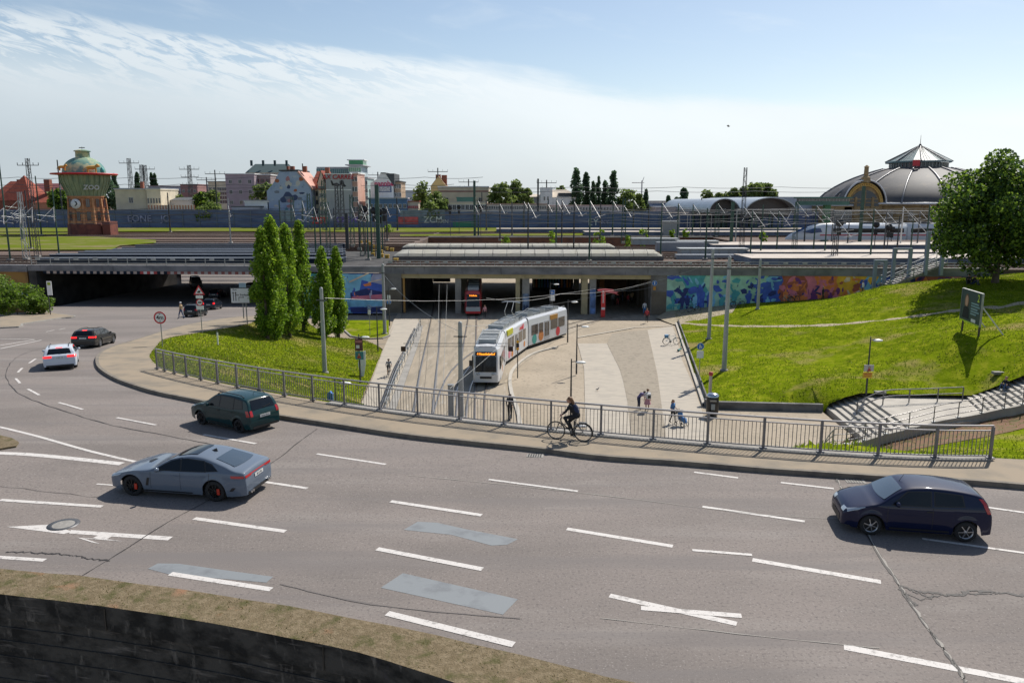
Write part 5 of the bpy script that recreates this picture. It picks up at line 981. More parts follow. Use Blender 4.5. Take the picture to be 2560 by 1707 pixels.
beast(4.6, -4.6, z(432), 1.25, .35, 'lion_figure'); beast(-2.2, -5.9, z(427), .9, 0, 'calf_figure')
m = MB(); m.sph((6.4, -3.2, z(426)), .55, mat('figure_teal', (.05, .3, .28), .6), 8, (1, 1, 1.6)); m.build('teal_figure', tw)
m = MB(); m.lathe((-.4, -r(90) - .12, z(510)), [(0, -.05), (1.25, -.05), (1.25, .1)], mat('clock_white', (.75, .75, .75), .5), 24, axis='y'); m.build('roundel', tw)
m = MB(); m.prism([(-.75, -r(90) - .2, z(510) - .6), (-.2, -r(90) - .2, z(510) + .1), (-.7, -r(90) - .2, z(510) + .75), (-.1, -r(90) - .2, z(510) + .6), (.1, -r(90) - .2, z(510) - .1), (-.35, -r(90) - .2, z(510) - .5)], (0, .02, 0), BLACK); m.build('roundel_emblem', tw)
m = MB(); WL = mat('letter_white', (.5, .5, .48), .6)
for ch, a in zip('ZOO', (-62, -50, -37)):
    aa = radians(a); rr_ = r(108) + .3; text_mesh(ch, 1.6, WL, m, Matrix.Translation((rr_ * cos(aa), rr_ * sin(aa), z(469))) @ Matrix.Rotation(aa + pi / 2, 4, 'Z') @ Matrix.Rotation(pi / 2, 4, 'X'), .1, .06, .04)
for ch, a in zip('LE', (-142, -133)):
    aa = radians(a); rr_ = r(108) + .3; text_mesh(ch, 1.6, WL, m, Matrix.Translation((rr_ * cos(aa), rr_ * sin(aa), z(469))) @ Matrix.Rotation(aa + pi / 2, 4, 'Z') @ Matrix.Rotation(pi / 2, 4, 'X'), .1, .06, .04)
m.build('lettering', tw)
m = MB(); m.box(r(96), -3, 0, r(96) + 2, 1, 3.5, BRD); m.build('porch', tw)
for o in bpy.data.objects:
    for k in ('_w', '_h'):
        if k in o: del o[k]
# ================================================================== FENCE ON THE OVERPASS
FEN = mat('fence_grey_paint', (.17, .165, .17), .45, .3, 2, .15); FENT = mat('fence_rail_top', (.34, .32, .31), .35, .6)
PT = [fpt(t) for t in range(len(fence_px))]
fn = empty('bridge_railing', PT[0], 0, 'long grey steel railing with vertical bars curving along the overpass walkway', 'railing'); o0 = PT[0]
H_ = 1.13
for i, p in enumerate(PT):
    m = MB(); q = p - o0; m.box(q.x - .035, q.y - .045, q.z, q.x + .035, q.y + .045, q.z + H_ - .03, FEN); m.box(q.x - .11, q.y - .09, q.z + .045, q.x + .11, q.y + .09, q.z + .085, FEN); m.build('post', fn)
m = MB(); hr = [p - o0 + Vector((0, 0, H_)) for p in fence_line]
for a, b in zip(hr, hr[1:]): m.beam(a, b + (b - a) * .02, .07, .05, FENT)
m.build('handrail', fn)
for i in range(len(PT) - 1):
    m = MB(); seg = [fpt(i + k / 4) - o0 for k in range(5)]
    for a, b in zip(seg, seg[1:]):
        for zz, ww in ((.97, .045), (.14, .045)): m.beam(a + Vector((0, 0, zz)), b + Vector((0, 0, zz)), ww, .035, FENT if zz > .5 else FEN)
    L = (PT[i + 1] - PT[i]).length; nb_ = max(8, int(L / .125))
    for k in range(1, nb_):
        q = fpt(i + k / nb_) - o0; m.box(q.x - .009, q.y - .009, q.z + .14, q.x + .009, q.y + .009, q.z + .97, FEN)
    m.build('bar_panel', fn)
def low_rail(name, label, pts, h, step, grp=None, base=PLZ, m1=STEEL, cat='railing'):
    L = smooth_line(pts, 6); t = empty(name, L[0], 0, label, cat, grp); q0 = L[0]
    for r_ in (h, h * .55):
        m = MB()
        for a, b in zip(L, L[1:]): m.beam(a - q0 + Vector((0, 0, r_)), b - q0 + Vector((0, 0, r_)), .06, .06, m1)
        m.build('rail', t)
    d = 0; locs = [L[0] - q0]
    for a, b in zip(L, L[1:]):
        d += (b - a).length
        if d > step: locs.append(b - q0); d = 0
    mm = MB(); mm.box(-.03, -.03, 0, .03, .03, h, m1); reps(t, 'post', mm, locs); return t
low_rail('guard_rail', 'low pale double rail along the tram track beside the cycle path', [PZ(u, v, PLZ) for u, v in [(1051, 818), (1034, 858), (1012, 905), (993, 950), (975, 1000), (962, 1040)]], .95, 2)
low_rail('guard_rail', 'second low rail on the cycle path side of the tram track', [PZ(u, v, PLZ) for u, v in [(1036, 832), (1014, 880), (996, 915), (983, 950), (965, 1000), (945, 1050)]], .55, 3.4, m1=STEELD)
# ================================================================== CARS
KC = .885
PLATEW = mat('number_plate', (.62, .62, .6), .5); REDL = mat('tail_light_red', (.42, .008, .01), .2, coat=.5); HLG = mat('headlight_glass', (.40, .44, .48), .12, .3, coat=.6); AMB = mat('amber_marker', (.7, .2, .02), .3)
RIMS = mat('alloy_silver', (.48, .48, .49), .3, .8); RIMB = mat('alloy_black', (.03, .03, .032), .35, .5); CALR = mat('brake_red', (.5, .03, .01), .4); CHR = mat('chrome', (.6, .6, .6), .15, 1)
WGL = mat('windscreen_glass', (.03, .045, .055), .03, 0, spec=1.0, coat=1.0)
CGL = mat('car_glass', (.006, .009, .013), .04, 0, spec=.35, coat=.0)
def interp(x, pts):
    if x <= pts[0][0]: return pts[0][1]
    for (a, b), (c, d) in zip(pts, pts[1:]):
        if x <= c: return b + (d - b) * (x - a) / (c - a)
    return pts[-1][1]
def sinterp(pts):
    L = []; P = [Vector((a, b, 0)) for a, b in pts]
    return [(p.x, p.y) for p in smooth_line(P, 6)]
def car(name, label, cat, loc, heading, pitch, S_, paint, rim, group=None, tail_on=False, extra=None):
    """S_: L, W, profile [(x,z)], belt (z0,z1), axles (x1,x2), wheel r, side windows, screen, rear; nose at x=0, tail at x=L. Thing origin is on the ground under the middle."""
    L, Wd = S_['L'], S_['W'] / 2; top = sinterp(S_['prof']); b0, b1 = S_['belt']; ax = S_['ax']; wr = S_['r']; nt, tt_ = S_.get('nose', .75), S_.get('tail', .86)
    zt = lambda x: interp(x, top); zb = lambda x: b0 + (b1 - b0) * x / L
    def wid(x):
        f = 1.0
        if x < .75: s = 1 - x / .75; f = nt + (1 - nt) * sqrt(max(0, 1 - s ** 2.2))
        if x > L - .65: s = (x - L + .65) / .65; f = tt_ + (1 - tt_) * sqrt(max(0, 1 - s ** 2.6))
        return Wd * f
    def zlow(x):
        z = .20 + .05 * (x < .25) + .06 * max(0, (x - L + .5) / .5)
        for a in ax:
            R_ = wr + .065
            if abs(x - a) < R_: z = max(z, wr * .98 + sqrt(R_ * R_ - (x - a) ** 2))
        return z
    tum = S_.get('tum', .40)
    def side(x, z):
        w = wid(x)
        if z <= zb(x): t_ = (z - .55) / .45; y = w * (1 - .055 * t_ * t_ * (1.5 if z < .55 else 1));
        else: y = w * (1 - .055 * ((zb(x) - .55) / .45) ** 2) - tum * (z - zb(x))
        for a in ax:     # flared arches
            d = abs(sqrt((x - a) ** 2 + (z - wr) ** 2) - (wr + .08)); y += .018 * exp(-(d / .06) ** 2)
        return y
    xs = sorted(set([round(L * (1 - cos(pi * k / 20)) / 2 * 1, 3) for k in (0, .25, .5, 1, 1.5, 2, 3)] + [L - round(L * (1 - cos(pi * k / 20)) / 2, 3) for k in (0, .25, .5, 1, 1.5, 2, 3)] + [L * k / 60 for k in range(61)] + [a + (wr + .065) * cos(pi * k / 16) for a in ax for k in range(17)]))
    xs = [x for i, x in enumerate(xs) if i == 0 or x - xs[i - 1] > .012 or x == L]
    V = []; NS = 20; rows = []
    for x in xs:
        zl, zt_, zbx = zlow(x), zt(x), zb(x); rc = min(.10, (zt_ - zl) * .25); zs = zt_ - rc; z1 = min(zbx, zs - .01); row = []
        for k in range(8): z = zl + (z1 - zl) * k / 7; row.append((x, side(x, z), z))
        for k in range(1, 5): z = z1 + (zs - z1) * k / 4; row.append((x, side(x, z), z))
        ys = side(x, zs); cr = .025 if zt_ > zbx + .2 else .035
        for k in range(1, 4): a = pi / 2 * k / 3.5; row.append((x, ys - rc * 1.1 * (1 - cos(a)), zs + (rc - cr) * sin(a)))
        ye = row[-1][1]; ze_ = row[-1][2]
        for k in range(1, 6): f = k / 5; row.append((x, ye * (1 - f), ze_ + (zt_ - ze_) * (1 - (1 - f) ** 2)))
        rows.append(row)
    n = len(rows[0]); full = []
    for row in rows: full.append(row + [(p[0], -p[1], p[2]) for p in row[-2::-1]])
    nn = len(full[0]); V = [p for r_ in full for p in r_]; fs = []
    for i in range(len(full) - 1):
        for k in range(nn - 1): fs.append((i * nn + k, i * nn + k + 1, (i + 1) * nn + k + 1, (i + 1) * nn + k))
    fs.append(tuple(range(nn))); o_ = (len(full) - 1) * nn; fs.append(tuple(range(o_, o_ + nn)))
    t = empty(name, loc, heading + pi, label, cat, group); t.scale = (KC,) * 3; t.rotation_euler = (0, pitch, heading + pi)
    X0 = -L / 2
    def tr(mb): mb.v = [(x + X0, y, z) for x, y, z in mb.v]; return mb
    m = MB(); m.add(V, fs, paint, True); m.box(.35, -Wd + .24, .22, L - .3, Wd - .24, min(.75, zt(.4)), BLACK)
    tr(m).build('body', t)
    def invx(y, z, rear):
        lo, hi = (L * .55, L) if rear else (0, L * .5)
        xsr = [lo + (hi - lo) * k / 200 for k in range(201)]
        xsr = xsr[::-1] if rear else xsr
        for x in xsr:
            if zt(x) - .045 * (abs(y) / Wd) ** 2 >= z and side(x, min(z, zb(x) + 9)) >= abs(y): return x
        return xsr[-1]
    dlt = S_.get('glass_y', .007)
    for s in (1, -1):
        for (a, b, c, d) in S_['sw']:   # corners bl, br, tr, tl as (x,z)
            def fn(u, v):
                x = (a[0] * (1 - u) + b[0] * u) * (1 - v) + (d[0] * (1 - u) + c[0] * u) * v; z = (a[1] * (1 - u) + b[1] * u) * (1 - v) + (d[1] * (1 - u) + c[1] * u) * v
                return (x, s * (side(x, z) + dlt), z)
            m = MB(); m.patch(fn, 6, 4, CGL); tr(m).build('side_window', t); g_ = fn; cc = [sum(q[k] for q in (a, b, c, d)) / 4 for k in (0, 1)]
            a, b, c, d = [(q[0] + .035 * (1 if q[0] > cc[0] else -1), q[1] + .028 * (1 if q[1] > cc[1] else -1)) for q in (a, b, c, d)]; dl0 = dlt; dlt = .003; m = MB(); m.patch(fn, 6, 4, BLACK); dlt = dl0; tr(m).build('window_trim', t)
    def scr(xa, ya, xb, yb, nm, mm=CGL, dz=.008):
        def fn(u, v): x = xa + (xb - xa) * v; yy = ya + (yb - ya) * v; y = yy * (2 * u - 1); x2 = x + .10 * (1 - v) * ((2 * u - 1) ** 2) * (1 if xa < xb else -1) * .8; return (x2, y, zt(x2) - .028 * (abs(y) / Wd) ** 2 * 1.0 + dz)
        m = MB(); m.patch(fn, 10, 8, mm); return tr(m).build(nm, t)
    for q in S_['scr']: scr(*(q + (WGL,) if q[4] != 'panorama_roof' and len(q) < 6 else q))
    if 'rearpatch' in S_:
        y0, y1, za, zb_ = S_['rearpatch']
        m = MB(); m.patch(lambda u, v: (invx((y0 + (y1 - y0) * v) * (2 * u - 1), za + (zb_ - za) * v, True) + .012, (y0 + (y1 - y0) * v) * (2 * u - 1), za + (zb_ - za) * v), 12, 6, CGL); tr(m).build('rear_window', t)
    def rp(y0, y1, z0, z1, mm, nm, rear=True, d=.012, nu=6, nv=3):
        def fn(u, v): y = y0 + (y1 - y0) * u; z = z0 + (z1 - z0) * v; return (invx(y, z, rear) + (d if rear else -d), y, z)
        m = MB(); m.patch(fn, nu, nv, mm, False); return tr(m).build(nm, t)
    def sp(s, x0, x1, z0, z1, mm, nm, d=.008, sl=0):
        def fn(u, v): x = x0 + (x1 - x0) * u + sl * v; z = z0 + (z1 - z0) * v; return (x, s * (side(x, z) + d), z)
        m = MB(); m.patch(fn, 4, 3, mm); return tr(m).build(nm, t)
    TL = mat('tail_light_lit', (.9, .02, .02), .3, emit=1.2) if tail_on else REDL
    tl = S_['tl']; hl = S_['hl']
    for s in (1, -1):
        wy = wid(L - .03)
        m = MB()
        def fr(u, v): z = tl[1] + (tl[2] - tl[1]) * v; ym = min(wy - .03, side(L - .42, z) - .07); y0_ = min(tl[0], ym - .09); y = s * (y0_ + (ym - y0_) * u); return (invx(y, z, True) + .014, y, z)
        m.patch(fr, 5, 3, TL)
        def fs_(u, v): z = tl[1] + (tl[2] - tl[1]) * v; x = min(L - .02, invx(.3, z + .03, True) - .02) - tl[3] * u; return (x, s * (side(x, z) + .012), z)
        m.patch(fs_, 4, 3, TL); tr(m).build('tail_light', t)
        m = MB()
        def fh(u, v):
            x = hl[0] + (hl[1] - hl[0]) * u; i = min(range(len(xs)), key=lambda q: abs(xs[q] - x)); k = 9.2 + 5.2 * v * (1 - .45 * u); j = int(k); p0, p1 = rows[i][j], rows[i][j + 1]; f = k - j
            return (x, s * (p0[1] + (p1[1] - p0[1]) * f + .008), p0[2] + (p1[2] - p0[2]) * f + .008)
        m.patch(fh, 5, 3, HLG)
        def fh2(u, v): y = s * (wid(.06) * .55 + (wid(.06) * .36) * u); z = hl[2] + (min(hl[3], zt(.2) - .06) - hl[2]) * v; return (invx(y, z, False) - .006, y, z)
        m.patch(fh2, 4, 3, HLG); tr(m).build('headlight', t)
        mx = S_['mir']; m = MB(); m.sph((mx, s * (side(mx, zb(mx)) + .10), zb(mx) + .09), .10, paint, 10, (.65, 1.0, .75)); m.beam((mx, s * (side(mx, zb(mx)) - .02), zb(mx) + .04), (mx, s * (side(mx, zb(mx)) + .08), zb(mx) + .06), .05, .04, BLACK); tr(m).build('wing_mirror', t)
        for hx in S_['hnd']: sp(s, hx, hx + .17, zb(hx) - .13, zb(hx) - .10, BLACK if S_.get('bh') else paint, 'door_handle', .03)
        for lx in S_['lines']:
            sp(s, lx, lx + .012, .33, zb(lx) - .01, BLACK, 'door_gap', .004)
        for a in ax:
            w_ = MB(); yy = s * (Wd - .13); R_ = wr
            w_.lathe((a, yy, wr), [(R_ * .66, .10), (R_ * .93, .105), (R_, .07), (R_, -.07), (R_ * .93, -.105), (R_ * .66, -.10)], RUBBER, 28, axis='y'); wh = tr(w_).build('wheel', t)
            w_ = MB(); yo = yy + s * .085; w_.lathe((a, yo - s * .05, wr), [(0, 0), (R_ * .66, 0)], BLACK, 20, axis='y'); w_.lathe((a, yo, wr), [(R_ * .60, -s * .03), (R_ * .66, s * .005), (R_ * .69, s * .005)], rim, 28, axis='y')
            ns = S_.get('spk', 6)
            for k in range(ns):
                an = 2 * pi * k / ns + a; w_.beam((a + R_ * .1 * cos(an), yo + s * .01, wr + R_ * .1 * sin(an)), (a + R_ * .64 * cos(an), yo - s * .005, wr + R_ * .64 * sin(an)), .02, R_ * .14, rim, (0, 1, 0))
            w_.lathe((a, yo + s * .012, wr), [(0, 0), (R_ * .15, 0), (R_ * .17, -s * .03)], rim, 12, axis='y'); tr(w_).build('rim', wh)
            if S_.get('caliper'): w_ = MB(); w_.box(a + .10, yo - .045, wr - .09, a + .19, yo - .015, wr + .10, CALR); tr(w_).build('brake_caliper', wh)
    pz = S_['plate']; m = MB(); xr = max(invx(0, pz, True), invx(.25, pz, True)); m.box(xr + .008, -.26, pz - .056, xr + .02, .26, pz + .056, PLATEW)
    text_mesh(S_.get('reg', 'HAL 214'), .10, BLACK, m, Matrix.Translation((xr + .022, 0, pz)) @ Matrix.Rotation(pi / 2, 4, 'Z') @ Matrix.Rotation(pi / 2, 4, 'X'), 0, .001); tr(m).build('number_plate', t)
    rp(-wid(L) * .9, wid(L) * .9, .26, .36, BLACK, 'rear_skirt', True, .016); rp(-wid(0) * .7, wid(0) * .7, .26, .46, BLACK, 'grille', False, .012)
    if S_.get('wiper'): m = MB(); z = S_['wiper']; m.beam((invx(0, z, True) + .03, -.0, z), (invx(.38, z + .06, True) + .03, .38, z + .06), .02, .02, BLACK); tr(m).build('rear_wiper', t)
    for q in S_.get('extra', []): q(t, tr, zt, side, rp, sp, scr, wid, invx)
    return t
def roof_rails(x0, x1, mm):
    def f(t, tr, zt, side, *a):
        for s in (1, -1): m = MB(); m.path([(x, s * (.53), zt(x) + (.045 if x0 < x < x1 else -.01)) for x in [x0 + (x1 - x0) * k / 10 for k in range(11)]], .018, mm, 6); tr(m).build('roof_rail', t)
    return f
def antenna(x, fin=False):
    def f(t, tr, zt, *a):
        m = MB()
        if fin: m.add([(x, -.02, zt(x)), (x, .02, zt(x)), (x + .2, .025, zt(x + .2)), (x + .2, -.025, zt(x + .2)), (x + .17, 0, zt(x) + .085)], [(0, 1, 4), (1, 2, 4), (2, 3, 4), (3, 0, 4)], BLACK)
        else: m.tube((x, 0, zt(x)), (x + .12, 0, zt(x) + .22), .008, .005, BLACK)
        tr(m).build('antenna', t)
    return f
def bottomlines(z0=.24, z1=.30):
    def f(t, tr, zt, side, rp, sp, *a):
        for s in (1, -1): sp(s, 1.25, 3.0, z0, z1, BLACK, 'sill', .006)
    return f
def strip_brake(y, z):
    def f(t, tr, zt, side, rp, *a): rp(-y, y, z, z + .035, mat('brake_light_lit', (.9, .03, .02), .3, emit=1.5), 'brake_light')
    return f
def driver(x, y, skin=(.45, .28, .2), shirt=(.3, .3, .32)):
    def f(t, tr, zt, side, *a): pass
    return f
def paint(n, c, metal=.35, r=.28): return mat('car_paint_' + n, c, .5, 0, coat=.65, spec=.1)
sport = dict(L=4.83, W=1.87, prof=[(0, .52), (.05, .66), (.3, .76), (.9, .90), (1.55, .985), (2.15, 1.27), (2.75, 1.40), (3.3, 1.385), (3.9, 1.24), (4.45, 1.08), (4.72, 1.03), (4.80, .92), (4.83, .62)], belt=(.84, .97), ax=(.86, 3.76), r=.345, tum=.55, spk=10, caliper=True, glass_y=.008,
    sw=[((1.72, .955), (2.58, .96), (2.52, 1.30), (2.22, 1.22)), ((2.64, .96), (3.45, .985), (3.35, 1.25), (2.58, 1.305)), ((3.5, .99), (3.88, 1.03), (3.62, 1.17), (3.42, 1.235))],
    scr=[(1.58, .70, 2.16, .52, 'windscreen'), (2.24, .50, 3.02, .50, 'panorama_roof', CGL, .010), (4.42, .60, 3.66, .50, 'rear_window')], tl=(.45, .82, .90, .42), hl=(.10, .50, .62, .74), mir=1.86, hnd=(2.35, 3.30), lines=(1.55, 2.60, 3.60), plate=.74, reg='SB K 90',
    extra=[antenna(3.22, True), lambda t, tr, zt, side, rp, sp, *a: [sp(s, 1.38, 1.47, .42, .68, BLACK, 'side_vent', .010, .06) for s in (1, -1)], lambda t, tr, zt, side, rp, sp, *a: [sp(s, 4.3, 4.42, .40, .52, BLACK, 'rear_vent', .010, .10) for s in (1, -1)], lambda t, tr, zt, side, rp, *a: rp(-.5, .5, .86, .895, REDL, 'light_strip'),
           lambda t, tr, zt, side, rp, sp, scr, *a: [scr(.95, .0 + .18, 1.12, .18, 'bonnet_vent', BLACK, .012)], lambda t, tr, *a: [(lambda m: (m.tube((4.80, y, .32), (4.90, y, .32), .045, .045, CHR, 10), tr(m).build('exhaust', t)))(MB()) for y in (-.62, -.5, .5, .62)], bottomlines(.22, .27)])
def at(pxf, pxr, L, ax, H=Hroad):   # from measured wheel contacts (front, rear) on the near side -> centre + heading
    f, r_ = PH(*pxf, H), PH(*pxr, H); return f, r_
def place(f, r_, S_, side_sign, ha=None):
    """f, r_ near-side wheel contact points; side_sign=+1 when the near side is the car's left"""
    d = (f - r_); d.z = 0; h = atan2(d.y, d.x) if ha is None else ha
    u = Vector((cos(h), sin(h), 0)); left = Vector((-sin(h), cos(h), 0)); mid = (f + r_) / 2; axm = (S_['ax'][0] + S_['ax'][1]) / 2
    c = mid - left * side_sign * KC * (S_['W'] / 2 - .12) - u * KC * (S_['L'] / 2 - axm)
    z = Hroad(c.x, c.y); ahead = c + u; slope = Hroad(ahead.x, ahead.y) - z
    return Vector((c.x, c.y, z)), h, slope
f, r_ = at((327, 1236), (552, 1252), 0, 0); c, h, sl = place(f, r_, sport, 1); sport_car = car('sports_sedan', 'grey-blue sports sedan with black wheels and dark glass roof on the wide road', 'car', c, h, 0, sport, paint('slate', (.12, .15, .195), .2), RIMB)
hatch = dict(L=4.0, W=1.66, prof=[(0, .50), (.04, .68), (.25, .84), (.75, .97), (1.05, 1.05), (1.65, 1.42), (2.1, 1.51), (2.9, 1.52), (3.55, 1.47), (3.75, 1.34), (3.90, 1.02), (3.97, .88), (4.0, .55)], belt=(.90, .99), ax=(.80, 3.26), r=.305, tum=.30, spk=7, nose=.78, tail=.88,
    sw=[((1.35, 1.0), (2.05, .985), (2.05, 1.42), (1.75, 1.36)), ((2.12, .985), (2.95, 1.0), (2.92, 1.42), (2.12, 1.43)), ((3.02, 1.02), (3.52, 1.08), (3.42, 1.36), (2.99, 1.41))],
    scr=[(1.08, .66, 1.66, .54, 'windscreen')], rearpatch=(.60, .52, 1.02, 1.40), tl=(.60, .78, 1.02, .16), hl=(.14, .52, .66, .82), mir=1.45, hnd=(1.92, 2.75), lines=(1.2, 2.09, 2.98), plate=.74, wiper=1.06, reg='HAL FB 6', bh=True,
    extra=[roof_rails(1.7, 3.4, BLACK), antenna(3.3), bottomlines()])
f, r_ = at((505, 1062), (604, 1078), 0, 0); c, h, sl = place(f, r_, hatch, 1, radians(180 - 32)); car('hatchback', 'dark green hatchback with roof rails following the bend beside the railing', 'car', c, h, 0, hatch, paint('green', (.003, .032, .036), .3), RIMB)
fie = dict(L=3.92, W=1.68, prof=[(0, .50), (.03, .64), (.2, .78), (.7, .93), (1.0, 1.02), (1.55, 1.36), (2.0, 1.46), (2.7, 1.465), (3.45, 1.38), (3.70, 1.26), (3.84, .98), (3.90, .85), (3.92, .5)], belt=(.88, 1.0), ax=(.77, 3.26), r=.30, tum=.36, spk=6, nose=.74, tail=.88,
    sw=[((1.3, .97), (2.30, .98), (2.30, 1.35), (1.72, 1.31)), ((2.42, 1.0), (3.16, 1.04), (3.10, 1.30), (2.42, 1.35))],
    scr=[(1.02, .68, 1.58, .54, 'windscreen')], rearpatch=(.58, .50, 1.0, 1.30), tl=(.66, .86, 1.26, .10), hl=(.12, .58, .62, .80), mir=1.42, hnd=(2.2,), lines=(1.18, 2.36), plate=.66, reg='SK DA 7', bh=True,
    extra=[antenna(1.65), lambda t, tr, zt, side, rp, sp, *a: sp(1, 1.14, 1.20, .66, .69, AMB, 'side_repeater', .01), bottomlines()])
f, r_ = at((2169, 1334), (2413, 1352), 0, 0); c, h, sl = place(f, r_, fie, 1); car('small_hatchback', 'very dark navy three-door hatchback with silver wheels on the right', 'car', c, h, 0, fie, paint('navy', (.003, .007, .035), .2), RIMS)
est = dict(L=4.75, W=1.86, prof=[(0, .50), (.05, .66), (.3, .80), (.9, .92), (1.35, 1.0), (2.0, 1.35), (2.5, 1.45), (3.4, 1.46), (4.2, 1.39), (4.45, 1.24), (4.62, 1.0), (4.72, .9), (4.75, .55)], belt=(.86, .98), ax=(.9, 3.72), r=.335, tum=.38, spk=8, nose=.76, tail=.90,
    sw=[((1.7, .97), (2.5, .97), (2.45, 1.35), (2.12, 1.28)), ((2.58, .97), (3.35, .99), (3.3, 1.36), (2.55, 1.36)), ((3.42, 1.0), (4.1, 1.06), (3.95, 1.31), (3.38, 1.355))],
    scr=[(1.4, .70, 2.0, .54, 'windscreen')], rearpatch=(.66, .56, 1.02, 1.34), tl=(.42, .80, .93, .22), hl=(.12, .55, .62, .74), mir=1.75, hnd=(2.3, 3.2), lines=(1.5, 2.54, 3.38), plate=.80, wiper=1.05, reg='L NX 18', extra=[roof_rails(2.1, 4.1, BLACK), strip_brake(.18, 1.36)])
def put(S_, u, v, hdg, *a, H=Hroad, **k):
    """rear centre bottom at pixel (u, v)"""
    p = PH(u, v, H); d = Vector((cos(radians(hdg)), sin(radians(hdg)), 0)); c = p + d * KC * (S_['L'] / 2 - .15)
    z0 = H(c.x, c.y); c.z = z0; g = (H(c.x + d.x, c.y + d.y) - z0)
    return car(a[0], a[1], a[2], c, radians(hdg), atan2(g, 1), S_, *a[3:], **k)
put(est, 152, 925, 118, 'estate_car', 'white estate car seen from behind with red lights in the bend', 'car', paint('white', (.52, .56, .62), 0), RIMS, tail_on=True)
put(est, 210, 871, 98, 'estate_car', 'dark brown-grey estate car ahead of the white one in the bend', 'car', paint('dark_brown', (.035, .033, .03), .4), RIMS, tail_on=True)
put(hatch, 476, 793, 92, 'hatchback', 'black car entering the shade of the underpass beside the walking man', 'car', paint('black', (.012, .014, .014), .3), RIMS)
put(hatch, 522, 775, 94, 'hatchback', 'dark car with red tail lights half hidden behind the triangular sign', 'car', paint('dark_blue', (.012, .018, .03), .3), RIMS, tail_on=True)
van = dict(L=4.9, W=1.92, prof=[(0, .55), (.04, .8), (.3, 1.0), (.8, 1.15), (1.0, 1.22), (1.65, 1.80), (2.1, 1.93), (4.2, 1.93), (4.7, 1.88), (4.84, 1.6), (4.9, .6)], belt=(1.05, 1.1), ax=(.95, 3.95), r=.34, tum=.22, spk=8, nose=.82, tail=.94,
    sw=[((1.35, 1.12), (2.1, 1.1), (2.1, 1.72), (1.8, 1.68)), ((2.25, 1.1), (3.4, 1.1), (3.4, 1.74), (2.25, 1.74)), ((3.5, 1.1), (4.6, 1.12), (4.55, 1.7), (3.5, 1.74))],
    scr=[(1.05, .78, 1.68, .68, 'windscreen')], rearpatch=(.7, .62, 1.15, 1.75), tl=(.72, .85, 1.35, .1), hl=(.1, .45, .75, .95), mir=1.4, hnd=(1.95,), lines=(1.2, 2.18), plate=.7, extra=[])
def put2(S_, X, Y, hdg, z, *a, **k): return car(a[0], a[1], a[2], Vector((X, Y, z)), radians(hdg), 0, S_, *a[3:], **k)
put2(van, -51.8, 125.5, -62, Hroad(0, 120), 'van', 'dark van with a pale roof coming out of the sunlight into the underpass', 'van', paint('silver', (.10, .11, .12), .5), RIMS)
put2(van, -39.5, 116, 95, Hroad(0, 110), 'van', 'dark van waiting at the right wall of the underpass', 'van', paint('black', (.012, .014, .014), .3), RIMB)
put2(hatch, -42.8, 111, 93, Hroad(0, 110), 'hatchback', 'dark car in the middle of the underpass behind the direction sign', 'car', paint('dark_blue', (.012, .018, .03), .3), RIMS)
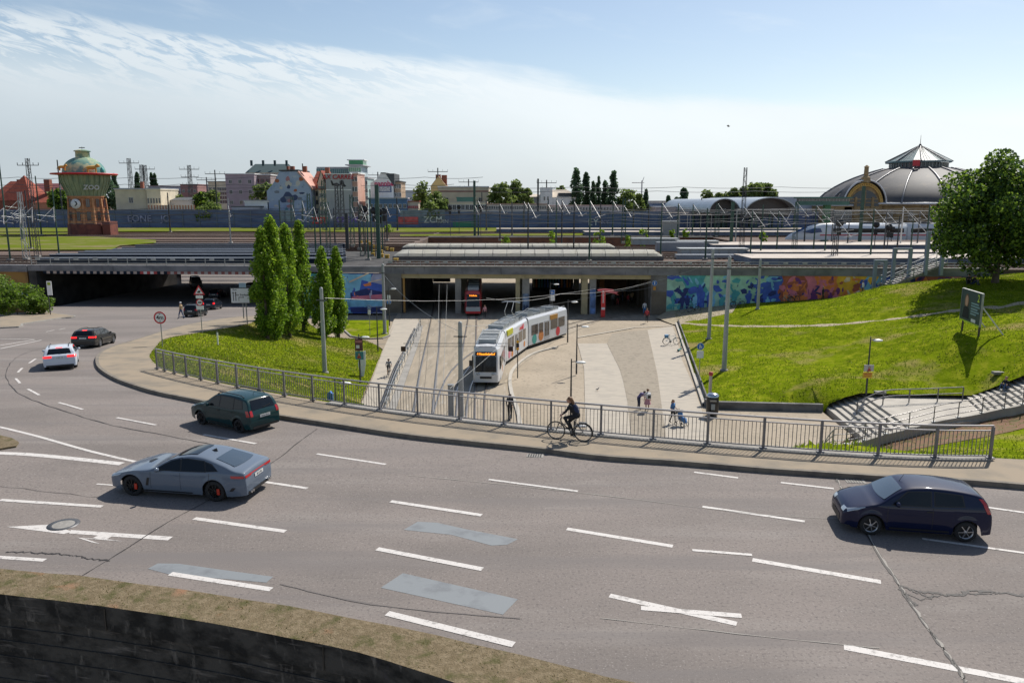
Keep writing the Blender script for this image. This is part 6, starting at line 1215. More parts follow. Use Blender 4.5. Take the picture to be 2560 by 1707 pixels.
# ================================================================== TRAMS
TW = mat('tram_white', (.62, .63, .65), .35, coat=.4); TR = mat('tram_red', (.36, .015, .02), .35, coat=.4); TG_ = mat('tram_grey', (.30, .32, .33), .5, 0, 3, .2); TBL = mat('tram_bellows', (.03, .03, .032), .8); LED = mat('led_orange', (1.0, .28, .02), .5, emit=1.6); TGL = mat('tram_glass', (.06, .05, .045), .08, spec=.9)
def tram_section(par, A, B, w, mt, front=False, wins=(), doors=(), ads=(), seedv=1, lower=None):
    """A,B: axis points (world) of the section on the rail level; body from z .3 to 3.15"""
    A = Vector(A); B = Vector(B); d = (B - A); L = d.length; rz = atan2(d.y, d.x); o = Vector(par.location)
    M4 = Matrix.Translation(A - o) @ Matrix.Rotation(rz, 4, 'Z')
    def fin(mb, nm, p=par): mb.v = [tuple(M4 @ Vector(v)) for v in mb.v]; return mb.build(nm, p)
    hw = w / 2; m = MB(); xs = [0, .12, .35, .8, 1.4, L] if front else [0, L]; V = []; prof = [(-1, .30), (-1.0, .9), (-1.0, 2.2), (-.93, 2.9), (-.80, 3.1), (0, 3.18), (.80, 3.1), (.93, 2.9), (1.0, 2.2), (1.0, .9), (1, .30)]
    rows = []
    for x in xs:
        fx = 1 if not front else (.80 + .20 * min(1, (x / 1.4)) ** .5)
        row = []
        for a, z in prof:
            xx = x
            if front and x < 1.4: xx = x + (.42 * max(0, (z - 1.0) / 2.1) ** 1.3) * (1 - x / 1.4) + .10 * max(0, (.9 - z)) * (1 - x / 1.4)
            row.append((xx, a * hw * fx, z))
        rows.append(row)
    n = len(prof)
    for r__ in rows: V += r__
    fs = [(i * n + k, i * n + k + 1, (i + 1) * n + k + 1, (i + 1) * n + k) for i in range(len(rows) - 1) for k in range(n - 1)] + [tuple(range(n)), tuple(range((len(rows) - 1) * n, len(rows) * n))]
    m.add(V, fs, mt, False); m.box(.6 if front else 0, -hw + .12, .10, L, hw - .12, .34, BLACK); fin(m, 'body')
    if lower:
        m = MB(); m.box(1.4 if front else 0, -hw - .01, .32, L, -hw + .02, .9, lower); m.box(1.4 if front else 0, hw - .02, .32, L, hw + .01, .9, lower); fin(m, 'skirt')
    for s in (-1, 1):
        for (a, b) in wins: m = MB(); m.box(a, s * hw - .012, 1.25, b, s * hw + .012, 2.28, TGL); fin(m, 'window')
        for (a, b) in doors:
            m = MB(); m.box(a, s * hw - .014, .42, b, s * hw + .014, 2.35, mat('tram_door', (.45, .46, .48), .4)); q = fin(m, 'door')
            for c0, c1 in ((a + .08, (a + b) / 2 - .05), ((a + b) / 2 + .05, b - .08)): m = MB(); m.box(c0, s * hw - .02, .75, c1, s * hw + .02, 2.2, TGL); m.v = [tuple(M4 @ Vector(v)) for v in m.v]; m.build('door_glass', q)
    for (x, z, r0, mm) in ads:
        m = MB(); m.lathe((x, -hw - .012, z), [(0, 0), (r0, 0)], mm, 14, axis='y'); m.lathe((x, hw + .012, z), [(0, 0), (r0, 0)], mm, 14, axis='y'); fin(m, 'advert_spot')
    rr = random.Random(seedv); x = 1.7 if front else .5
    while x < L - 1.2:
        l_ = rr.uniform(1.0, 2.1); l_ = min(l_, L - .3 - x); m = MB(); hh = rr.uniform(.18, .34); mm = rr.choice([TG_, TG_, mat('roof_box_pale', (.42, .43, .42), .5), mat('roof_box_dark', (.06, .08, .10), .5)])
        m.box(x, -hw * .62, 3.12, x + l_ - .12, hw * .62, 3.16 + hh, mm)
        for k in range(1, 4): m.box(x + (l_ - .12) * k / 4 - .02, -hw * .64, 3.16 + hh, x + (l_ - .12) * k / 4 + .02, hw * .64, 3.2 + hh, STEEL)
        fin(m, 'roof_box'); x += l_ + .1
    m = MB(); m.beam((.9 if front else .1, -hw * .74, 3.3), (L - .1, -hw * .74, 3.3), .05, .05, STEEL); m.beam((.9 if front else .1, hw * .74, 3.3), (L - .1, hw * .74, 3.3), .05, .05, STEEL); fin(m, 'roof_rail')
    return fin, M4
def tram_face(fin, hw, dest, mt):
    g = lambda z: .42 * max(0, (z - 1.0) / 2.1) ** 1.3
    m = MB(); w0 = hw * .80 * .92; m.add([(g(1.15) - .015, -w0, 1.15), (g(1.15) - .015, w0, 1.15), (g(2.38) - .015, w0 * .97, 2.38), (g(2.38) - .015, -w0 * .97, 2.38)], [(0, 1, 2, 3)], CGL); fin(m, 'windscreen')
    m = MB(); m.add([(g(2.42) - .02, -w0, 2.42), (g(2.42) - .02, w0, 2.42), (g(2.72) - .02, w0, 2.72), (g(2.72) - .02, -w0, 2.72)], [(0, 1, 2, 3)], BLACK)
    text_mesh(dest, .22, LED, m, Matrix.Translation((g(2.57) - .04, 0, 2.56)) @ Matrix.Rotation(-pi / 2, 4, 'Z') @ Matrix.Rotation(pi / 2, 4, 'X'), 0, .004, .012); fin(m, 'destination_display')
    for s in (-1, 1):
        m = MB(); m.sph((.0, s * w0 * .72, .98), .13, HLG, 10, (.25, 1.3, .7)); fin(m, 'headlight'); m = MB(); m.box(.1, s * hw * .98 - .05, 1.6, .22, s * hw * .98 + .16 * s + .05, 2.05, BLACK); fin(m, 'mirror')
    m = MB(); m.box(-.03, -w0 * .55, .62, .05, w0 * .55, .78, BLACK); fin(m, 'coupler_cover')
tc1 = mat('advert_teal', (.08, .38, .32), .6); tc2 = mat('advert_orange', (.60, .22, .06), .6); tc3 = mat('advert_red', (.62, .05, .06), .6); tc4 = mat('advert_pink', (.65, .22, .28), .6)
TP = [PZ(u, v, PLZ) for u, v in [(1212, 966), (1252, 925), (1330, 866), (1420, 835)]]
hw = 1.15
near_edge = [PZ(1262, 957, PLZ), PZ(1263, 917, PLZ), PZ(1321, 872, PLZ), PZ(1418, 838, PLZ)]
nose = PZ(1213, 965, PLZ)
A0 = Vector((nose.x + .05, nose.y, PLZ)); A1 = Vector((-1.05, 72.6, PLZ));
def sh(P, Q, s): d = (Q - P).normalized(); return Vector((d.y, -d.x, 0)) * s
e1, e2, e3 = PZ(1264, 913, PLZ), PZ(1320, 872, PLZ), PZ(1417, 839, PLZ)
n12 = Vector((-(e2 - e1).y, (e2 - e1).x, 0)).normalized(); n23 = Vector((-(e3 - e2).y, (e3 - e2).x, 0)).normalized()
C1 = e1 + n12 * hw; C2 = e2 + (n12 + n23).normalized() * hw; C3 = e3 + n23 * hw
tram = empty('tram', A0, 0, 'long white articulated tram with bright advert spots turning onto the plaza', 'tram')
d01 = (C1 - A0).normalized()
fin, _ = tram_section(tram, A0, A0 + d01 * ((C1 - A0).length - .25), 2.3, TW, True, wins=((2.0, 3.3), (3.5, 4.8)), doors=((5.2, 6.4),), ads=((3, .85, .3, tc2),), seedv=2)
tram_face(fin, hw, '4 Hauptbahnhof', TW)
m = MB(); m.box(.75, -hw - .015, 1.25, 1.75, -hw + .2, 2.3, TGL); m.box(.75, hw - .2, 1.25, 1.75, hw + .015, 2.3, TGL); fin(m, 'cab_window')
L2 = (C2 - C1).length; fin, _ = tram_section(tram, C1 + (C2 - C1).normalized() * .25, C2 - (C2 - C1).normalized() * .25, 2.3, TW, False, wins=((.5, 1.5), (1.7, 2.6), (4.2, 5.6), (5.8, 6.9)), doors=((2.9, 3.9),), ads=((2.0, .7, .35, tc2), (3.95, .9, .4, tc3), (1.0, .8, .4, tc4), (6.0, 2.6, .3, tc4), (6.4, .8, .3, tc2)), seedv=5)
m = MB(); m.box(.4, -hw - .02, 2.55, 2.2, -hw + .1, 3.05, mat('line_sign_yellow', (.50, .48, .03), .6)); fin(m, 'roof_sign')
m = MB(); text_mesh('mobil', .55, tc3, m, Matrix.Translation((5.3, -hw - .02, 2.6)) @ Matrix.Rotation(pi / 2, 4, 'X'), 0, .004, .02); fin(m, 'advert_lettering')
L3 = (C3 - C2).length; q = L3 / 10
fin, _ = tram_section(tram, C2 + (C3 - C2).normalized() * .3, C3, 2.3, TW, False, wins=((.6 * q, 2.2 * q), (2.4 * q, 3.4 * q), (5.3 * q, 7.1 * q), (7.3 * q, 9.0 * q)), doors=((3.7 * q, 5.0 * q),), ads=((1.3 * q, .8, .5, tc1), (2.9 * q, .95, .55, tc2), (7.2 * q, .85, .5, tc3)), seedv=8)
m = MB(); m.box(5.2 * q, -hw - .016, 2.28, 7.1 * q, -hw + .1, 2.75, mat('advert_amber', (.45, .22, .04), .6)); fin(m, 'advert_panel')
for Cq in (C1, C2):
    m = MB(); z = Cq - A0; m.lathe((z.x, z.y, 0), [(hw * .93, .4), (hw * .93, 3.02), (0, 3.05)], TBL, 16, smooth=False); m.build('bellows', tram)
mid = C1.lerp(C2, .62) - A0; dv = (C2 - C1).normalized(); sv = Vector((-dv.y, dv.x, 0)); m = MB(); up = Vector((0, 0, 1))
for s in (-1, 1):
    a = mid + dv * .9 + sv * s * .5 + up * 3.35; b = mid - dv * .3 + sv * s * .35 + up * 4.2; c_ = mid + dv * .7 + sv * s * .3 + up * 5.0
    m.tube(a, b, .04, .04, STEEL, 6); m.tube(b, c_, .035, .035, STEEL, 6)
m.build('pantograph_arm', tram); m = MB(); m.path([mid + dv * .7 + sv * k + up * (5.0 - .12 * abs(k) ** 3) for k in (-.9, -.6, 0, .6, .9)], .035, CHR, 6); m.path([mid + dv * 1.0 + sv * k + up * (5.0 - .12 * abs(k) ** 3) for k in (-.9, -.6, 0, .6, .9)], .035, CHR, 6); m.build('collector_head', tram)
B0 = PZ(1183, 789, PLZ); B0 = Vector((B0.x, B0.y, PLZ)); dB = Vector((-.035, 1, 0)).normalized(); t2 = empty('tram', B0, 0, 'red and pale grey tram coming out of the tunnel under the railway bridge', 'tram')
fin, _ = tram_section(t2, B0, B0 + dB * 9, 2.3, TR, True, wins=((2, 4), (4.2, 6.4)), doors=((6.8, 8.2),), seedv=3, lower=TR); tram_face(fin, hw, '7 Kröllwitz', TR)
m = MB(); m.box(-.06, -.92, .55, .1, .92, 1.12, mat('tram_silver', (.4, .43, .44), .4)); m.box(-.1, -.95, .28, .1, .95, .56, mat('tram_bright_red', (.6, .02, .03), .4)); fin(m, 'front_panel')
fin, _ = tram_section(t2, B0 + dB * 9.4, B0 + dB * 18, 2.3, TR, False, wins=((1, 3), (4, 7)), seedv=4)
# ================================================================== EXPRESS TRAIN
D = 165; t = empty('express_train', (UX(1968, D), D, 0), 0, 'white express train with a pointed nose, dark window band and red stripe at the platform', 'train')
IW = mat('train_white', (.66, .68, .70), .3, coat=.5); IR = mat('train_red_stripe', (.55, .04, .06), .4)
def icebody(x0, x1, nose_):
    m = MB(); xs = [0, .25, .7, 1.4, 2.4, 3.8, 5.5, 7.5, x1 - x0] if nose_ else [0, x1 - x0]; prof = [(1, .35), (1.02, 1.2), (1.0, 2.2), (.93, 3.0), (.70, 3.6), (.3, 3.86), (0, 3.9)]
    V = []; N = 13
    for x in xs:
        f = min(1, x / 7.5) if nose_ else 1; fz = f ** .55; fw = f ** .45
        row = [(x, -1.45 * a * max(fw, .1), .35 + (zz - .35) * max(fz, .10)) for a, zz in prof]; row += [(p[0], -p[1], p[2]) for p in row[-2::-1]]; V += row
    m.add(V, [(i * N + k, i * N + k + 1, (i + 1) * N + k + 1, (i + 1) * N + k) for i in range(len(xs) - 1) for k in range(N - 1)] + [tuple(range(N)), tuple(range((len(xs) - 1) * N, len(xs) * N))], IW, True); m.v = [(v[0] + x0, v[1], v[2]) for v in m.v]; m.build('body', t)
    s0 = x0 + (6.8 if nose_ else .6)
    m = MB(); m.box(s0 if not nose_ else x0 + 9.5, -1.50, 1.9, x1 - .6, -1.44, 2.75, CGL); m.build('window_band', t); m = MB(); m.box(s0, -1.495, 1.25, x1 - .1, -1.43, 1.5, IR); m.build('red_stripe', t)
icebody(0, 25, True); icebody(25.3, 50, False); icebody(50.3, 75, False)
m = MB(); m.prism([(3.0, -1.36, 2.0), (5.0, -1.44, 1.75), (7.2, -1.46, 2.0), (6.8, -1.44, 2.8), (5.3, -1.36, 2.75)], (0, .05, 0), mat('train_blue_window', (.02, .06, .18), .1)); m.prism([(1.5, -1.0, 1.6), (3.2, -1.2, 2.5), (4.2, -1.15, 3.0), (3.4, -1.0, 3.05), (2.0, -.9, 2.2)], (0, .08, 0), mat('train_blue_window', (.02, .06, .18), .1)); m.build('cab_window', t)
for i in range(4): m = MB(); m.box(10 + i * 6, -.7, 3.85, 12.5 + i * 6, .7, 4.15, STEELD); m.build('roof_box', t)
# ================================================================== STAIRS AND RAMP WALL
def bandwall(pts, z0s, z1s, th, m, mb):
    L = pts; a = L; b = offset_line(L, th)
    for i in range(len(L) - 1):
        V = [(a[i].x, a[i].y, z0s[i]), (a[i + 1].x, a[i + 1].y, z0s[i + 1]), (a[i + 1].x, a[i + 1].y, z1s[i + 1]), (a[i].x, a[i].y, z1s[i]), (b[i].x, b[i].y, z0s[i]), (b[i + 1].x, b[i + 1].y, z0s[i + 1]), (b[i + 1].x, b[i + 1].y, z1s[i + 1]), (b[i].x, b[i].y, z1s[i])]
        mb.add(V, [(0, 1, 2, 3), (3, 2, 6, 7), (4, 7, 6, 5), (0, 3, 7, 4), (1, 5, 6, 2)], m)
st = empty('outdoor_stairs', (22, 50, PLZ), 0, 'wide pale concrete stairs with a landing below the grass hill', 'stairs')
FW = smooth_line(FWP, 5); fz = [p.z for p in FW]
def fy(x):
    for a, b in zip(FW, FW[1:]):
        if a.x <= x <= b.x + 1e-6: return a.y + (b.y - a.y) * (x - a.x) / max(1e-6, b.x - a.x)
    return FW[0].y if x < FW[0].x else FW[-1].y
lowz = -6.5
def step_at(bx, fx, bx2, fx2, z, name, mm=CONCL):
    m = MB(); P = [(bx, 54.5), (fx, fy(fx) + .1), (fx2, fy(fx2) + .1), (bx2, 54.5)]
    m.add([(x, y, lowz) for x, y in P] + [(x, y, z) for x, y in P], [(0, 1, 2, 3), (4, 5, 6, 7), (0, 1, 5, 4), (1, 2, 6, 5), (2, 3, 7, 6), (3, 0, 4, 7)], mm); m.v = [(v[0] - 22, v[1] - 50, v[2] - PLZ) for v in m.v]; m.build(name, st)
for i in range(7): step_at(22.5 + .42 * i, 21.6 + .42 * i, 22.5 + .42 * (i + 1), 21.6 + .42 * (i + 1), PLZ + .15 * (i + 1), 'step')
zl = PLZ + 1.05
step_at(25.44, 24.54, 32.4, 30.0, zl - .002, 'landing')
for j in range(20): step_at(32.4 + .36 * j, 30.0 + .36 * j, 32.4 + .36 * (j + 1), 30.0 + .36 * (j + 1), zl + .16 * (j + 1), 'step')
m = MB(); bp = [(22.2, 54.9, PLZ - .05 + .5), (22.6, 54.9, PLZ + .55), (25.4, 54.9, zl + .25), (32.3, 54.9, zl + .33), (38.6, 54.9, zl + 3.3), (42, 54.9, zl + 4.4)]
m2 = [Vector((x - 22, y - 50, 0)) for x, y, z in bp]; bandwall(m2, [-.4] * 6, [z - PLZ for x, y, z in bp], .35, CONC, m); m.build('side_wall', st)
m = MB(); bandwall([Vector((p.x - 22, p.y - 50, 0)) for p in FW], [p.z - 1.3 - PLZ for p in FW], [p.z + .10 - PLZ for p in FW], .3, CONCL, m); m.build('ramp_wall', st)
hr = empty('stair_railing', (FW[0].x, FW[0].y, FW[0].z), 0, 'curved three-bar steel railing along the near side of the stairs', 'railing'); q0 = FW[0]
off = offset_line(FW, .15)
for k, hh in enumerate((1.0, .62, .25)):
    m = MB(); P = [Vector((off[i].x, off[i].y, FW[i].z + .1)) - q0 + Vector((0, 0, hh * min(1, .1 + i / 5))) for i in range(len(FW))]; m.path(P, .03, FENT, 6); m.build('rail', hr)
for i in range(4, len(FW), 4): m = MB(); p = Vector((off[i].x, off[i].y, FW[i].z + .1)) - q0; m.tube(p, p + Vector((0, 0, 1.0 * min(1, .1 + i / 5))), .03, .03, FEN, 6); m.box(p.x - .12, p.y - .1, p.z, p.x + .12, p.y + .1, p.z + .03, STEEL); m.build('post', hr)
hr = low_rail('stair_railing', 'straight steel handrail in the middle of the stair landing', [Vector((23.2, 50.0, PLZ + .3)), Vector((25.0, 50.2, zl)), Vector((28, 50.8, zl)), Vector((31.0, 51.3, zl))], .95, 1.9, m1=FEN)
# ================================================================== VEGETATION
def leaves(center_fn, n, size, mats_, rs, flat=.0, name='crown', parent=None, aspect=.7):
    c = center_fn(n); nrm = rs.randn(n, 3); nrm[:, 2] = np.abs(nrm[:, 2]) * (1 + flat); nrm /= np.linalg.norm(nrm, axis=1)[:, None]
    t = rs.randn(n, 3); t -= nrm * (t * nrm).sum(1)[:, None]; t /= np.linalg.norm(t, axis=1)[:, None]; b = np.cross(nrm, t); s = size * (.6 + .8 * rs.rand(n))[:, None]
    V = np.empty((n, 4, 3)); V[:, 0] = c - t * s * .5; V[:, 1] = c + b * s * .5 * aspect + nrm * s * .08; V[:, 2] = c + t * s * .5; V[:, 3] = c - b * s * .5 * aspect + nrm * s * .08
    me = bpy.data.meshes.new(name); me.vertices.add(4 * n); me.vertices.foreach_set('co', V.ravel()); me.loops.add(4 * n); me.loops.foreach_set('vertex_index', np.arange(4 * n, dtype=np.int32))
    me.polygons.add(n); me.polygons.foreach_set('loop_start', np.arange(0, 4 * n, 4, dtype=np.int32))
    for mm in mats_: me.materials.append(mm)
    me.polygons.foreach_set('material_index', rs.randint(0, len(mats_), n).astype(np.int32)); me.update()
    o = bpy.data.objects.new(name, me); COL.objects.link(o); o.parent = parent; return o
BARK = mat('bark', (.09, .07, .05), .9, 0, 4, .3)
LP = [leafmat('poplar_leaf', (.085, .165, .012), (.16, .28, .02), 1.7, .55), leafmat('poplar_leaf_light', (.21, .34, .025), (.31, .43, .04), 1.7, .55)]
LD = [leafmat('maple_leaf', (.022, .055, .012), (.05, .10, .02)), leafmat('maple_leaf_light', (.13, .22, .025), (.23, .33, .04), 1.7, .5)]
LF = [leafmat('far_leaf', (.09, .14, .035), (.15, .21, .05), 1.7, .5), leafmat('far_leaf_light', (.17, .23, .06), (.24, .30, .08), 1.7, .5)]
LB = [leafmat('far_dark_leaf', (.05, .10, .055), (.08, .14, .07), 1.7, .5), leafmat('far_dark_leaf2', (.09, .15, .08), (.12, .19, .09), 1.7, .5)]
def tree(name, label, base, h, rad, kind='round', n=600, size=.5, mats_=LF, seed=1, crown0=.25, cat='tree', group=None, nclump=None, trunk=.18):
    rs = np.random.RandomState(seed); t = empty(name, base, 0, label, cat, group)
    m = MB(); top = h * (.9 if kind == 'poplar' else .7); m.path([(0, 0, -.4), (.03 * h * .1, 0, h * crown0), (0, .02, top)], [trunk * 1.3, trunk, trunk * .2], BARK, 8)
    m.build('trunk', t)
    if kind != 'poplar':
        for k in range(5 if h > 6 else 0):
            a = 2 * pi * k / 5 + seed; z0 = h * (crown0 + .05 * k); mm = MB(); mm.path([(0, 0, z0), (rad * .35 * cos(a), rad * .35 * sin(a), z0 + h * .14), (rad * .7 * cos(a), rad * .7 * sin(a), z0 + h * .22)], [trunk * .6, trunk * .4, trunk * .12], BARK, 6); mm.build('limb', t)
    K_ = nclump or (90 if kind == 'poplar' else 40)
    if kind == 'poplar':
        tz = rs.rand(K_) ** .85; prof = rad * np.minimum(1, (tz / .16) ** .6) * (1 - tz ** 1.9) ** .72 + .04; a = rs.rand(K_) * 2 * pi; rr = prof * np.sqrt(rs.rand(K_)) * .95
        lz = h * crown0; C = np.stack([rr * np.cos(a), rr * np.sin(a), lz + (h - lz) * tz], 1); sg = np.stack([np.full(K_, rad * .17), np.full(K_, rad * .17), np.full(K_, h * .045)], 1)
    else:
        u = rs.randn(K_, 3); u /= np.linalg.norm(u, axis=1)[:, None]; q = (.35 + .65 * rs.rand(K_) ** .5)[:, None]
        ch = h * (1 - crown0) / 2; C = u * q * np.array([rad * .82, rad * .82, ch * .84]); C[:, :2] *= (1 - .25 * np.clip(C[:, 2:] / ch, -1, 1)); C[:, 2] += h * crown0 + ch
        sg = np.full((K_, 3), rad * (.25 if cat == 'tree' and n < 9000 else .17)) * (.7 + .6 * rs.rand(K_))[:, None]; sg[:, 2] *= .75
    def cf(n):
        i = rs.randint(0, K_, n); g = rs.randn(n, 3); g *= (np.minimum(1.6, np.linalg.norm(g, axis=1)) / np.linalg.norm(g, axis=1))[:, None]; return C[i] + g * sg[i]
    leaves(cf, n, size, mats_, rs, name='crown', parent=t); return t
pop = [((668, 846), 581, 1.15, 'leftmost slender poplar of the group on the mound'), ((690, 849), 556, 1.30, 'tallest green columnar poplar on the mound'), ((724, 841), 575, 1.25, 'poplar leaning close to the right of the tallest one'), ((759, 829), 569, 1.15, 'darker poplar in the middle, standing a little behind'), ((812, 849), 630, 1.0, 'short light green poplar behind the thin grey pole'), ((846, 845), 627, .95, 'rightmost short poplar in front of the blue mural')]
for i, ((u, v), vt, rad, lab) in enumerate(pop):
    b = PH(u, v, Hm); h = topz(b, vt) - b.z; tree('poplar_tree', lab, b, h, rad * 1.18, 'poplar', 11000, .21, LP, 11 + i, .07, group='columnar poplars on the mound', nclump=105, trunk=.17)
b = PH(2487, 706, Hh); tree('broadleaf_tree', 'big dark broadleaf tree on top of the grass hill at the right', b, topz(b, 392) - b.z + .9, 7.0, 'round', 34000, .34, LD, 8, .04, nclump=78, trunk=.33)
far = [(150, 470, 524, 24, LD, 270), (265, 428, 524, 27, LB, 285), (292, 440, 500, 10, LB, 500), (349, 437, 470, 8, LB, 600), (385, 438, 470, 6, LB, 600), (393, 440, 470, 6, LB, 600), (452, 480, 524, 20, LF, 275), (505, 470, 524, 16, LD, 270), (530, 466, 524, 17, LF, 280), (522, 507, 525, 24, LF, 259), (662, 450, 510, 22, LF, 310), (1062, 452, 524, 24, LF, 280), (1092, 474, 524, 20, LF, 270), (1103, 492, 524, 18, LF, 262), (1080, 500, 524, 20, LF, 259),
       (1240, 455, 512, 16, LF, 290), (1262, 450, 512, 20, LF, 285), (1290, 437, 512, 17, LF, 295), (1312, 458, 512, 18, LF, 290), (1378, 464, 500, 14, LF, 330), (1404, 459, 500, 15, LF, 335), (1440, 425, 512, 16, LB, 300), (1464, 438, 512, 13, LB, 305), (1482, 458, 512, 9, LB, 300), (1495, 448, 512, 8, LB, 310), (1512, 455, 512, 12, LB, 305), (1533, 432, 512, 16, LB, 300), (1572, 455, 516, 22, LF, 300), (1597, 478, 524, 12, LF, 290), (1614, 476, 515, 8, LB, 320),
       (1708, 475, 510, 15, LB, 400), (1670, 492, 510, 8, LB, 450), (1690, 495, 510, 9, LB, 470), (1765, 478, 505, 18, LF, 420), (1795, 480, 505, 14, LF, 430), (1832, 468, 500, 16, LF, 420), (1852, 462, 500, 15, LF, 425), (1882, 453, 500, 22, LF, 420), (1912, 458, 500, 20, LF, 425), (1930, 470, 500, 12, LF, 430)]
kinds = {id(LD): 'dark green tree', id(LB): 'tall blue-green tree', id(LF): 'light green tree'}
lm = [(u0, s) for u0, s in ((75, 'the red-roofed brick house'), (223, 'the water tower'), (335, 'the plain beige block'), (430, 'the striped boundary wall'), (545, 'the narrow cream house'), (662, 'the mural house'), (955, 'the white gable house'), (1060, 'the pale warehouse'), (1160, 'the long beige hall'), (1270, 'the low cream wing'), (1390, 'the white villa'), (1480, 'the far low wing'), (1640, 'the distant pink building'), (1720, 'the distant blue shed roof'), (1813, 'the smaller train hall'), (1928, 'the larger train hall'))]
seen = {}
for i, (u, vt, vb, hwp, ms, D) in enumerate(far):
    lmk = min(lm, key=lambda q: abs(q[0] - u))[1]; k = kinds[id(ms)]; key = (k, lmk); seen.setdefault(key, []).append(i)
for i, (u, vt, vb, hwp, ms, D) in enumerate(far):
    lmk = min(lm, key=lambda q: abs(q[0] - u))[1]; k = kinds[id(ms)]; L_ = seen[(k, lmk)]; n = len(L_); r_ = L_.index(i)
    lab = f'{k} beside {lmk}' if n == 1 else f'{ORD[r_]} {k} from the left beside {lmk}'
    x, y = UX(u, D), D; zt_ = ZT(vt, D); rad = hwp / F * D; pl_ = ms is LB; tree('far_tree', lab, (x, y, -.3), zt_ + .3, rad * (1.25 if not pl_ else 1.15), 'round' if not pl_ or hwp > 20 else 'poplar', 1700, (.55 + rad * .20) * D / 300, ms, 40 + i, .12, group='trees beyond the rail yard', nclump=34 if not pl_ else 60, trunk=.25)
for i, (u, vt, w_, D, lab) in enumerate([(1262, 581, 15, 172, 'leaning shrub in the sunken gap, leftmost in front of the brown wall'), (1380, 574, 15, 172, 'bushy shrub in the gap behind the glass vaults'), (1502, 567, 18, 172, 'dark round shrub against the brown brick wall'), (1571, 580, 11, 172, 'small shrub right of the dark round one'), (1612, 565, 17, 172, 'pale green shrub at the right end of the brown wall'), (1682, 572, 9, 178, 'small dark shrub left of the grey platform stairs'), (1716, 572, 10, 178, 'tiny light shrub behind the grey platform stairs'), (1913, 573, 10, 150, 'little shrub beside the express train nose'), (970, 560, 14, 205, 'leafy shrub growing between the tracks near the signals')]):
    zt_ = ZT(vt, D); z0 = -3.6 if D == 172 else -.2; tree('shrub', lab, (UX(u, D), D, z0), zt_ - z0, w_ / F * D, 'round', 420, .38, LP, 90 + i, .15, 'shrub', 'shrubs among the railway tracks', 22, .08)
for i, (x, y, r_, lab) in enumerate([(-55.6, 85.5, 3.0, 'big flowering bush at the left edge below the ochre wall'), (-52.6, 84.6, 1.7, 'smaller bush in front of the underpass wall')]):
    b = Vector((x, y, Hroad(x, y) + .1)); tree('bush', lab, b, r_ * 1.25, r_, 'round', 4200, .26, [LD[1], LF[0], LP[0]], 70 + i, 0, 'bush', 'bushes beside the pavement', 40, .05)
b = Vector((-59.5, 87, Hroad(-59, 87) + .1)); tree('bush', 'pale green bush cut off by the left picture edge', b, 4.4, 3.8, 'round', 5200, .26, [LF[1], LF[0], LP[0]], 77, 0, 'bush', 'bushes beside the pavement', 40, .05)
# ================================================================== MASTS
def mast(u, vt, vb, kind, arms=0, lab='', D=None, mm=None, cross=0, sgn=1):
    p = PZ(u, vb, -.1) if D is None else Vector((UX(u, D), D, -.1)); h = topz(p, vt) - p.z; t = empty('catenary_mast', p, 0, lab, 'mast', 'railway catenary masts'); mm = mm or GREENM; s = max(.8, p.y / 160)
    m = MB()
    if kind == 'tube': m.tube((0, 0, 0), (0, 0, h), .17 * s, .11 * s, mm, 8)
    elif kind == 'thick': m.box(-.28, -.2, 0, .28, .2, h, mm)
    else:
        w0, w1 = .42 * s, .24 * s
        for a, b in ((-1, -1), (1, -1), (1, 1), (-1, 1)): m.beam((a * w0, b * w0, 0), (a * w1, b * w1, h), .09 * s, .09 * s, mm)
        k = int(h / .9)
        for i in range(k):
            z0, z1 = h * i / k, h * (i + 1) / k; a0 = w0 + (w1 - w0) * i / k; a1 = w0 + (w1 - w0) * (i + 1) / k; sg = 1 if i % 2 else -1
            for y in (-1, 1): m.beam((-sg * a0, y * a0, z0), (sg * a1, y * a1, z1), .05 * s, .05 * s, mm)
    m.build('shaft', t)
    if kind != 'thick': m = MB(); m.box(-.35, -.35, -.2, .35, .35, .25, CONC); m.build('footing', t)
    for k in range(arms):
        d = sgn if k % 2 == 0 else -sgn; z0 = h * .98 if h < 9 else 7.6; m = MB(); m.beam((0, -.1, z0), (d * 1.2, -2.4, z0 - 2.3), .06 * s, .06 * s, CERAM); m.build('strut', t)
        m = MB(); m.tube((0, 0, z0 - 1.6), (d * 1.2, -2.8, z0 - 1.2), .05, .05, STEEL, 5); m.tube((d * .6, -1.2, z0 - 2.3), (d * 1.8, -3.0, z0 - 1.8), .035, .035, CERAM, 5); m.build('cantilever', t)
    for k in range(cross):
        z = h * (.93 - .13 * k); w = 2.0 * s * (1 - .12 * k); m = MB(); m.beam((-w, 0, z), (w, 0, z), .10 * s, .12 * s, mm)
        for x in (-w, -w * .5, w * .5, w): m.tube((x, 0, z), (x, 0, z + .5 * s), .05, .05, mm, 5)
        m.build('crossarm', t)
    return t
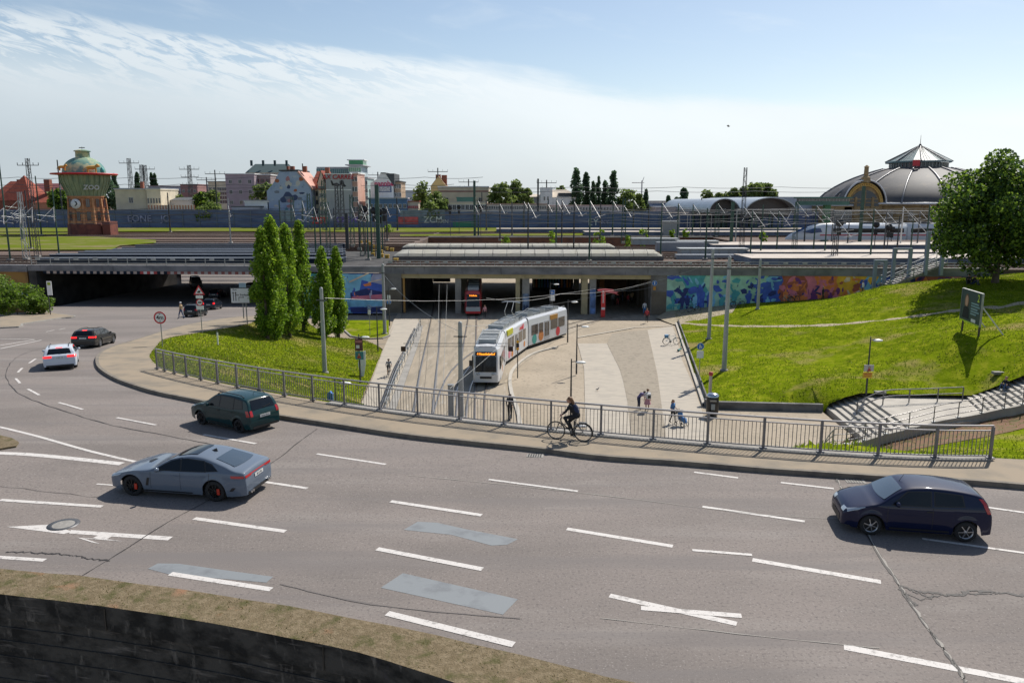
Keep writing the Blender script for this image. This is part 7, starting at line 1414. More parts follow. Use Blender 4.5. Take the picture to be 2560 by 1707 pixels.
masts = [(26, 409, 651, 'tube', 2, 0, GREENM), (67, 480, 649, 'lat', 2, 0, STEEL), (95, 396, 642, 'lat', 2, 1, DARKM), (78, 476, 622, 'tube', 1, 0, DARKM), (104, 440, 588, 'tube', 0, 0, GREENM), (148, 469, 637, 'tube', 2, 0, GREENM), (56, 500, 600, 'tube', 1, 0, GREENM), (426, 482, 580, 'tube', 0, 0, DARKM), (577, 495, 607, 'tube', 1, 0, STEEL), (694, 473, 566, 'tube', 1, 0, DARKM), (713, 432, 562, 'tube', 1, 0, GREENM), (790, 490, 640, 'tube', 2, 0, GREENM), (812, 450, 575, 'lat', 1, 0, GREENM), (845, 458, 575, 'lat', 0, 0, DARKM), (858, 452, 575, 'lat', 0, 0, DARKM), (882, 487, 615, 'lat', 1, 0, GREENM), (899, 500, 622, 'tube', 1, 0, DARKM), (869, 533, 622, 'thick', 0, 0, DARKM), (930, 473, 640, 'tube', 2, 0, GREENM), (947, 462, 646, 'thick', 0, 0, GREENM), (957, 530, 632, 'tube', 0, 0, GREENM), (994, 495, 577, 'tube', 1, 0, DARKM), (1187, 452, 592, 'thick', 1, 0, GREENM), (1196, 500, 590, 'tube', 1, 0, GREENM), (1216, 500, 577, 'tube', 0, 0, STEELD), (1310, 503, 577, 'tube', 1, 0, DARKM), (1280, 505, 590, 'tube', 0, 0, STEELD), (1344.5, 447, 568, 'thick', 0, 0, DARKM), (1370, 498, 575, 'tube', 1, 0, DARKM), (1390, 498, 612, 'tube', 1, 0, GREENM), (1404, 500, 624, 'tube', 1, 0, DARKM), (1434, 503, 631, 'tube', 1, 0, DARKM), (1473, 500, 654, 'tube', 1, 0, GREENM), (1558, 495, 607, 'lat', 1, 0, GREENM), (1583, 500, 575, 'tube', 1, 0, DARKM), (1730, 510, 590, 'tube', 1, 0, GREENM), (1751, 495, 570, 'tube', 0, 0, DARKM), (1827, 504, 616, 'thick', 0, 0, GREENM), (1853, 419, 630, 'lat', 1, 0, DARKM), (1875, 525, 647, 'tube', 1, 0, GREENM), (1941, 527, 632, 'tube', 1, 0, GREENM), (2033, 512, 632, 'tube', 1, 0, GREENM), (2085, 549, 655, 'lat', 1, 0, DARKM), (2118, 555, 620, 'tube', 0, 0, DARKM), (2148, 465, 614, 'thick', 0, 0, GREENM), (2209, 530, 630, 'tube', 1, 0, STEELD), (2250, 517, 620, 'tube', 1, 0, CERAM), (2292, 528, 620, 'tube', 1, 0, STEELD), (2338, 530, 645, 'lat', 1, 0, STEELD)] + [(u, a, b, k, n, 0, GREENM if u % 2 else DARKM) for u, a, b, k, n in [(703, 500, 600, 'tube', 0), (735, 492, 605, 'lat', 1), (761, 500, 620, 'tube', 1), (775, 484, 575, 'lat', 0), (803, 520, 640, 'tube', 0), (823, 505, 648, 'lat', 1), (838, 520, 615, 'tube', 0), (907, 510, 640, 'lat', 1), (921, 540, 650, 'tube', 0), (968, 515, 600, 'tube', 1), (1250, 508, 600, 'tube', 1), (1320, 505, 640, 'tube', 1), (1500, 508, 600, 'tube', 0), (1531, 502, 590, 'tube', 1), (1620, 512, 600, 'tube', 0), (1651, 505, 640, 'tube', 1), (1693, 508, 600, 'tube', 1), (1763, 520, 650, 'tube', 0), (1791, 508, 592, 'lat', 1), (1901, 512, 640, 'tube', 0), (1985, 505, 630, 'lat', 1), (2010, 522, 612, 'tube', 0), (2061, 540, 640, 'tube', 1), (2175, 520, 652, 'tube', 1), (2240, 540, 650, 'tube', 0), (2275, 545, 640, 'tube', 1), (2311, 512, 655, 'tube', 1)]]
zones = [(0, 250, 'left of the water tower'), (250, 650, 'between the water tower and the poplars'), (650, 1010, 'in the dense cluster behind the poplars'), (1010, 1360, 'in front of the beige hall'), (1360, 1600, 'above the glass vaults'), (1600, 1900, 'in front of the arched halls'), (1900, 2400, 'in front of the express train')]
knm = {'tube': 'slim mast', 'lat': 'lattice mast', 'thick': 'thick box mast'}
ms2 = sorted(masts); cnt = {}; tot = {}
zone = lambda u: next(z for a, b, z in zones if a <= u < b)
for q in ms2: tot[(q[3], zone(q[0]))] = tot.get((q[3], zone(q[0])), 0) + 1
for i, q in enumerate(ms2):
    key = (q[3], zone(q[0])); k = cnt.get(key, 0); cnt[key] = k + 1
    lab = (f'{knm[q[3]]} {zone(q[0])}' if tot[key] == 1 else f'{ORD[k]} {knm[q[3]]} from the left {zone(q[0])}')
    mast(q[0], q[1], q[2], q[3], q[4], lab, None, q[6], q[5], -1 if q[0] < 560 else 1)
for (u, vt, D, kd, cr, lab) in [(332, 396, 268, 'lat', 1, 'tall dark lattice pylon left of the far poplars'), (362, 412, 300, 'lat', 0, 'first of two close far lattice pylons'), (370, 413, 305, 'lat', 1, 'second of two close far lattice pylons'), (480, 413, 290, 'lat', 3, 'far pylon with three crossarms'), (543, 425, 262, 'tube', 1, 'thin far pole left of the mauve block'), (521, 443, 400, 'tube', 1, 'small far pole behind the green trees'), (155, 400, 262, 'tube', 0, 'thin pale pole at the left side of the water tower'), (947, 430, 420, 'tube', 1, 'small distant aerial pole by the white gable house'), (1172, 448, 330, 'tube', 2, 'small pole with crossarms on the beige hall'), (1366, 450, 330, 'tube', 2, 'small pole with crossarms above the white villa'), (1096, 420, 331, 'tube', 1, 'thin aerial on the yellow gable house')]:
    mast(u, vt, 0, kd, 0, lab, D, DARKM if D < 400 else STEELD, cr)
D = 700; t = empty('tower_crane', (UX(1603, D), D, 0), 0, 'small pale tower crane far away on the horizon', 'crane'); m = MB(); m.tube((0, 0, 0), (0, 0, ZT(452, D)), .7, .6, CERAM, 6); m.build('mast', t); m = MB(); z = ZT(457, D); m.tube((-9, 0, z), (2, 0, z), .4, .3, CERAM, 6); m.tube((0, 0, z), (1.8, 0, z + 5), .4, .2, CERAM, 6); m.build('jib', t)
for i, (u, v, vb) in enumerate([(915, 523, 640), (939, 527, 642), (952, 530, 645), (963, 528, 630), (1126, 520, 590), (1148, 518, 585), (1202, 517, 590), (2185, 562, 628), (2217, 568, 630), (2227, 573, 612), (2092, 558, 650)]):
    p = PZ(u, vb, -.1); z = topz(p, v); t = empty('railway_signal', p, 0, f'{ORD[i]} dark railway signal from the left in the yard', 'signal', 'railway signals'); m = MB(); m.tube((0, 0, 0), (0, 0, z - p.z), .08, .07, STEELD, 6); m.build('post', t); m = MB(); m.lathe((0, -.15, z - p.z), [(0, -.05), (.55, -.05), (.55, .05), (0, .05)], BLACK, 14, axis='y'); m.build('head', t)
    m = MB(); m.box(-.3, -.1, z - p.z - 1.7, .3, .1, z - p.z - .7, BLACK); m.build('panel', t)
for i, (u, v) in enumerate([(902, 608), (918, 607), (925, 612), (938, 620), (935, 632), (933, 640), (952, 621), (952, 633), (954, 643), (966, 625), (980, 628), (968, 645), (990, 655)]):
    p = PZ(u, v, -.1); m = MB(); m.box(-.28, -.28, 0, .28, .28, .42, mat('signal_box_yellow', (.48, .28, .03), .6)); m.box(-.34, -.34, .42, .34, .34, .52, mat('signal_lid_yellow', (.55, .36, .06), .6)); o = m.build('track_box'); o.location = p; tag(o, f'small yellow equipment box, {ORD[i]} of the cluster on the tracks', 'equipment box', 'yellow boxes on the tracks')
wi = 0
for (Y, z, x0, x1) in [(112, 5.6, -110, 70), (118, 5.6, -110, 80), (126, 6.9, -120, 80), (140, 5.6, -120, 90), (150, 6.2, -140, 100), (170, 5.9, -150, 110), (160, 6.8, -140, 100), (180, 5.7, -160, 120), (205, 6.6, -160, 140), (270, 14.2, -190, -20), (270, 16.6, -190, -10), (275, 12.0, -190, 120), (275, 13.4, -190, 130)]:
    m = MB(); n = 9; r_ = .03 * Y / 120
    P = []
    for k in range(n):
        xa = x0 + (x1 - x0) * k / n; xb = x0 + (x1 - x0) * (k + 1) / n
        for j in range(5): f = j / 5; P.append((xa + (xb - xa) * f, Y, z - .8 * 4 * f * (1 - f) * .6))
    P.append((x1, Y, z)); m.path(P, r_, WIREM, 4, False, False); o = m.build('overhead_wire'); tag(o, f'thin dark overhead wire across the rail yard, {ORD[wi]} from the front', 'wire', 'overhead wires of the rail yard'); wi += 1
for (u0, u1, v, Dd, lab) in [(1843, 2085, 524, 150, 'long thin gantry beam spanning the tracks before the arched halls'), (2085, 2345, 527, 150, 'thin gantry beam crossing in front of the dome')]:
    a, b = UX(u0, Dd), UX(u1, Dd); z = ZT(v, Dd); t = empty('gantry_beam', (a, Dd, 0), 0, lab, 'gantry'); m = MB(); m.beam((0, 0, z), (b - a, 0, z), .1, .12, CERAM); m.beam((0, 0, z - .5), (b - a, 0, z - .5), .06, .06, STEEL); m.build('beam', t)
    for x in (0, b - a): m = MB(); m.tube((x, 0, -.1), (x, 0, z), .12, .12, STEEL, 6); m.build('post', t)
    k = int((b - a) / 4.2)
    for i in range(k): x = (i + .5) * 4.2; m = MB(); m.beam((x, -.1, z - .3), (x + (1.6 if i % 2 else -1.6), -1.5, z - 2.4), .07, .07, CERAM); m.build('strut', t)
PG = mat('station_panel_grey', (.24, .255, .28), .5, 0, .4, .12); PGL = mat('station_glass_grey', (.30, .34, .37), .25, .1)
for (u0, u1, vt, vb, mm, lab) in [(1585, 1700, 596, 612, PGL, 'grey glazed stair enclosure, left of three'), (1700, 1800, 602, 622, PGL, 'grey glazed stair enclosure in the middle'), (1640, 1760, 606, 630, PG, 'low grey concrete stair wall behind the vault end'), (1700, 1868, 621, 640, PGL, 'wide grey glazed box in front of the stair enclosures'), (1690, 1872, 637, 648, PG, 'long dark platform edge wall right of the vault'), (1745, 1880, 608, 616, PGL, 'pale canopy roof between the platforms'), (1660, 1700, 498 + 55, 590, STEEL, 'slim grey platform shelter frame')]:
    p = PZ(u0, vb, -.1); D_ = p.y; x0, x1 = UX(u0, D_), UX(u1, D_); z1 = ZT(vt, D_); t = empty('stair_enclosure', (x0, D_, -.1), 0, lab, 'stair enclosure', 'grey structures on the platforms')
    m = MB(); w_ = x1 - x0; n = max(2, int(w_ / 1.5))
    if mm is PG: m.box(0, 0, 0, w_, 1.5, z1 + .1, mm); m.build('wall', t)
    else:
        m.box(0, .06, .0, w_, 2.6, z1 - .1, mm); m.build('glazing', t); m = MB(); m.box(-.15, -.1, z1 - .1, w_ + .15, 2.8, z1 + .08, STEEL); m.build('roof', t)
        mm_ = MB(); mm_.box(-.05, -.03, 0, .05, .05, z1, STEEL); reps(t, 'frame', mm_, [(w_ * k / n, 0, 0) for k in range(n + 1)])
for (u0, u1, v, vb, lab) in [(1700, 1780, 520, 590, 'white flat shelter roof on thin posts in the yard'), (1655, 1720, 515, 585, 'pale shelter roof left of the white flat one')]:
    p = PZ(u0, vb, -.1); D_ = p.y; x0, x1 = UX(u0, D_), UX(u1, D_); z1 = ZT(v + 17, D_); t = empty('platform_shelter', (x0, D_, -.1), 0, lab, 'shelter', 'platform shelters'); m = MB(); m.box(0, -1, z1, x1 - x0, 1, z1 + .18, PLT); m.build('roof', t); mm_ = MB(); mm_.box(-.07, -.07, 0, .07, .07, z1, STEEL); reps(t, 'post', mm_, [((x1 - x0) * k / 3, 0, 0) for k in range(4)])
t = empty('platform_stairs', (UX(2205, 92), 92, -1.6), 0, 'grey outdoor staircase with railings climbing to the platform behind the hill', 'stairs')
A = Vector((UX(2215, 93), 93, -1.6)) - Vector(t.location); B = Vector((UX(2352, 97), 97, .9)) - Vector(t.location); n = 16
for i in range(n): p = A.lerp(B, i / n); m = MB(); m.box(p.x, p.y - 1.2, p.z, p.x + (B.x - A.x) / n, p.y + 1.2, p.z + .10, CONC); m.build('step', t)
for s in (-1.25, 1.25):
    m = MB(); m.beam(A + Vector((0, s, -.15)), B + Vector((0, s, -.15)), .1, .35, CONCD); m.build('stringer', t)
    for hh in (1.0, .5): m = MB(); m.beam(A + Vector((0, s, hh)), B + Vector((0, s, hh)), .06, .06, STEEL); m.build('handrail', t)
    mm_ = MB(); mm_.box(-.035, -.035, 0, .035, .035, 1, STEEL); reps(t, 'post', mm_, [A.lerp(B, k / 5) + Vector((0, s, 0)) for k in range(6)])
for (ua, ub, vt, vb, lab) in [(2187, 2212, 654, 706, 'small blue-grey portal frame at the foot of the platform stairs'), (2232, 2272, 625, 690, 'middle blue-grey portal frame over the platform stairs'), (2313, 2352, 583, 655, 'tall blue-grey portal frame at the top of the platform stairs')]:
    Dd = 94; a, b = UX(ua, Dd), UX(ub, Dd); z1, z0 = ZT(vt, Dd), ZT(vb, Dd) - 1.6; t = empty('portal_frame', (a, Dd, z0), 0, lab, 'portal frame', 'portal frames of the platform stairs'); m = MB(); FB = mat('portal_blue_grey', (.20, .24, .30), .5)
    m.box(-.18, -.18, 0, .18, .18, z1 - z0, FB); m.build('column', t); m = MB(); m.box(b - a - .18, -.18, 0, b - a + .18, .18, z1 - z0, FB); m.build('column', t); m = MB(); m.box(-.18, -.2, z1 - z0, b - a + .18, .2, z1 - z0 + .22, FB); m.build('beam', t)
# ================================================================== STREET POLES, LAMPS, SIGNS
POLE = mat('street_pole_grey', (.34, .35, .355), .6, .1, 1, .08)
def pole(u, v, vt, H, lab, r=.20, zoff=0):
    p = PH(u, v, H) if callable(H) else PZ(u, v, H); h = topz(p, vt) - p.z; t = empty('street_pole', p, 0, lab, 'pole', 'tall grey poles for the tram wires')
    m = MB(); m.tube((0, 0, -.3), (0, 0, h), r, r * .68, POLE, 14); m.build('shaft', t); m = MB(); m.lathe((0, 0, h), [(r * .68, 0), (r * .6, .08), (0, .14)], POLE, 14); m.build('cap', t); m = MB(); m.lathe((0, 0, 0), [(r * 1.6, -.1), (r * 1.6, .06), (r * 1.05, .10)], CONC, 14); m.build('footing', t)
    m = MB(); m.lathe((0, 0, h - .9), [(r * .8, -.06), (r * .8, .06)], STEELD, 14); m.box(-r - .25, -.03, h - .93, r + .25, .03, h - .87, STEELD); m.build('bracket', t); return t, p, h
pole(812, 931, 722, Hm, 'tall grey pole on the mound right of the poplars', .19); pole(962, 834, 662, PLZ + .03, 'tall grey pole on the small grass island by the tunnel'); pole(1772, 847, 624, Hh, 'tall grey pole on the hill, left of the leaning pair'); pole(1810, 925, 644, Hh, 'tallest and nearest grey pole on the lawn', .21); pole(1894, 773, 650, Hh, 'grey pole farther back in front of the mural')
t, p, h = pole(1153, 1043, 808, PLZ, 'grey pole with a long cross rod beside the white tram', .2)
a = UX(1015, p.y / .9) - p.x; xa = (1015 - 1153) / F * (p - Vector((0, 0, CZ))).length; xb = (1276 - 1153) / F * (p - Vector((0, 0, CZ))).length; z = topz(p, 860) - p.z
m = MB(); m.beam((xa, -.2, z + .08), (xb, -.2, z + .08), .03, .03, STEELD); m.beam((xa * .8, -.2, z - .12), (xb * .92, -.2, z - .12), .03, .03, STEELD); m.build('cross_rod', t)
for x in (xa, xb): m = MB(); m.box(x - .16, -.28, z - .45, x + .16, -.2, z - .12, mat('signal_case', (.035, .012, .012), .5)); m.build('signal_case', t)
p = PZ(1128, 1043, PLZ); t = empty('marker_post', p, 0, 'thick short pale grey post behind the railing', 'post'); m = MB(); hh = topz(p, 963) - p.z; m.box(-.19, -.15, -.1, .19, .15, hh, POLE); m.build('body', t); m = MB(); m.box(-.21, -.17, hh, .21, .17, hh + .06, STEEL); m.build('cap', t)
LH = mat('lamp_head_white', (.72, .72, .70), .35); LPM = mat('lamp_post_dark', (.06, .06, .065), .5, .4)
def lamp(u, v, uh, vh, H, lab, pos=None, ph=0):
    p = pos or (PH(u, v, H) if callable(H) else PZ(u, v, H)); Dc = (p.y) / ray(u, v).y; h = topz(p, vh) - p.z; dx = (uh - u) / F * Dc
    t = empty('street_lamp', p, 0, lab, 'street lamp', 'slim street lamps with white heads'); m = MB(); m.path([(0, 0, 0), (0, 0, h * .6), (0, 0, h + .25)], [.075, .055, .04], LPM, 8); m.build('post', t)
    sg = 1 if dx > 0 else -1; m = MB(); m.tube((0, 0, h + .05), (dx * .6, 0, h + .08), .03, .03, LPM, 6); m.build('arm', t); m = MB(); m.sph((dx, 0, h), .36, LH, 12, (1.0, .55, .26)); m.build('head', t); m = MB(); m.sph((dx, 0, h - .035), .3, mat('lamp_lens', (.3, .3, .28), .2), 10, (.9, .5, .2)); m.build('lens', t); return t, p, h
lamp(1419, 856, 1435, 755, PLZ, 'street lamp beside the rear end of the white tram'); lamp(1441, 935, 1461, 817, PLZ, 'street lamp left of the pale paving strip'); lamp(945, 880, 962, 773, PLZ, 'street lamp on the lawn corner beside the cycle path'); l_ = lamp(901, 957, 917, 843, Hm, 'street lamp carrying two posters on the lawn')
lamp(974, 814, 986, 722, PLZ, 'street lamp at the left edge of the tunnel mouth'); lamp(1375, 800, 1390, 711, PLZ, 'street lamp in front of the dark tunnel opening'); lamp(1429, 1010, 1452, 906, PLZ, 'street lamp rising behind the cyclist', pos=Vector((3.95, 50, PLZ))); lamp(1440, 1100, 1456, 1064, PLZ, 'street lamp whose head shows behind the bicycle wheel', pos=Vector((2.9, 34.5, PLZ))); lamp(822, 1040, 848, 958, PLZ, 'street lamp seen through the railing below the mound', pos=Vector((-10.3, 43.5, -5.2)))
lamp(1757, 752, 1757.5, 690, Hh, 'small street lamp directly in front of the green mural'); lamp(2062, 735, 2058, 673, Hh, 'small street lamp in front of the dark blue mural part')
l2 = lamp(2165, 986, 2183, 851, Hh, 'street lamp by the stairs with two small posters')
def face_blob(mb, x, z, y, s, skin, hair, coat_):
    mb.add([(x + s * .62 * cos(a), y - .002, z - s * .05 + s * .85 * sin(a)) for a in [2 * pi * k / 12 for k in range(12)]], [tuple(range(12))], hair); mb.add([(x + s * .42 * cos(a), y - .004, z + s * .6 * sin(a)) for a in [2 * pi * k / 12 for k in range(12)]], [tuple(range(12))], skin)
    mb.add([(x - s, y - .003, z - s * 1.9), (x + s, y - .003, z - s * 1.9), (x + s * .75, y - .003, z - s * .8), (x + s * .2, y - .003, z - s * .55), (x - s * .2, y - .003, z - s * .55), (x - s * .75, y - .003, z - s * .8)], [tuple(range(6))], coat_)
SKIN = mat('skin', (.48, .27, .19), .55); HAIRD = mat('hair_dark', (.03, .02, .015), .6); HAIRB = mat('hair_brown', (.16, .08, .035), .6); CLD = mat('cloth_black', (.012, .013, .016), .85); CLW = mat('cloth_white', (.6, .6, .6), .85)
def board(par, x, z0, z1, w, y, mm, nm='poster'):
    m = MB(); m.box(x - w / 2, y - .02, z0, x + w / 2, y + .02, z1, mm); return m.build(nm, par)
t, p, h = l_; zz = lambda v: topz(p, v) - p.z
o = board(t, 0, zz(876), zz(846), .62, -.1, mat('poster_maroon', (.10, .03, .045), .6)); m = MB(); m.box(-.22, -.125, zz(870), .05, -.121, zz(862), CLW); m.box(-.26, -.125, zz(856), .26, -.121, zz(850), mat('poster_pinkish', (.4, .15, .15), .6)); m.build('poster_print', o)
o = board(t, .02, zz(898), zz(878), .66, -.1, mat('poster_teal', (.04, .26, .26), .6)); m = MB(); face_blob(m, .0, (zz(898) + zz(878)) / 2 + .08, -.125, .16, SKIN, HAIRB, mat('cloth_red', (.4, .06, .05), .8)); m.build('poster_print', o)
t, p, h = l2; zz = lambda v: topz(p, v) - p.z
o = board(t, 0, zz(927), zz(911), .66, -.1, mat('poster_grey', (.45, .42, .42), .6)); m = MB(); face_blob(m, .02, zz(918), -.125, .13, SKIN, HAIRB, mat('cloth_red', (.4, .06, .05), .8)); m.build('poster_print', o); o = board(t, -.06, zz(944), zz(929), .66, -.1, mat('poster_yellow', (.62, .38, .02), .6)); m = MB(); m.box(-.3, -.125, zz(935), .2, -.121, zz(933), HZR); m.box(-.28, -.125, zz(939), .18, -.121, zz(937.5), HZR); m.build('poster_print', o)
p = PH(905, 941, Hm); t = empty('stele', p, radians(8), 'white curved wedge-shaped stele beside the lamp with posters', 'stele'); hh = topz(p, 877) - p.z; m = MB(); m.prism([(-.15, 0, 0), (.15, 0, 0), (.34, 0, hh * .45), (.36, 0, hh), (-.05, 0, hh * .93), (-.30, 0, hh * .5)], (0, .12, 0), mat('stele_white', (.62, .64, .66), .5)); m.build('body', t)
SW = mat('sign_white', (.72, .72, .72), .4); SR = mat('sign_red_ring', (.55, .02, .03), .4); SB = mat('sign_blue', (.015, .13, .45), .4); SK = mat('sign_black', (.012, .012, .012), .5)
def disc(mb, x, z, r, y, mm, n=24, r0=0): mb.lathe((x, y, z), [(r0, 0), (r, 0)], mm, n, axis='y')
def signpost(u, v, H, lab, cat='traffic sign', rz=0): p = PH(u, v, H) if callable(H) else PZ(u, v, H); t = empty('traffic_sign', p, rz, lab, cat); return t, p, (lambda vv: topz(p, vv) - p.z)
def spole(t, h, r=.035, x=0): m = MB(); m.tube((x, .04, -.1), (x, .04, h), r, r, STEEL, 8); m.build('pole', t)
t, p, z = signpost(406, 868, Hm, 'round red-ringed height limit sign reading 4 m at the corner of the mound'); spole(t, z(782)); zc = z(794); r = 15.8 / F * p.y
m = MB(); m.lathe((0, .0, zc), [(0, .012), (r, .012), (r, -.012)], STEEL, 28, axis='y'); disc(m, 0, zc, r, -.014, SR, 28, 0); disc(m, 0, zc, r * .76, -.018, SW, 28); text_mesh('4m', r * .92, SK, m, face_cam((0, -.022, zc)), 0, .001, .008)
for s in (1, -1): m.add([(-.08, -.022, zc + s * r * .66), (.08, -.022, zc + s * r * .66), (0, -.022, zc + s * r * .48)], [(0, 1, 2)], SK)
m.build('sign_face', t)
t, p, z = signpost(505, 833, Hm, 'post with a red warning triangle above a round no-lorries sign'); spole(t, z(716)); k = F / p.y; r = 14.5 / k; zc = z(729)
m = MB(); tri = lambda q, y, mm: m.add([(-q, y, zc - q * .55), (q, y, zc - q * .55), (0, y, zc + q * 1.15)], [(0, 1, 2)], mm); tri(r, -.01, SR); tri(r * .66, -.015, SW); m.box(-r * .28, -.02, zc - r * .22, r * .22, -.018, zc + .02, SK); m.box(-r * .1, -.02, zc, r * .3, -.018, zc + r * .18, SK); m.build('warning_triangle', t)
board(t, 0, z(746), z(739), 17 / k, -.01, SW, 'plate'); r = 9.2 / k; zc = z(756); m = MB(); disc(m, 0, zc, r, -.012, SR); disc(m, 0, zc, r * .72, -.016, SW); m.box(-r * .5, -.02, zc - r * .2, r * .5, -.018, zc + r * .2, SK); m.build('sign_face', t); board(t, 0, z(774), z(765), 18 / k, -.01, SW, 'plate')
t, p, z = signpost(618, 812, Hm, 'large white lane direction board with black arrows left of the poplars'); k = F / p.y; spole(t, z(722), .05); m = MB(); m.tube((-8 / k, .04, .6), (-8 / k, .04, z(722)), .05, .05, STEEL); m.build('pole', t)
x0, x1 = -37 / k, 11 / k; o = MB(); o.box(x0, -.03, z(758), x1, .02, z(720), SK); o.box(x0 + .05, -.036, z(757), x1 - .05, -.03, z(721), SW); o = o.build('board', t); m = MB()
for xx in (-30, -24): m.box(xx / k - .03, -.042, z(752), xx / k + .03, -.038, z(732), SK); m.add([(xx / k - .1, -.042, z(733)), (xx / k + .1, -.042, z(733)), (xx / k, -.042, z(729))], [(0, 1, 2)], SK)
m.box(-17 / k, -.042, z(752), -16 / k, -.038, z(743), SK); m.box(-17 / k, -.042, z(744), -6 / k, -.038, z(742.5), SK); m.add([(-6 / k, -.042, z(745)), (-6 / k, -.042, z(741)), (-3 / k, -.042, z(743))], [(0, 1, 2)], SK)
text_mesh('Am Stadtpark', .26, SK, m, face_cam((-6 / k, -.04, z(737))), 0, .001, .004); text_mesh('Zoo', .22, SK, m, face_cam((-26 / k, -.04, z(724.5))), 0, .001, .004); m.build('lettering', o)
board(t, -6 / k, z(719), z(707), 17 / k, -.01, mat('sign_pale_blue', (.30, .42, .52), .5), 'plate')
t, p, z = signpost(126, 789, Hroad, 'white bus stop sign with a green top on a dark pole', 'bus stop sign'); k = F / p.y; m = MB(); m.tube((0, .04, 0), (0, .04, z(705)), .05, .05, LPM); m.build('pole', t); m = MB(); m.box(-1 / k, -.03, z(738), 11 / k, .02, z(703), SW); o = m.build('board', t); m = MB(); m.box(1 / k, -.036, z(713), 9 / k, -.031, z(706), mat('sign_lime', (.30, .38, .02), .5)); m.build('symbol', o)
def pedsign(u, v, vc, r_, H, lab, plate=None, square=False, extra=None):
    t, p, z = signpost(u, v, H, lab); k = F / p.y; spole(t, z(vc) + r_ / k, .03); zc = z(vc); r = r_ / k; m = MB()
    if square: m.box(-r, -.02, zc - r, r, 0, zc + r, SW); m.box(-r * .9, -.024, zc - r * .9, r * .9, -.02, zc + r * .9, SB)
    else: disc(m, 0, zc, r, -.012, SW); disc(m, 0, zc, r * .92, -.016, SB)
    m.sph((-r * .15, -.022, zc + r * .5), r * .14, SW, 6, (1, .2, 1)); m.box(-r * .3, -.03, zc - r * .1, 0, -.026, zc + r * .35, SW)
    m.add([(-r * .3, -.028, zc - r * .1), (0, -.028, zc - r * .1), (-r * .1, -.028, zc - r * .65), (-r * .3, -.028, zc - r * .65)], [(0, 1, 2, 3)], SW); m.box(r * .2, -.03, zc - r * .5, r * .4, -.026, zc + r * .1, SW); m.build('sign_face', t)
    if plate: board(t, 0, z(plate[1]), z(plate[0]), plate[2] / k, -.01, SW, 'plate')
    return t
pedsign(1747, 963, 866, 9.3, PLZ, 'round blue footpath sign with a white plate at the lawn kerb', (877, 895, 17)); pedsign(974, 814, 755, 6, PLZ, 'round blue footpath sign at the left tunnel corner', (738, 748, 8)); pedsign(925, 838, 768, 4.5, PLZ, 'narrow blue and white sign on the grass island', (775, 786, 7), True); pedsign(1380, 800, 731, 6.3, PLZ, 'square blue sign above a white plate before the dark opening', (739, 752, 13), True)
pa = Vector((UX(1638, 99), 98.5, 0)); t = empty('traffic_sign', (pa.x, BF(pa.x) - .12, ZT(709, 98.5)), 0, 'round blue sign above an orange lozenge on the tunnel abutment', 'traffic sign'); m = MB(); disc(m, 0, 0, .34, -.01, SW); disc(m, 0, 0, .31, -.014, SB); m.box(-.06, -.02, -.2, .06, -.016, .2, SW); m.build('sign_face', t); m = MB(); m.box(-.16, -.02, -.9, .16, 0, -.45, mat('lozenge_orange', (.6, .25, .03), .5)); m.build('plate', t)
t, p, z = signpost(1294, 945, PLZ, 'thin pole with two yellow tram signals beside the white tram', 'tram signal'); k = F / p.y; m = MB(); m.tube((0, 0, 0), (0, 0, z(845)), .045, .04, LPM); m.build('pole', t)
YL = mat('diamond_yellow', (.70, .35, .01), .4)
for v_ in (854, 872): m = MB(); r = 4.5 / k; zc = z(v_); m.prism([(-r, -.06, zc), (0, -.06, zc - r), (r, -.06, zc), (0, -.06, zc + r)], (0, .03, 0), YL); m.build('diamond', t)
m = MB(); m.box(-.12, -.1, z(868), .12, .0, z(858), BLACK); m.build('signal_head', t)
p = PZ(1507, 792, PLZ); t = empty('red_column', p, 0, 'red advertising column with a pink horizontal arm in front of the tunnel', 'column'); k = F / p.y; z = lambda v: topz(p, v) - p.z; RDC = mat('column_red', (.62, .03, .03), .5); m = MB(); m.box(-.26, -.2, 0, .26, .2, z(727), RDC); m.build('shaft', t)
m = MB(); m.prism([(-.75, -.15, z(727)), (1.5, -.15, z(734)), (2.0, -.15, z(738)), (1.6, -.15, z(733)), (1.9, -.15, z(730)), (1.2, -.15, z(727)), (1.3, -.15, z(724)), (.3, -.15, z(722)), (-.75, -.15, z(724))], (0, .3, 0), mat('arm_pink', (.62, .12, .14), .5)); m.build('arm', t)
m = MB(); text_mesh('BAHNHOF', .34, SW, m, Matrix.Translation((0, -.21, (z(727) + 1.5) / 2 + .2)) @ Matrix.Rotation(-pi / 2, 4, 'Y') @ Matrix.Rotation(pi / 2, 4, 'X') @ Matrix.Rotation(0, 4, 'Z'), 0, .003, .006); m.box(-.22, -.215, .95, .22, -.205, 1.25, SW); m.build('lettering', t)
p = PZ(1780, 1036, PLZ); t = empty('litter_bin', p, radians(-10), 'big black rounded litter bin with a silver lid beside the lawn', 'litter bin'); m = MB(); m.lathe((0, 0, 0), [(.36, 0), (.42, .05), (.42, 1.25), (.40, 1.3)], BLACK, 20); m.build('body', t); m = MB(); m.lathe((0, 0, 1.3), [(.44, 0), (.42, .12), (.28, .22), (0, .26)], CHR, 20); m.build('lid', t); m = MB(); m.box(-.12, -.46, .45, .14, -.41, .85, mat('bin_label', (.3, .33, .33), .6)); m.box(-.22, -.45, 1.02, .22, -.40, 1.14, STEEL); m.build('label_plate', t)
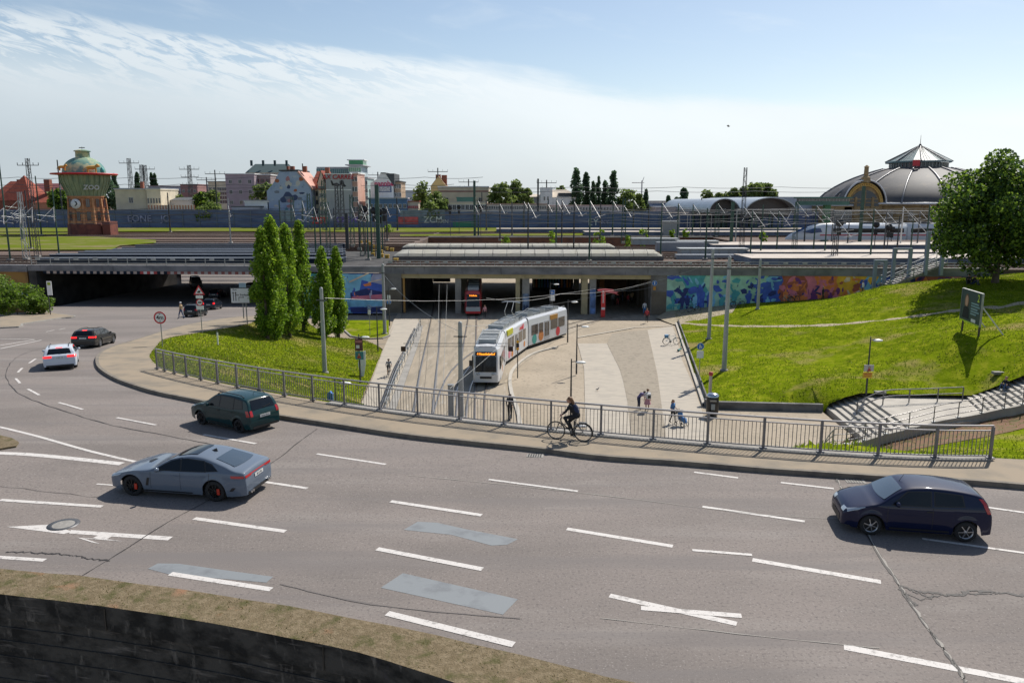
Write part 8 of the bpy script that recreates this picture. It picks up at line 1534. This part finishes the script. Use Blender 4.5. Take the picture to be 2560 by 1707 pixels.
p = PZ(1774, 1003, PLZ); t = empty('bollard', p, 0, 'white post with a red cap behind the black litter bin', 'post'); hh = topz(p, 929) - p.z; m = MB(); m.tube((0, 0, 0), (0, 0, hh - .3), .13, .12, mat('post_beige', (.5, .42, .36), .6), 12); m.build('shaft', t); m = MB(); m.lathe((0, 0, hh - .3), [(.12, 0), (.17, .08), (.16, .26), (0, .3)], HZR, 12); m.build('cap', t)
p = PH(826, 1003, Hm); t = empty('blue_bin', p, 0, 'small blue box on the grass behind the railing', 'box'); m = MB(); m.box(-.17, -.12, 0, .17, .12, .5, SB); m.build('body', t); m = MB(); m.prism([(-.19, -.14, .5), (.19, -.14, .5), (0, -.14, .66)], (0, .28, 0), SB); m.build('lid', t)
c0 = PD(2403.5, 770, 62); c1 = PD(2453, 785, 58); mid_ = (c0 + c1) / 2; dv = Vector((c1.x - c0.x, c1.y - c0.y, 0)); w_ = dv.length; rz = atan2(dv.y, dv.x); gz = Hh(mid_.x, mid_.y)
t = empty('billboard', (mid_.x, mid_.y, gz), rz, 'dark green poster billboard with a portrait standing on the hill', 'billboard'); zb = 0.75; zt_ = 3.25
m = MB(); m.box(-w_ / 2, -.04, zb, w_ / 2, .04, zt_, mat('poster_dark_green', (.02, .05, .055), .5)); o = m.build('panel', t); m = MB()
face_blob(m, -w_ * .22, zb + 1.65, -.05, .72, SKIN, HAIRB, CLD); BT = mat('poster_text', (.22, .35, .38), .6)
for i, (a, b, z_) in enumerate([(.02, .38, 2.1), (.02, .44, 1.9), (.02, .35, 1.68), (.02, .42, 1.48), (.02, .30, 1.28)]): m.box(w_ * a, -.06, zb + z_ - 1.1 + .55, w_ * b, -.055, zb + z_ - 1.1 + .66, BT)
m.box(w_ * .08, -.06, zb + .18, w_ * .3, -.055, zb + .42, SW); text_mesh('2', .8, mat('poster_lime', (.45, .6, .03), .6), m, face_cam((w_ * .36, -.07, zt_ - .42)), 0, .002, .02); m.box(-w_ / 2, -.06, zb, w_ / 2, -.055, zb + .12, mat('poster_lime', (.45, .6, .03), .6)); m.build('poster_print', o)
m = MB(); m.box(-w_ / 2 - .05, -.07, zt_, w_ / 2 + .05, .07, zt_ + .06, STEEL); m.box(-w_ / 2 - .05, -.07, zb, -w_ / 2, .07, zt_, STEEL); m.box(w_ / 2, -.07, zb, w_ / 2 + .05, .07, zt_, STEEL); m.build('frame', t)
for s in (-.42, .42): m = MB(); m.beam((s * w_, .1, -.3), (s * w_, .1, zt_ - .3), .12, .12, BARK); m.beam((s * w_, .15, zt_ - 1.0), (s * w_, 2.0, -.1), .09, .09, CERAM); m.build('support', t)
for (u, v, lab) in [(2495, 933, 'grey concrete slab lying in the grass above the stairs'), (2200, 982, 'flat pale slab at the wall by the stair lamp')]:
    p = PH(u, v, Hh); m = MB(); m.box(-.35, -.2, -.05, .35, .2, .12, CONC); o = m.build('stone_slab'); o.location = p; tag(o, lab, 'stone slab')
p = PH(545, 862, Hm); t = empty('marker_stake', p, 0, 'small white stake in the grass below the direction board', 'stake'); m = MB(); m.box(-.05, -.03, 0, .05, .03, 1.0, SW); m.build('stake', t); m = MB(); m.box(-.06, -.04, 1.0, .06, .04, 1.08, STEELD); m.build('cap', t)
def wire(pts, lab, r=.014, sag=.3):
    P = [];
    for a, b in zip(pts, pts[1:]):
        a = Vector(a); b = Vector(b)
        for k in range(8): f = k / 8; q = a.lerp(b, f); q.z -= sag * 4 * f * (1 - f); P.append(q)
    P.append(Vector(pts[-1])); m = MB(); m.path(P, r, mat('tram_wire', (.30, .30, .29), .5, .3), 4, False, False); tag(m.build('tram_wire'), lab, 'wire', 'tram wires above the plaza')
pt = lambda u, v, D: PD(u, v, D)
wire([pt(1098, 708, 100), pt(1091, 1010, 46)], 'tram contact wire above the left track, left of two'); wire([pt(1118, 708, 100), pt(1106, 1010, 46)], 'tram contact wire above the left track, right of two'); wire([pt(812, 745, 60), pt(1500, 720, 99), pt(1680, 700, 98)], 'long span wire from the mound pole past the tunnel', sag=.8); wire([pt(1155, 815, 50), pt(1320, 770, 70), pt(1790, 655, 72)], 'span wire rising from the pole by the tram to the right', sag=.5); wire([pt(1215, 745, 75), pt(1400, 735, 85), pt(1640, 700, 99)], 'span wire from the pantograph towards the abutment', sag=.5); wire([pt(1125, 970, 44), pt(1265, 850, 62)], 'short pale wire crossing in front of the tram', sag=.1); wire([pt(962, 690, 74), pt(1152, 830, 50)], 'thin wire between the island pole and the tram pole', sag=.6)
low_rail('ramp_railing', 'long low pale railing in front of the mural wall', [PH(u, v, Hh) for u, v in [(1695, 771), (1800, 762), (1900, 755), (2000, 748), (2100, 738), (2140, 734)]], 1.0, 3, base=0)
# ================================================================== PEOPLE, BICYCLES, ANIMALS
CC = dict(skin=SKIN, hair=HAIRD, brown=HAIRB, black=CLD, white=CLW, navy=mat('cloth_navy', (.02, .03, .07), .85), blue=mat('cloth_blue', (.08, .2, .42), .85), grey=mat('cloth_grey', (.28, .29, .31), .85), beige=mat('cloth_beige', (.38, .27, .15), .85), jeans=mat('cloth_jeans', (.05, .09, .18), .85), pink=mat('cloth_pink', (.5, .25, .28), .85), red=mat('cloth_red2', (.35, .04, .05), .85), mauve=mat('cloth_mauve', (.16, .13, .24), .85), bare=SKIN)
def person(label, loc, rz, J, top, leg, hair='hair', scale=1., vox=.022, sleeves=None, shoes='black', group=None, fingers=False, longhair=0, shorts=False):
    """J: joints in metres, x forward, y left. The figure is one remeshed surface; garments are face materials on it."""
    t = empty('person', loc, rz, label, 'person', group); t.scale = (scale,) * 3
    V3 = Vector; caps = []; P = {k: V3(v) for k, v in J.items()}; sl = sleeves or top
    def cap(a, b, ra, rb, mm): caps.append((V3(a), V3(b), ra, rb, mm))
    pel, che, nek, hd = P['pel'], P['che'], P['nek'], P['hd']; fwd = P.get('look', V3((1, 0, 0))).normalized()
    cap(pel, pel.lerp(che, .45), .135, .125, top); cap(pel.lerp(che, .45), che, .125, .150, top); cap(che, nek, .13, .062, top); cap(nek, hd, .052, .055, 'skin')
    cap(hd, hd + V3((0, 0, .04)), .088, .092, 'skin'); cap(hd + fwd * .05 - V3((0, 0, .05)), hd + fwd * .055 - V3((0, 0, .04)), .05, .05, 'skin'); cap(hd + fwd * .09 + V3((0, 0, .02)), hd + fwd * .115 - V3((0, 0, .01)), .014, .018, 'skin')
    side_ = V3((-fwd.y, fwd.x, 0)).normalized()
    for s in (1, -1): cap(hd + side_ * s * .09, hd + side_ * s * .098 + V3((0, 0, .02)), .018, .018, 'skin')
    for s, S2 in ((1, 'L'), (-1, 'R')):
        sh = P['sh' + S2]; el = P['el' + S2]; wr = P['wr' + S2]; hp = P['hp' + S2]; kn = P['kn' + S2]; an = P['an' + S2]; to = P['to' + S2]
        cap(che + (sh - che) * .6, sh, .085, .062, top); cap(sh, el, .058, .044, sl if sl != 'bare' else top); cap(el, wr, .042, .030, 'skin' if sl == 'bare' else sl)
        d = (wr - el).normalized(); h0 = wr + d * .085; cap(wr, h0, .030, .036, 'skin')
        if fingers:
            sv = d.cross(V3((0, 0, 1))); sv = sv.normalized() if sv.length > .1 else V3((0, 1, 0)); dn = V3((0, 0, -1))
            for q, L_ in zip((-.03, -.01, .01, .03), (.034, .042, .038, .03)): a = h0 + sv * q + d * .02; b = a + d * L_ + dn * .012; c = b + dn * .03 - d * .012; cap(a, b, .0105, .010, 'skin'); cap(b, c, .010, .009, 'skin')
            cap(wr + d * .03 + sv * .03 * s, wr + d * .06 + sv * .055 * s + dn * .03, .013, .010, 'skin')
        else:
            sv = d.cross(V3((1, 0, 0))); sv = sv.normalized() if sv.length > .1 else V3((0, 1, 0))
            for q, L_ in zip((-.027, -.009, .009, .027), (.06, .07, .066, .052)): cap(h0 + sv * q, h0 + sv * q * 1.2 + d * L_, .0115, .0095, 'skin')
            cap(wr + d * .03, wr + d * .07 + V3((.045, 0, 0)), .013, .011, 'skin')
        cap(pel + (hp - pel) * .8, hp, .12, .10, leg); cap(hp, kn, .092, .062, leg); cap(kn, an, .058, .040, 'skin' if shorts else leg); cap(an, to, .042, .034, shoes)
    b = MB()
    for (p, q, ra, rb, mm) in caps:
        n = 6; L_ = (q - p).length; d = (q - p).normalized() if L_ > 1e-5 else V3((0, 0, 1)); prof = [(-ra * cos(k * pi / 8), ra * sin(k * pi / 8)) for k in range(5)] + [(L_ + rb * sin(k * pi / 8), rb * cos(k * pi / 8)) for k in range(5)]
        b.path([p + d * h for h, r in prof], [max(r, .002) for h, r in prof], SKIN, 10, True, False)
    o = b.build('body', None); md = o.modifiers.new('r', 'REMESH'); md.mode = 'VOXEL'; md.voxel_size = vox * (.6 if fingers else 1); md2 = o.modifiers.new('s', 'SMOOTH'); md2.factor = .5; md2.iterations = 2 if fingers else 1
    dg = bpy.context.evaluated_depsgraph_get(); dg.update(); me = bpy.data.meshes.new_from_object(o.evaluated_get(dg)); bpy.data.objects.remove(o)
    me.materials.clear(); names = [];
    for c in caps:
        if c[4] not in names: names.append(c[4]); me.materials.append(CC[c[4]])
    n = len(me.polygons); C = np.empty(3 * n); me.polygons.foreach_get('center', C); C = C.reshape(-1, 3); best = np.full(n, 1e9); idx = np.zeros(n, np.int32)
    for (p, q, ra, rb, mm) in caps:
        p_ = np.array(p); d = np.array(q - p); L2 = max(1e-9, float(d @ d)); tt_ = np.clip(((C - p_) @ d) / L2, 0, 1); dist = np.linalg.norm(C - p_ - tt_[:, None] * d, axis=1) - (ra + (rb - ra) * tt_)
        m_ = dist < best; best[m_] = dist[m_]; idx[m_] = names.index(mm)
    me.polygons.foreach_set('material_index', idx); me.polygons.foreach_set('use_smooth', [True] * n); me.update(); o = bpy.data.objects.new('body', me); COL.objects.link(o); o.parent = t
    if hair:
        m = MB(); m.sph(hd - fwd * .018 + V3((0, 0, .045)), .106, CC[hair], 12, (1, 1, .92))
        if longhair: m.path([hd - fwd * .07 + V3((0, 0, .03)), hd - fwd * .13 - V3((0, 0, .08)), hd - fwd * (.12 + .06 * longhair) - V3((0, 0, .08 + .2 * longhair))], [.07, .065, .02], CC[hair], 8)
        m.build('hair', t)
    m = MB()
    for s in (1, -1): m.sph(hd + fwd * .088 + side_ * s * .032 + V3((0, 0, .03)), .009, BLACK, 6)
    m.build('eyes', t)
    return t
def stand(hh=0, stride=0., armL=(.02, .26, .88), armR=(.02, -.26, .88), lean=0.):
    return dict(pel=(0, 0, .95), che=(lean * .5, 0, 1.28), nek=(lean * .9, 0, 1.47), hd=(lean + .02, 0, 1.60), shL=(lean * .8, .17, 1.40), shR=(lean * .8, -.17, 1.40), elL=((lean + armL[0]) * .5 - .03, .24, 1.13), elR=((lean + armR[0]) * .5 - .03, -.24, 1.13), wrL=armL, wrR=armR,
                hpL=(0, .09, .90), hpR=(0, -.09, .90), knL=(stride * .6 + .03, .10, .50), knR=(-stride * .4 + .03, -.10, .50), anL=(stride, .10, .09), anR=(-stride, -.10, .11), toL=(stride + .15, .11, .04), toR=(-stride + .14, -.11, .045), look=(1, 0, 0))
def bicycle(label, loc, rz, frame, tilt=0, scale=1., group=None, basket=None, rider=False):
    t = empty('bicycle', loc, rz, label, 'bicycle', group); t.rotation_euler = (tilt, 0, rz); t.scale = (scale,) * 3; r = .34
    for x in (.52, -.52):
        m = MB(); m.path([(x + r * cos(2 * pi * k / 28), 0, r + r * sin(2 * pi * k / 28)) for k in range(29)], .019, RUBBER, 6, False); w = m.build('wheel', t)
        m = MB(); m.path([(x + (r - .03) * cos(2 * pi * k / 28), 0, r + (r - .03) * sin(2 * pi * k / 28)) for k in range(29)], .009, STEEL, 4, False);
        for k in range(14): a = 2 * pi * k / 14; m.tube((x, .02 * (-1) ** k, r), (x + (r - .03) * cos(a), 0, r + (r - .03) * sin(a)), .0022, .0022, STEEL, 3, False)
        m.tube((x, -.05, r), (x, .05, r), .022, .022, STEEL, 8); m.build('rim', w)
    bb = (-.10, 0, .29); st_ = (-.25, 0, .80); hdp = (.33, 0, .86); hl = (.37, 0, .72); m = MB()
    for a, b, q in ((bb, st_, .017), (st_, hdp, .015), (bb, hl, .02), (hdp, hl, .02), ((-.52, .04, .34), bb, .010), ((-.52, -.04, .34), bb, .010), ((-.52, .04, .34), (-.23, 0, .74), .009), ((-.52, -.04, .34), (-.23, 0, .74), .009)): m.tube(a, b, q, q, frame, 8)
    for s in (-.05, .05): m.tube((.39, s, .66), (.52, s, .34), .012, .010, frame, 6)
    m.build('frame', t); m = MB(); m.tube((-.25, 0, .78), (-.27, 0, .93), .012, .012, STEEL); m.sph((-.28, 0, .95), .10, BLACK, 10, (1.3, .7, .35)); m.build('saddle', t)
    m = MB(); m.tube(hdp, (.31, 0, 1.00), .013, .013, STEEL); m.path([(.26, .29, 1.0), (.33, .2, 1.01), (.31, 0, 1.0), (.33, -.2, 1.01), (.26, -.29, 1.0)], .012, BLACK, 6); m.build('handlebar', t)
    m = MB(); m.lathe((-.10, -.045, .29), [(0, 0), (.09, 0), (.09, -.01)], STEELD, 16, axis='y'); m.tube((-.10, .06, .29), (-.05, .07, .46), .010, .010, STEEL); m.tube((-.10, -.06, .29), (-.15, -.07, .12), .010, .010, STEEL); m.box(-.1, .07, .445, 0, .15, .47, BLACK); m.box(-.2, -.15, .11, -.1, -.07, .135, BLACK); m.build('crank', t)
    m = MB(); m.box(-.66, -.06, .72, -.34, .06, .735, STEELD); m.tube((-.6, .05, .72), (-.52, .04, .34), .006, .006, STEELD, 4); m.path([(-.52 + .375 * cos(a), 0, .34 + .375 * sin(a)) for a in [pi * (.2 + .9 * k / 10) for k in range(11)]], .014, BLACK, 5); m.build('rack', t)
    if basket: m = MB(); m.box(-.70, -.14, .74, -.36, .14, .98, basket); m.build('rear_basket', t)
    return t
f, r_ = PH(1388, 1096.6, Hroad, .165), PH(1459.6, 1103, Hroad, .165); mid = (f + r_) / 2; d = f - r_; h = atan2(d.y, d.x); sc = .93
bicycle('black city bicycle ridden along the pavement by the cyclist in black', mid, h, mat('bike_black', (.015, .015, .018), .3, coat=.5), 0, sc)
J = dict(pel=(-.27, 0, 1.00), che=(-.10, 0, 1.26), nek=(-.02, 0, 1.42), hd=(.02, 0, 1.54), shL=(-.03, .17, 1.37), shR=(-.03, -.17, 1.37), elL=(.10, .25, 1.15), elR=(.10, -.25, 1.15), wrL=(.22, .24, 1.05), wrR=(.22, -.24, 1.05), hpL=(-.24, .09, .97), hpR=(-.24, -.09, .97), knL=(.17, .11, .88), knR=(.06, -.11, .68), anL=(-.04, .12, .52), anR=(-.17, -.12, .20), toL=(.10, .12, .49), toR=(-.03, -.12, .15), look=(1, 0, -.05))
c_ = person('cyclist in black clothes with long brown hair riding left along the pavement', mid, h, J, 'black', 'black', 'brown', sc, .018, fingers=True, longhair=1.2)
m = MB(); m.path([(-.28, 0, 1.05), (-.2, 0, 1.25), (-.14, 0, 1.38)], [.10, .13, .09], CC['navy'], 10); m.build('jacket_back', c_)
p = PZ(972.5, 941, PLZ - .05); hz = atan2(p.y, p.x) + pi
bicycle('dark bicycle ridden on the cycle path toward the overpass', p, hz, MC['bike_black'], 0, .92)
J2 = dict(J); J2['shL'] = (-.03, .2, 1.38); person('cyclist in a grey shirt and dark shorts on the cycle path', p, hz, J2, 'grey', 'black', 'hair', .92, .026, 'bare', shorts=True)
G = 'people on the plaza'
p = PZ(1596, 1024, PLZ - .03); person('man in a mauve shirt bending toward the person beside him', p, radians(20), dict(stand(), che=(.22, 0, 1.18), nek=(.38, 0, 1.25), hd=(.50, 0, 1.27), shL=(.32, .17, 1.2), shR=(.32, -.17, 1.2), elL=(.45, .2, .98), elR=(.45, -.2, .98), wrL=(.6, .12, .9), wrR=(.6, -.12, .88), look=(1, 0, -.5)), 'mauve', 'navy', 'hair', .95, .026, 'bare', group=G)
p = PZ(1618, 1027, PLZ - .03); t = person('woman with a white backpack and pink skirt beside the bending man', p, radians(100), stand(), 'white', 'skin', 'brown', .93, .026, 'bare', group=G)
m = MB(); m.box(-.34, -.15, 1.02, -.15, .15, 1.42, CC['white']); m.box(-.36, -.11, 1.08, -.34, .11, 1.28, BLACK); m.build('backpack', t); m = MB(); m.lathe((0, 0, 0), [(.15, 1.0), (.20, .8), (.27, .55)], CC['pink'], 16); m.build('skirt', t)
p = PZ(1681, 1057, PLZ - .03); person('woman in a blue top and black trousers pushing a pushchair', p, radians(-50), dict(stand(stride=.16), wrL=(.32, .2, 1.0), wrR=(.32, -.2, 1.0)), 'blue', 'black', 'brown', .93, .026, 'bare', longhair=.6, group=G)
q = p + Vector((cos(radians(-50)), sin(radians(-50)), 0)) * .75; t = empty('pushchair', q, radians(-50), 'dark pushchair with a blue cushion in front of the woman in blue', 'pushchair')
m = MB();
for s in (-.24, .24):
    m.tube((-.42, s, 1.02), (.25, s, .12), .014, .014, STEELD); m.tube((-.28, s, .12), (.10, s, .62), .014, .014, STEELD)
m.tube((-.42, -.24, 1.02), (-.42, .24, 1.02), .016, .016, BLACK); m.build('frame', t)
for x in (-.28, .27):
    for s in (-.26, .26): m = MB(); m.path([(x + .11 * cos(k * pi / 8), s, .12 + .11 * sin(k * pi / 8)) for k in range(17)], .022, RUBBER, 6, False); m.build('wheel', t)
m = MB(); m.path([(-.16, 0, .88), (-.08, 0, .48), (.22, 0, .42), (.32, 0, .22)], [.16, .2, .18, .12], CC['blue'], 8); m.build('seat', t); m = MB(); m.lathe((-.12, -.24, .72), [(.28, 0), (.3, .24), (.28, .48)], BLACK, 14, axis='y', a0=pi * .35, a1=pi * 1.0); m.build('hood', t)
p = PZ(1617, 806, PLZ); person('person in dark red clothes walking out of the tunnel', p, radians(-100), stand(stride=.2), 'red', 'black', 'brown', 1.0, .03); p = PZ(1611, 786, PLZ); person('person in a white top carrying a blue bag in the tunnel shade', p, radians(80), stand(stride=.12), 'white', 'blue', 'hair', 1.0, .03)
for i, (u, v, tp, lg, lab) in enumerate([(1532, 762, 'grey', 'black', 'person in grey, leftmost of the group in the tunnel'), (1544, 763, 'black', 'red', 'person in black in the tunnel group, second from left'), (1556, 755, 'navy', 'jeans', 'person in navy at the back of the tunnel group'), (1570, 765, 'red', 'black', 'person with a red top in the tunnel group'), (1580, 758, 'beige', 'black', 'person in beige, rightmost of the tunnel group')]): person(lab, PZ(u, v, PLZ), radians(-90 + 40 * i), stand(stride=.08 * (i % 2)), tp, lg, 'hair', 1., .034, group='people standing in the tunnel')
p = PH(454, 797, Hroad); person('man in a beige jacket and jeans crossing at the underpass', p, radians(170), stand(stride=.24), 'beige', 'jeans', 'white', 1.02, .03)
p = PZ(1212, 795, PLZ); person('person waiting beside the red tram', p, radians(-80), stand(), 'pink', 'black', 'brown', .95, .034)
p = PZ(1275, 1046, PLZ - .03); person('person in dark clothes on a scooter seen through the railing', p, radians(-95), stand(armL=(.3, .2, 1.0), armR=(.3, -.2, 1.0)), 'black', 'black', 'hair', 1., .026)
t = empty('kick_scooter', p, radians(-95), 'dark kick scooter under the person behind the railing', 'scooter'); m = MB(); m.box(-.45, -.08, .07, .4, .08, .11, BLACK); m.build('deck', t); m = MB(); m.tube((.42, 0, .12), (.34, 0, 1.05), .02, .018, STEELD); m.tube((.34, -.22, 1.05), (.34, .22, 1.05), .014, .014, BLACK); m.build('handlebar', t)
for x in (-.48, .46): m = MB(); m.lathe((x, -.025, .08), [(0, 0), (.085, 0), (.085, .05), (0, .05)], RUBBER, 14, axis='y'); m.build('wheel', t)
p = Vector((UX(2157, 95), 94.6, Hh(UX(2157, 95), 94.6))); person('person with dark hair and a white top before the orange mural part', p, radians(180), stand(stride=.15), 'white', 'navy', 'hair', 1., .03); p = Vector((UX(2058, 94), 93.6, Hh(UX(2058, 94), 93.6))); person('dark figure walking in front of the blue mural part', p, radians(0), stand(stride=.2), 'black', 'black', 'hair', 1., .03)
sit = dict(pel=(0, 0, .18), che=(.10, 0, .52), nek=(.16, 0, .70), hd=(.20, 0, .83), shL=(.14, .17, .63), shR=(.14, -.17, .63), elL=(.30, .22, .42), elR=(.30, -.22, .42), wrL=(.45, .12, .48), wrR=(.45, -.12, .48), hpL=(.02, .1, .15), hpR=(.02, -.1, .15), knL=(.42, .13, .48), knR=(.42, -.13, .46), anL=(.55, .13, .09), anR=(.58, -.13, .09), toL=(.7, .14, .04), toR=(.73, -.14, .04), look=(1, 0, 0))
p = PH(2421, 711, Hh); person('person in black sitting in the shade under the big tree', p, radians(-120), sit, 'black', 'black', 'hair', 1.15, .03); p = PH(2431, 712, Hh); person('second dark figure sitting beside the first under the big tree', p, radians(-60), sit, 'black', 'navy', 'hair', 1.05, .03)
p = Vector((33.4, 50.4, zl + .16 * 6)); person('person in dark clothes sitting on the stairs at the right edge', p, radians(200), sit, 'black', 'jeans', 'brown', 1., .026, 'bare')
p = PZ(1678, 861, PLZ - .02); bicycle('pale blue rental bicycle with rear box parked on the paving strip', p, radians(8), mat('bike_pale_blue', (.25, .42, .48), .4), .1, 1.08, basket=mat('bike_box_blue', (.08, .22, .38), .5))
p = PZ(1699, 876, PLZ - .02); t = empty('e_scooter', p, radians(60), 'turquoise electric scooter leaning at the lawn kerb', 'scooter'); TQ = mat('scooter_turquoise', (.04, .30, .27), .4); m = MB(); m.box(-.5, -.09, .09, .38, .09, .15, TQ); m.build('deck', t); m = MB(); m.tube((.42, 0, .15), (.30, 0, 1.15), .035, .03, TQ); m.build('stem', t); m = MB(); m.tube((.30, -.26, 1.15), (.30, .26, 1.15), .018, .018, BLACK); m.build('handlebar', t)
for x in (-.55, .46): m = MB(); m.lathe((x, -.03, .11), [(0, 0), (.11, 0), (.11, .06), (0, .06)], RUBBER, 14, axis='y'); m.build('wheel', t)
for i, u in enumerate((1722, 1740, 1830, 1850, 1975, 1992)):
    x = UX(u, 96); bicycle(f'parked bicycle, {ORD[i]} from the left in front of the mural wall', (x, 96.3, Hh(x, 96.3) + .02), radians(15 * (i % 3) + 170), MC['bike_black'] if i % 2 else MC['bike_pale_blue'], .12, 1.05, 'bicycles parked along the mural')
def bird(name, label, loc, rz, s, fly=False):
    t = empty(name, loc, rz, label, 'bird'); m = MB(); B = mat('bird_grey', (.07, .075, .09), .7); m.path([(-.20, 0, .13), (-.10, 0, .14), (0, 0, .15), (.08, 0, .19), (.11, 0, .24)], [.012, .045, .055, .035, .018], B, 8); m.sph((.125, 0, .255), .028, B, 8); m.path([(.145, 0, .255), (.175, 0, .245)], [.009, .002], BLACK, 5); m.v = [(a * s, b * s, c * s) for a, b, c in m.v]; m.build('body', t)
    for q in (1, -1):
        m = MB(); m.add([(.04 * s, q * .04 * s, .17 * s), (-.10 * s, q * .04 * s, .16 * s), (-.16 * s, q * (.36 if fly else .05) * s, (.28 if fly else .13) * s), (.0, q * (.30 if fly else .06) * s, (.27 if fly else .15) * s)], [(0, 1, 2, 3)], B); m.build('wing', t)
        if not fly: m = MB(); m.tube((.0, q * .02 * s, .11 * s), (.01 * s, q * .02 * s, 0), .005 * s, .005 * s, AMB, 4); m.build('leg', t)
bird('pigeon', 'grey pigeon walking on the pale paving strip', PZ(1494, 977, PLZ - .04), .5, 1.0); bird('flying_bird', 'dark bird flying high in the pale sky', PD(1820, 320, 60), 2.6, .7, True)
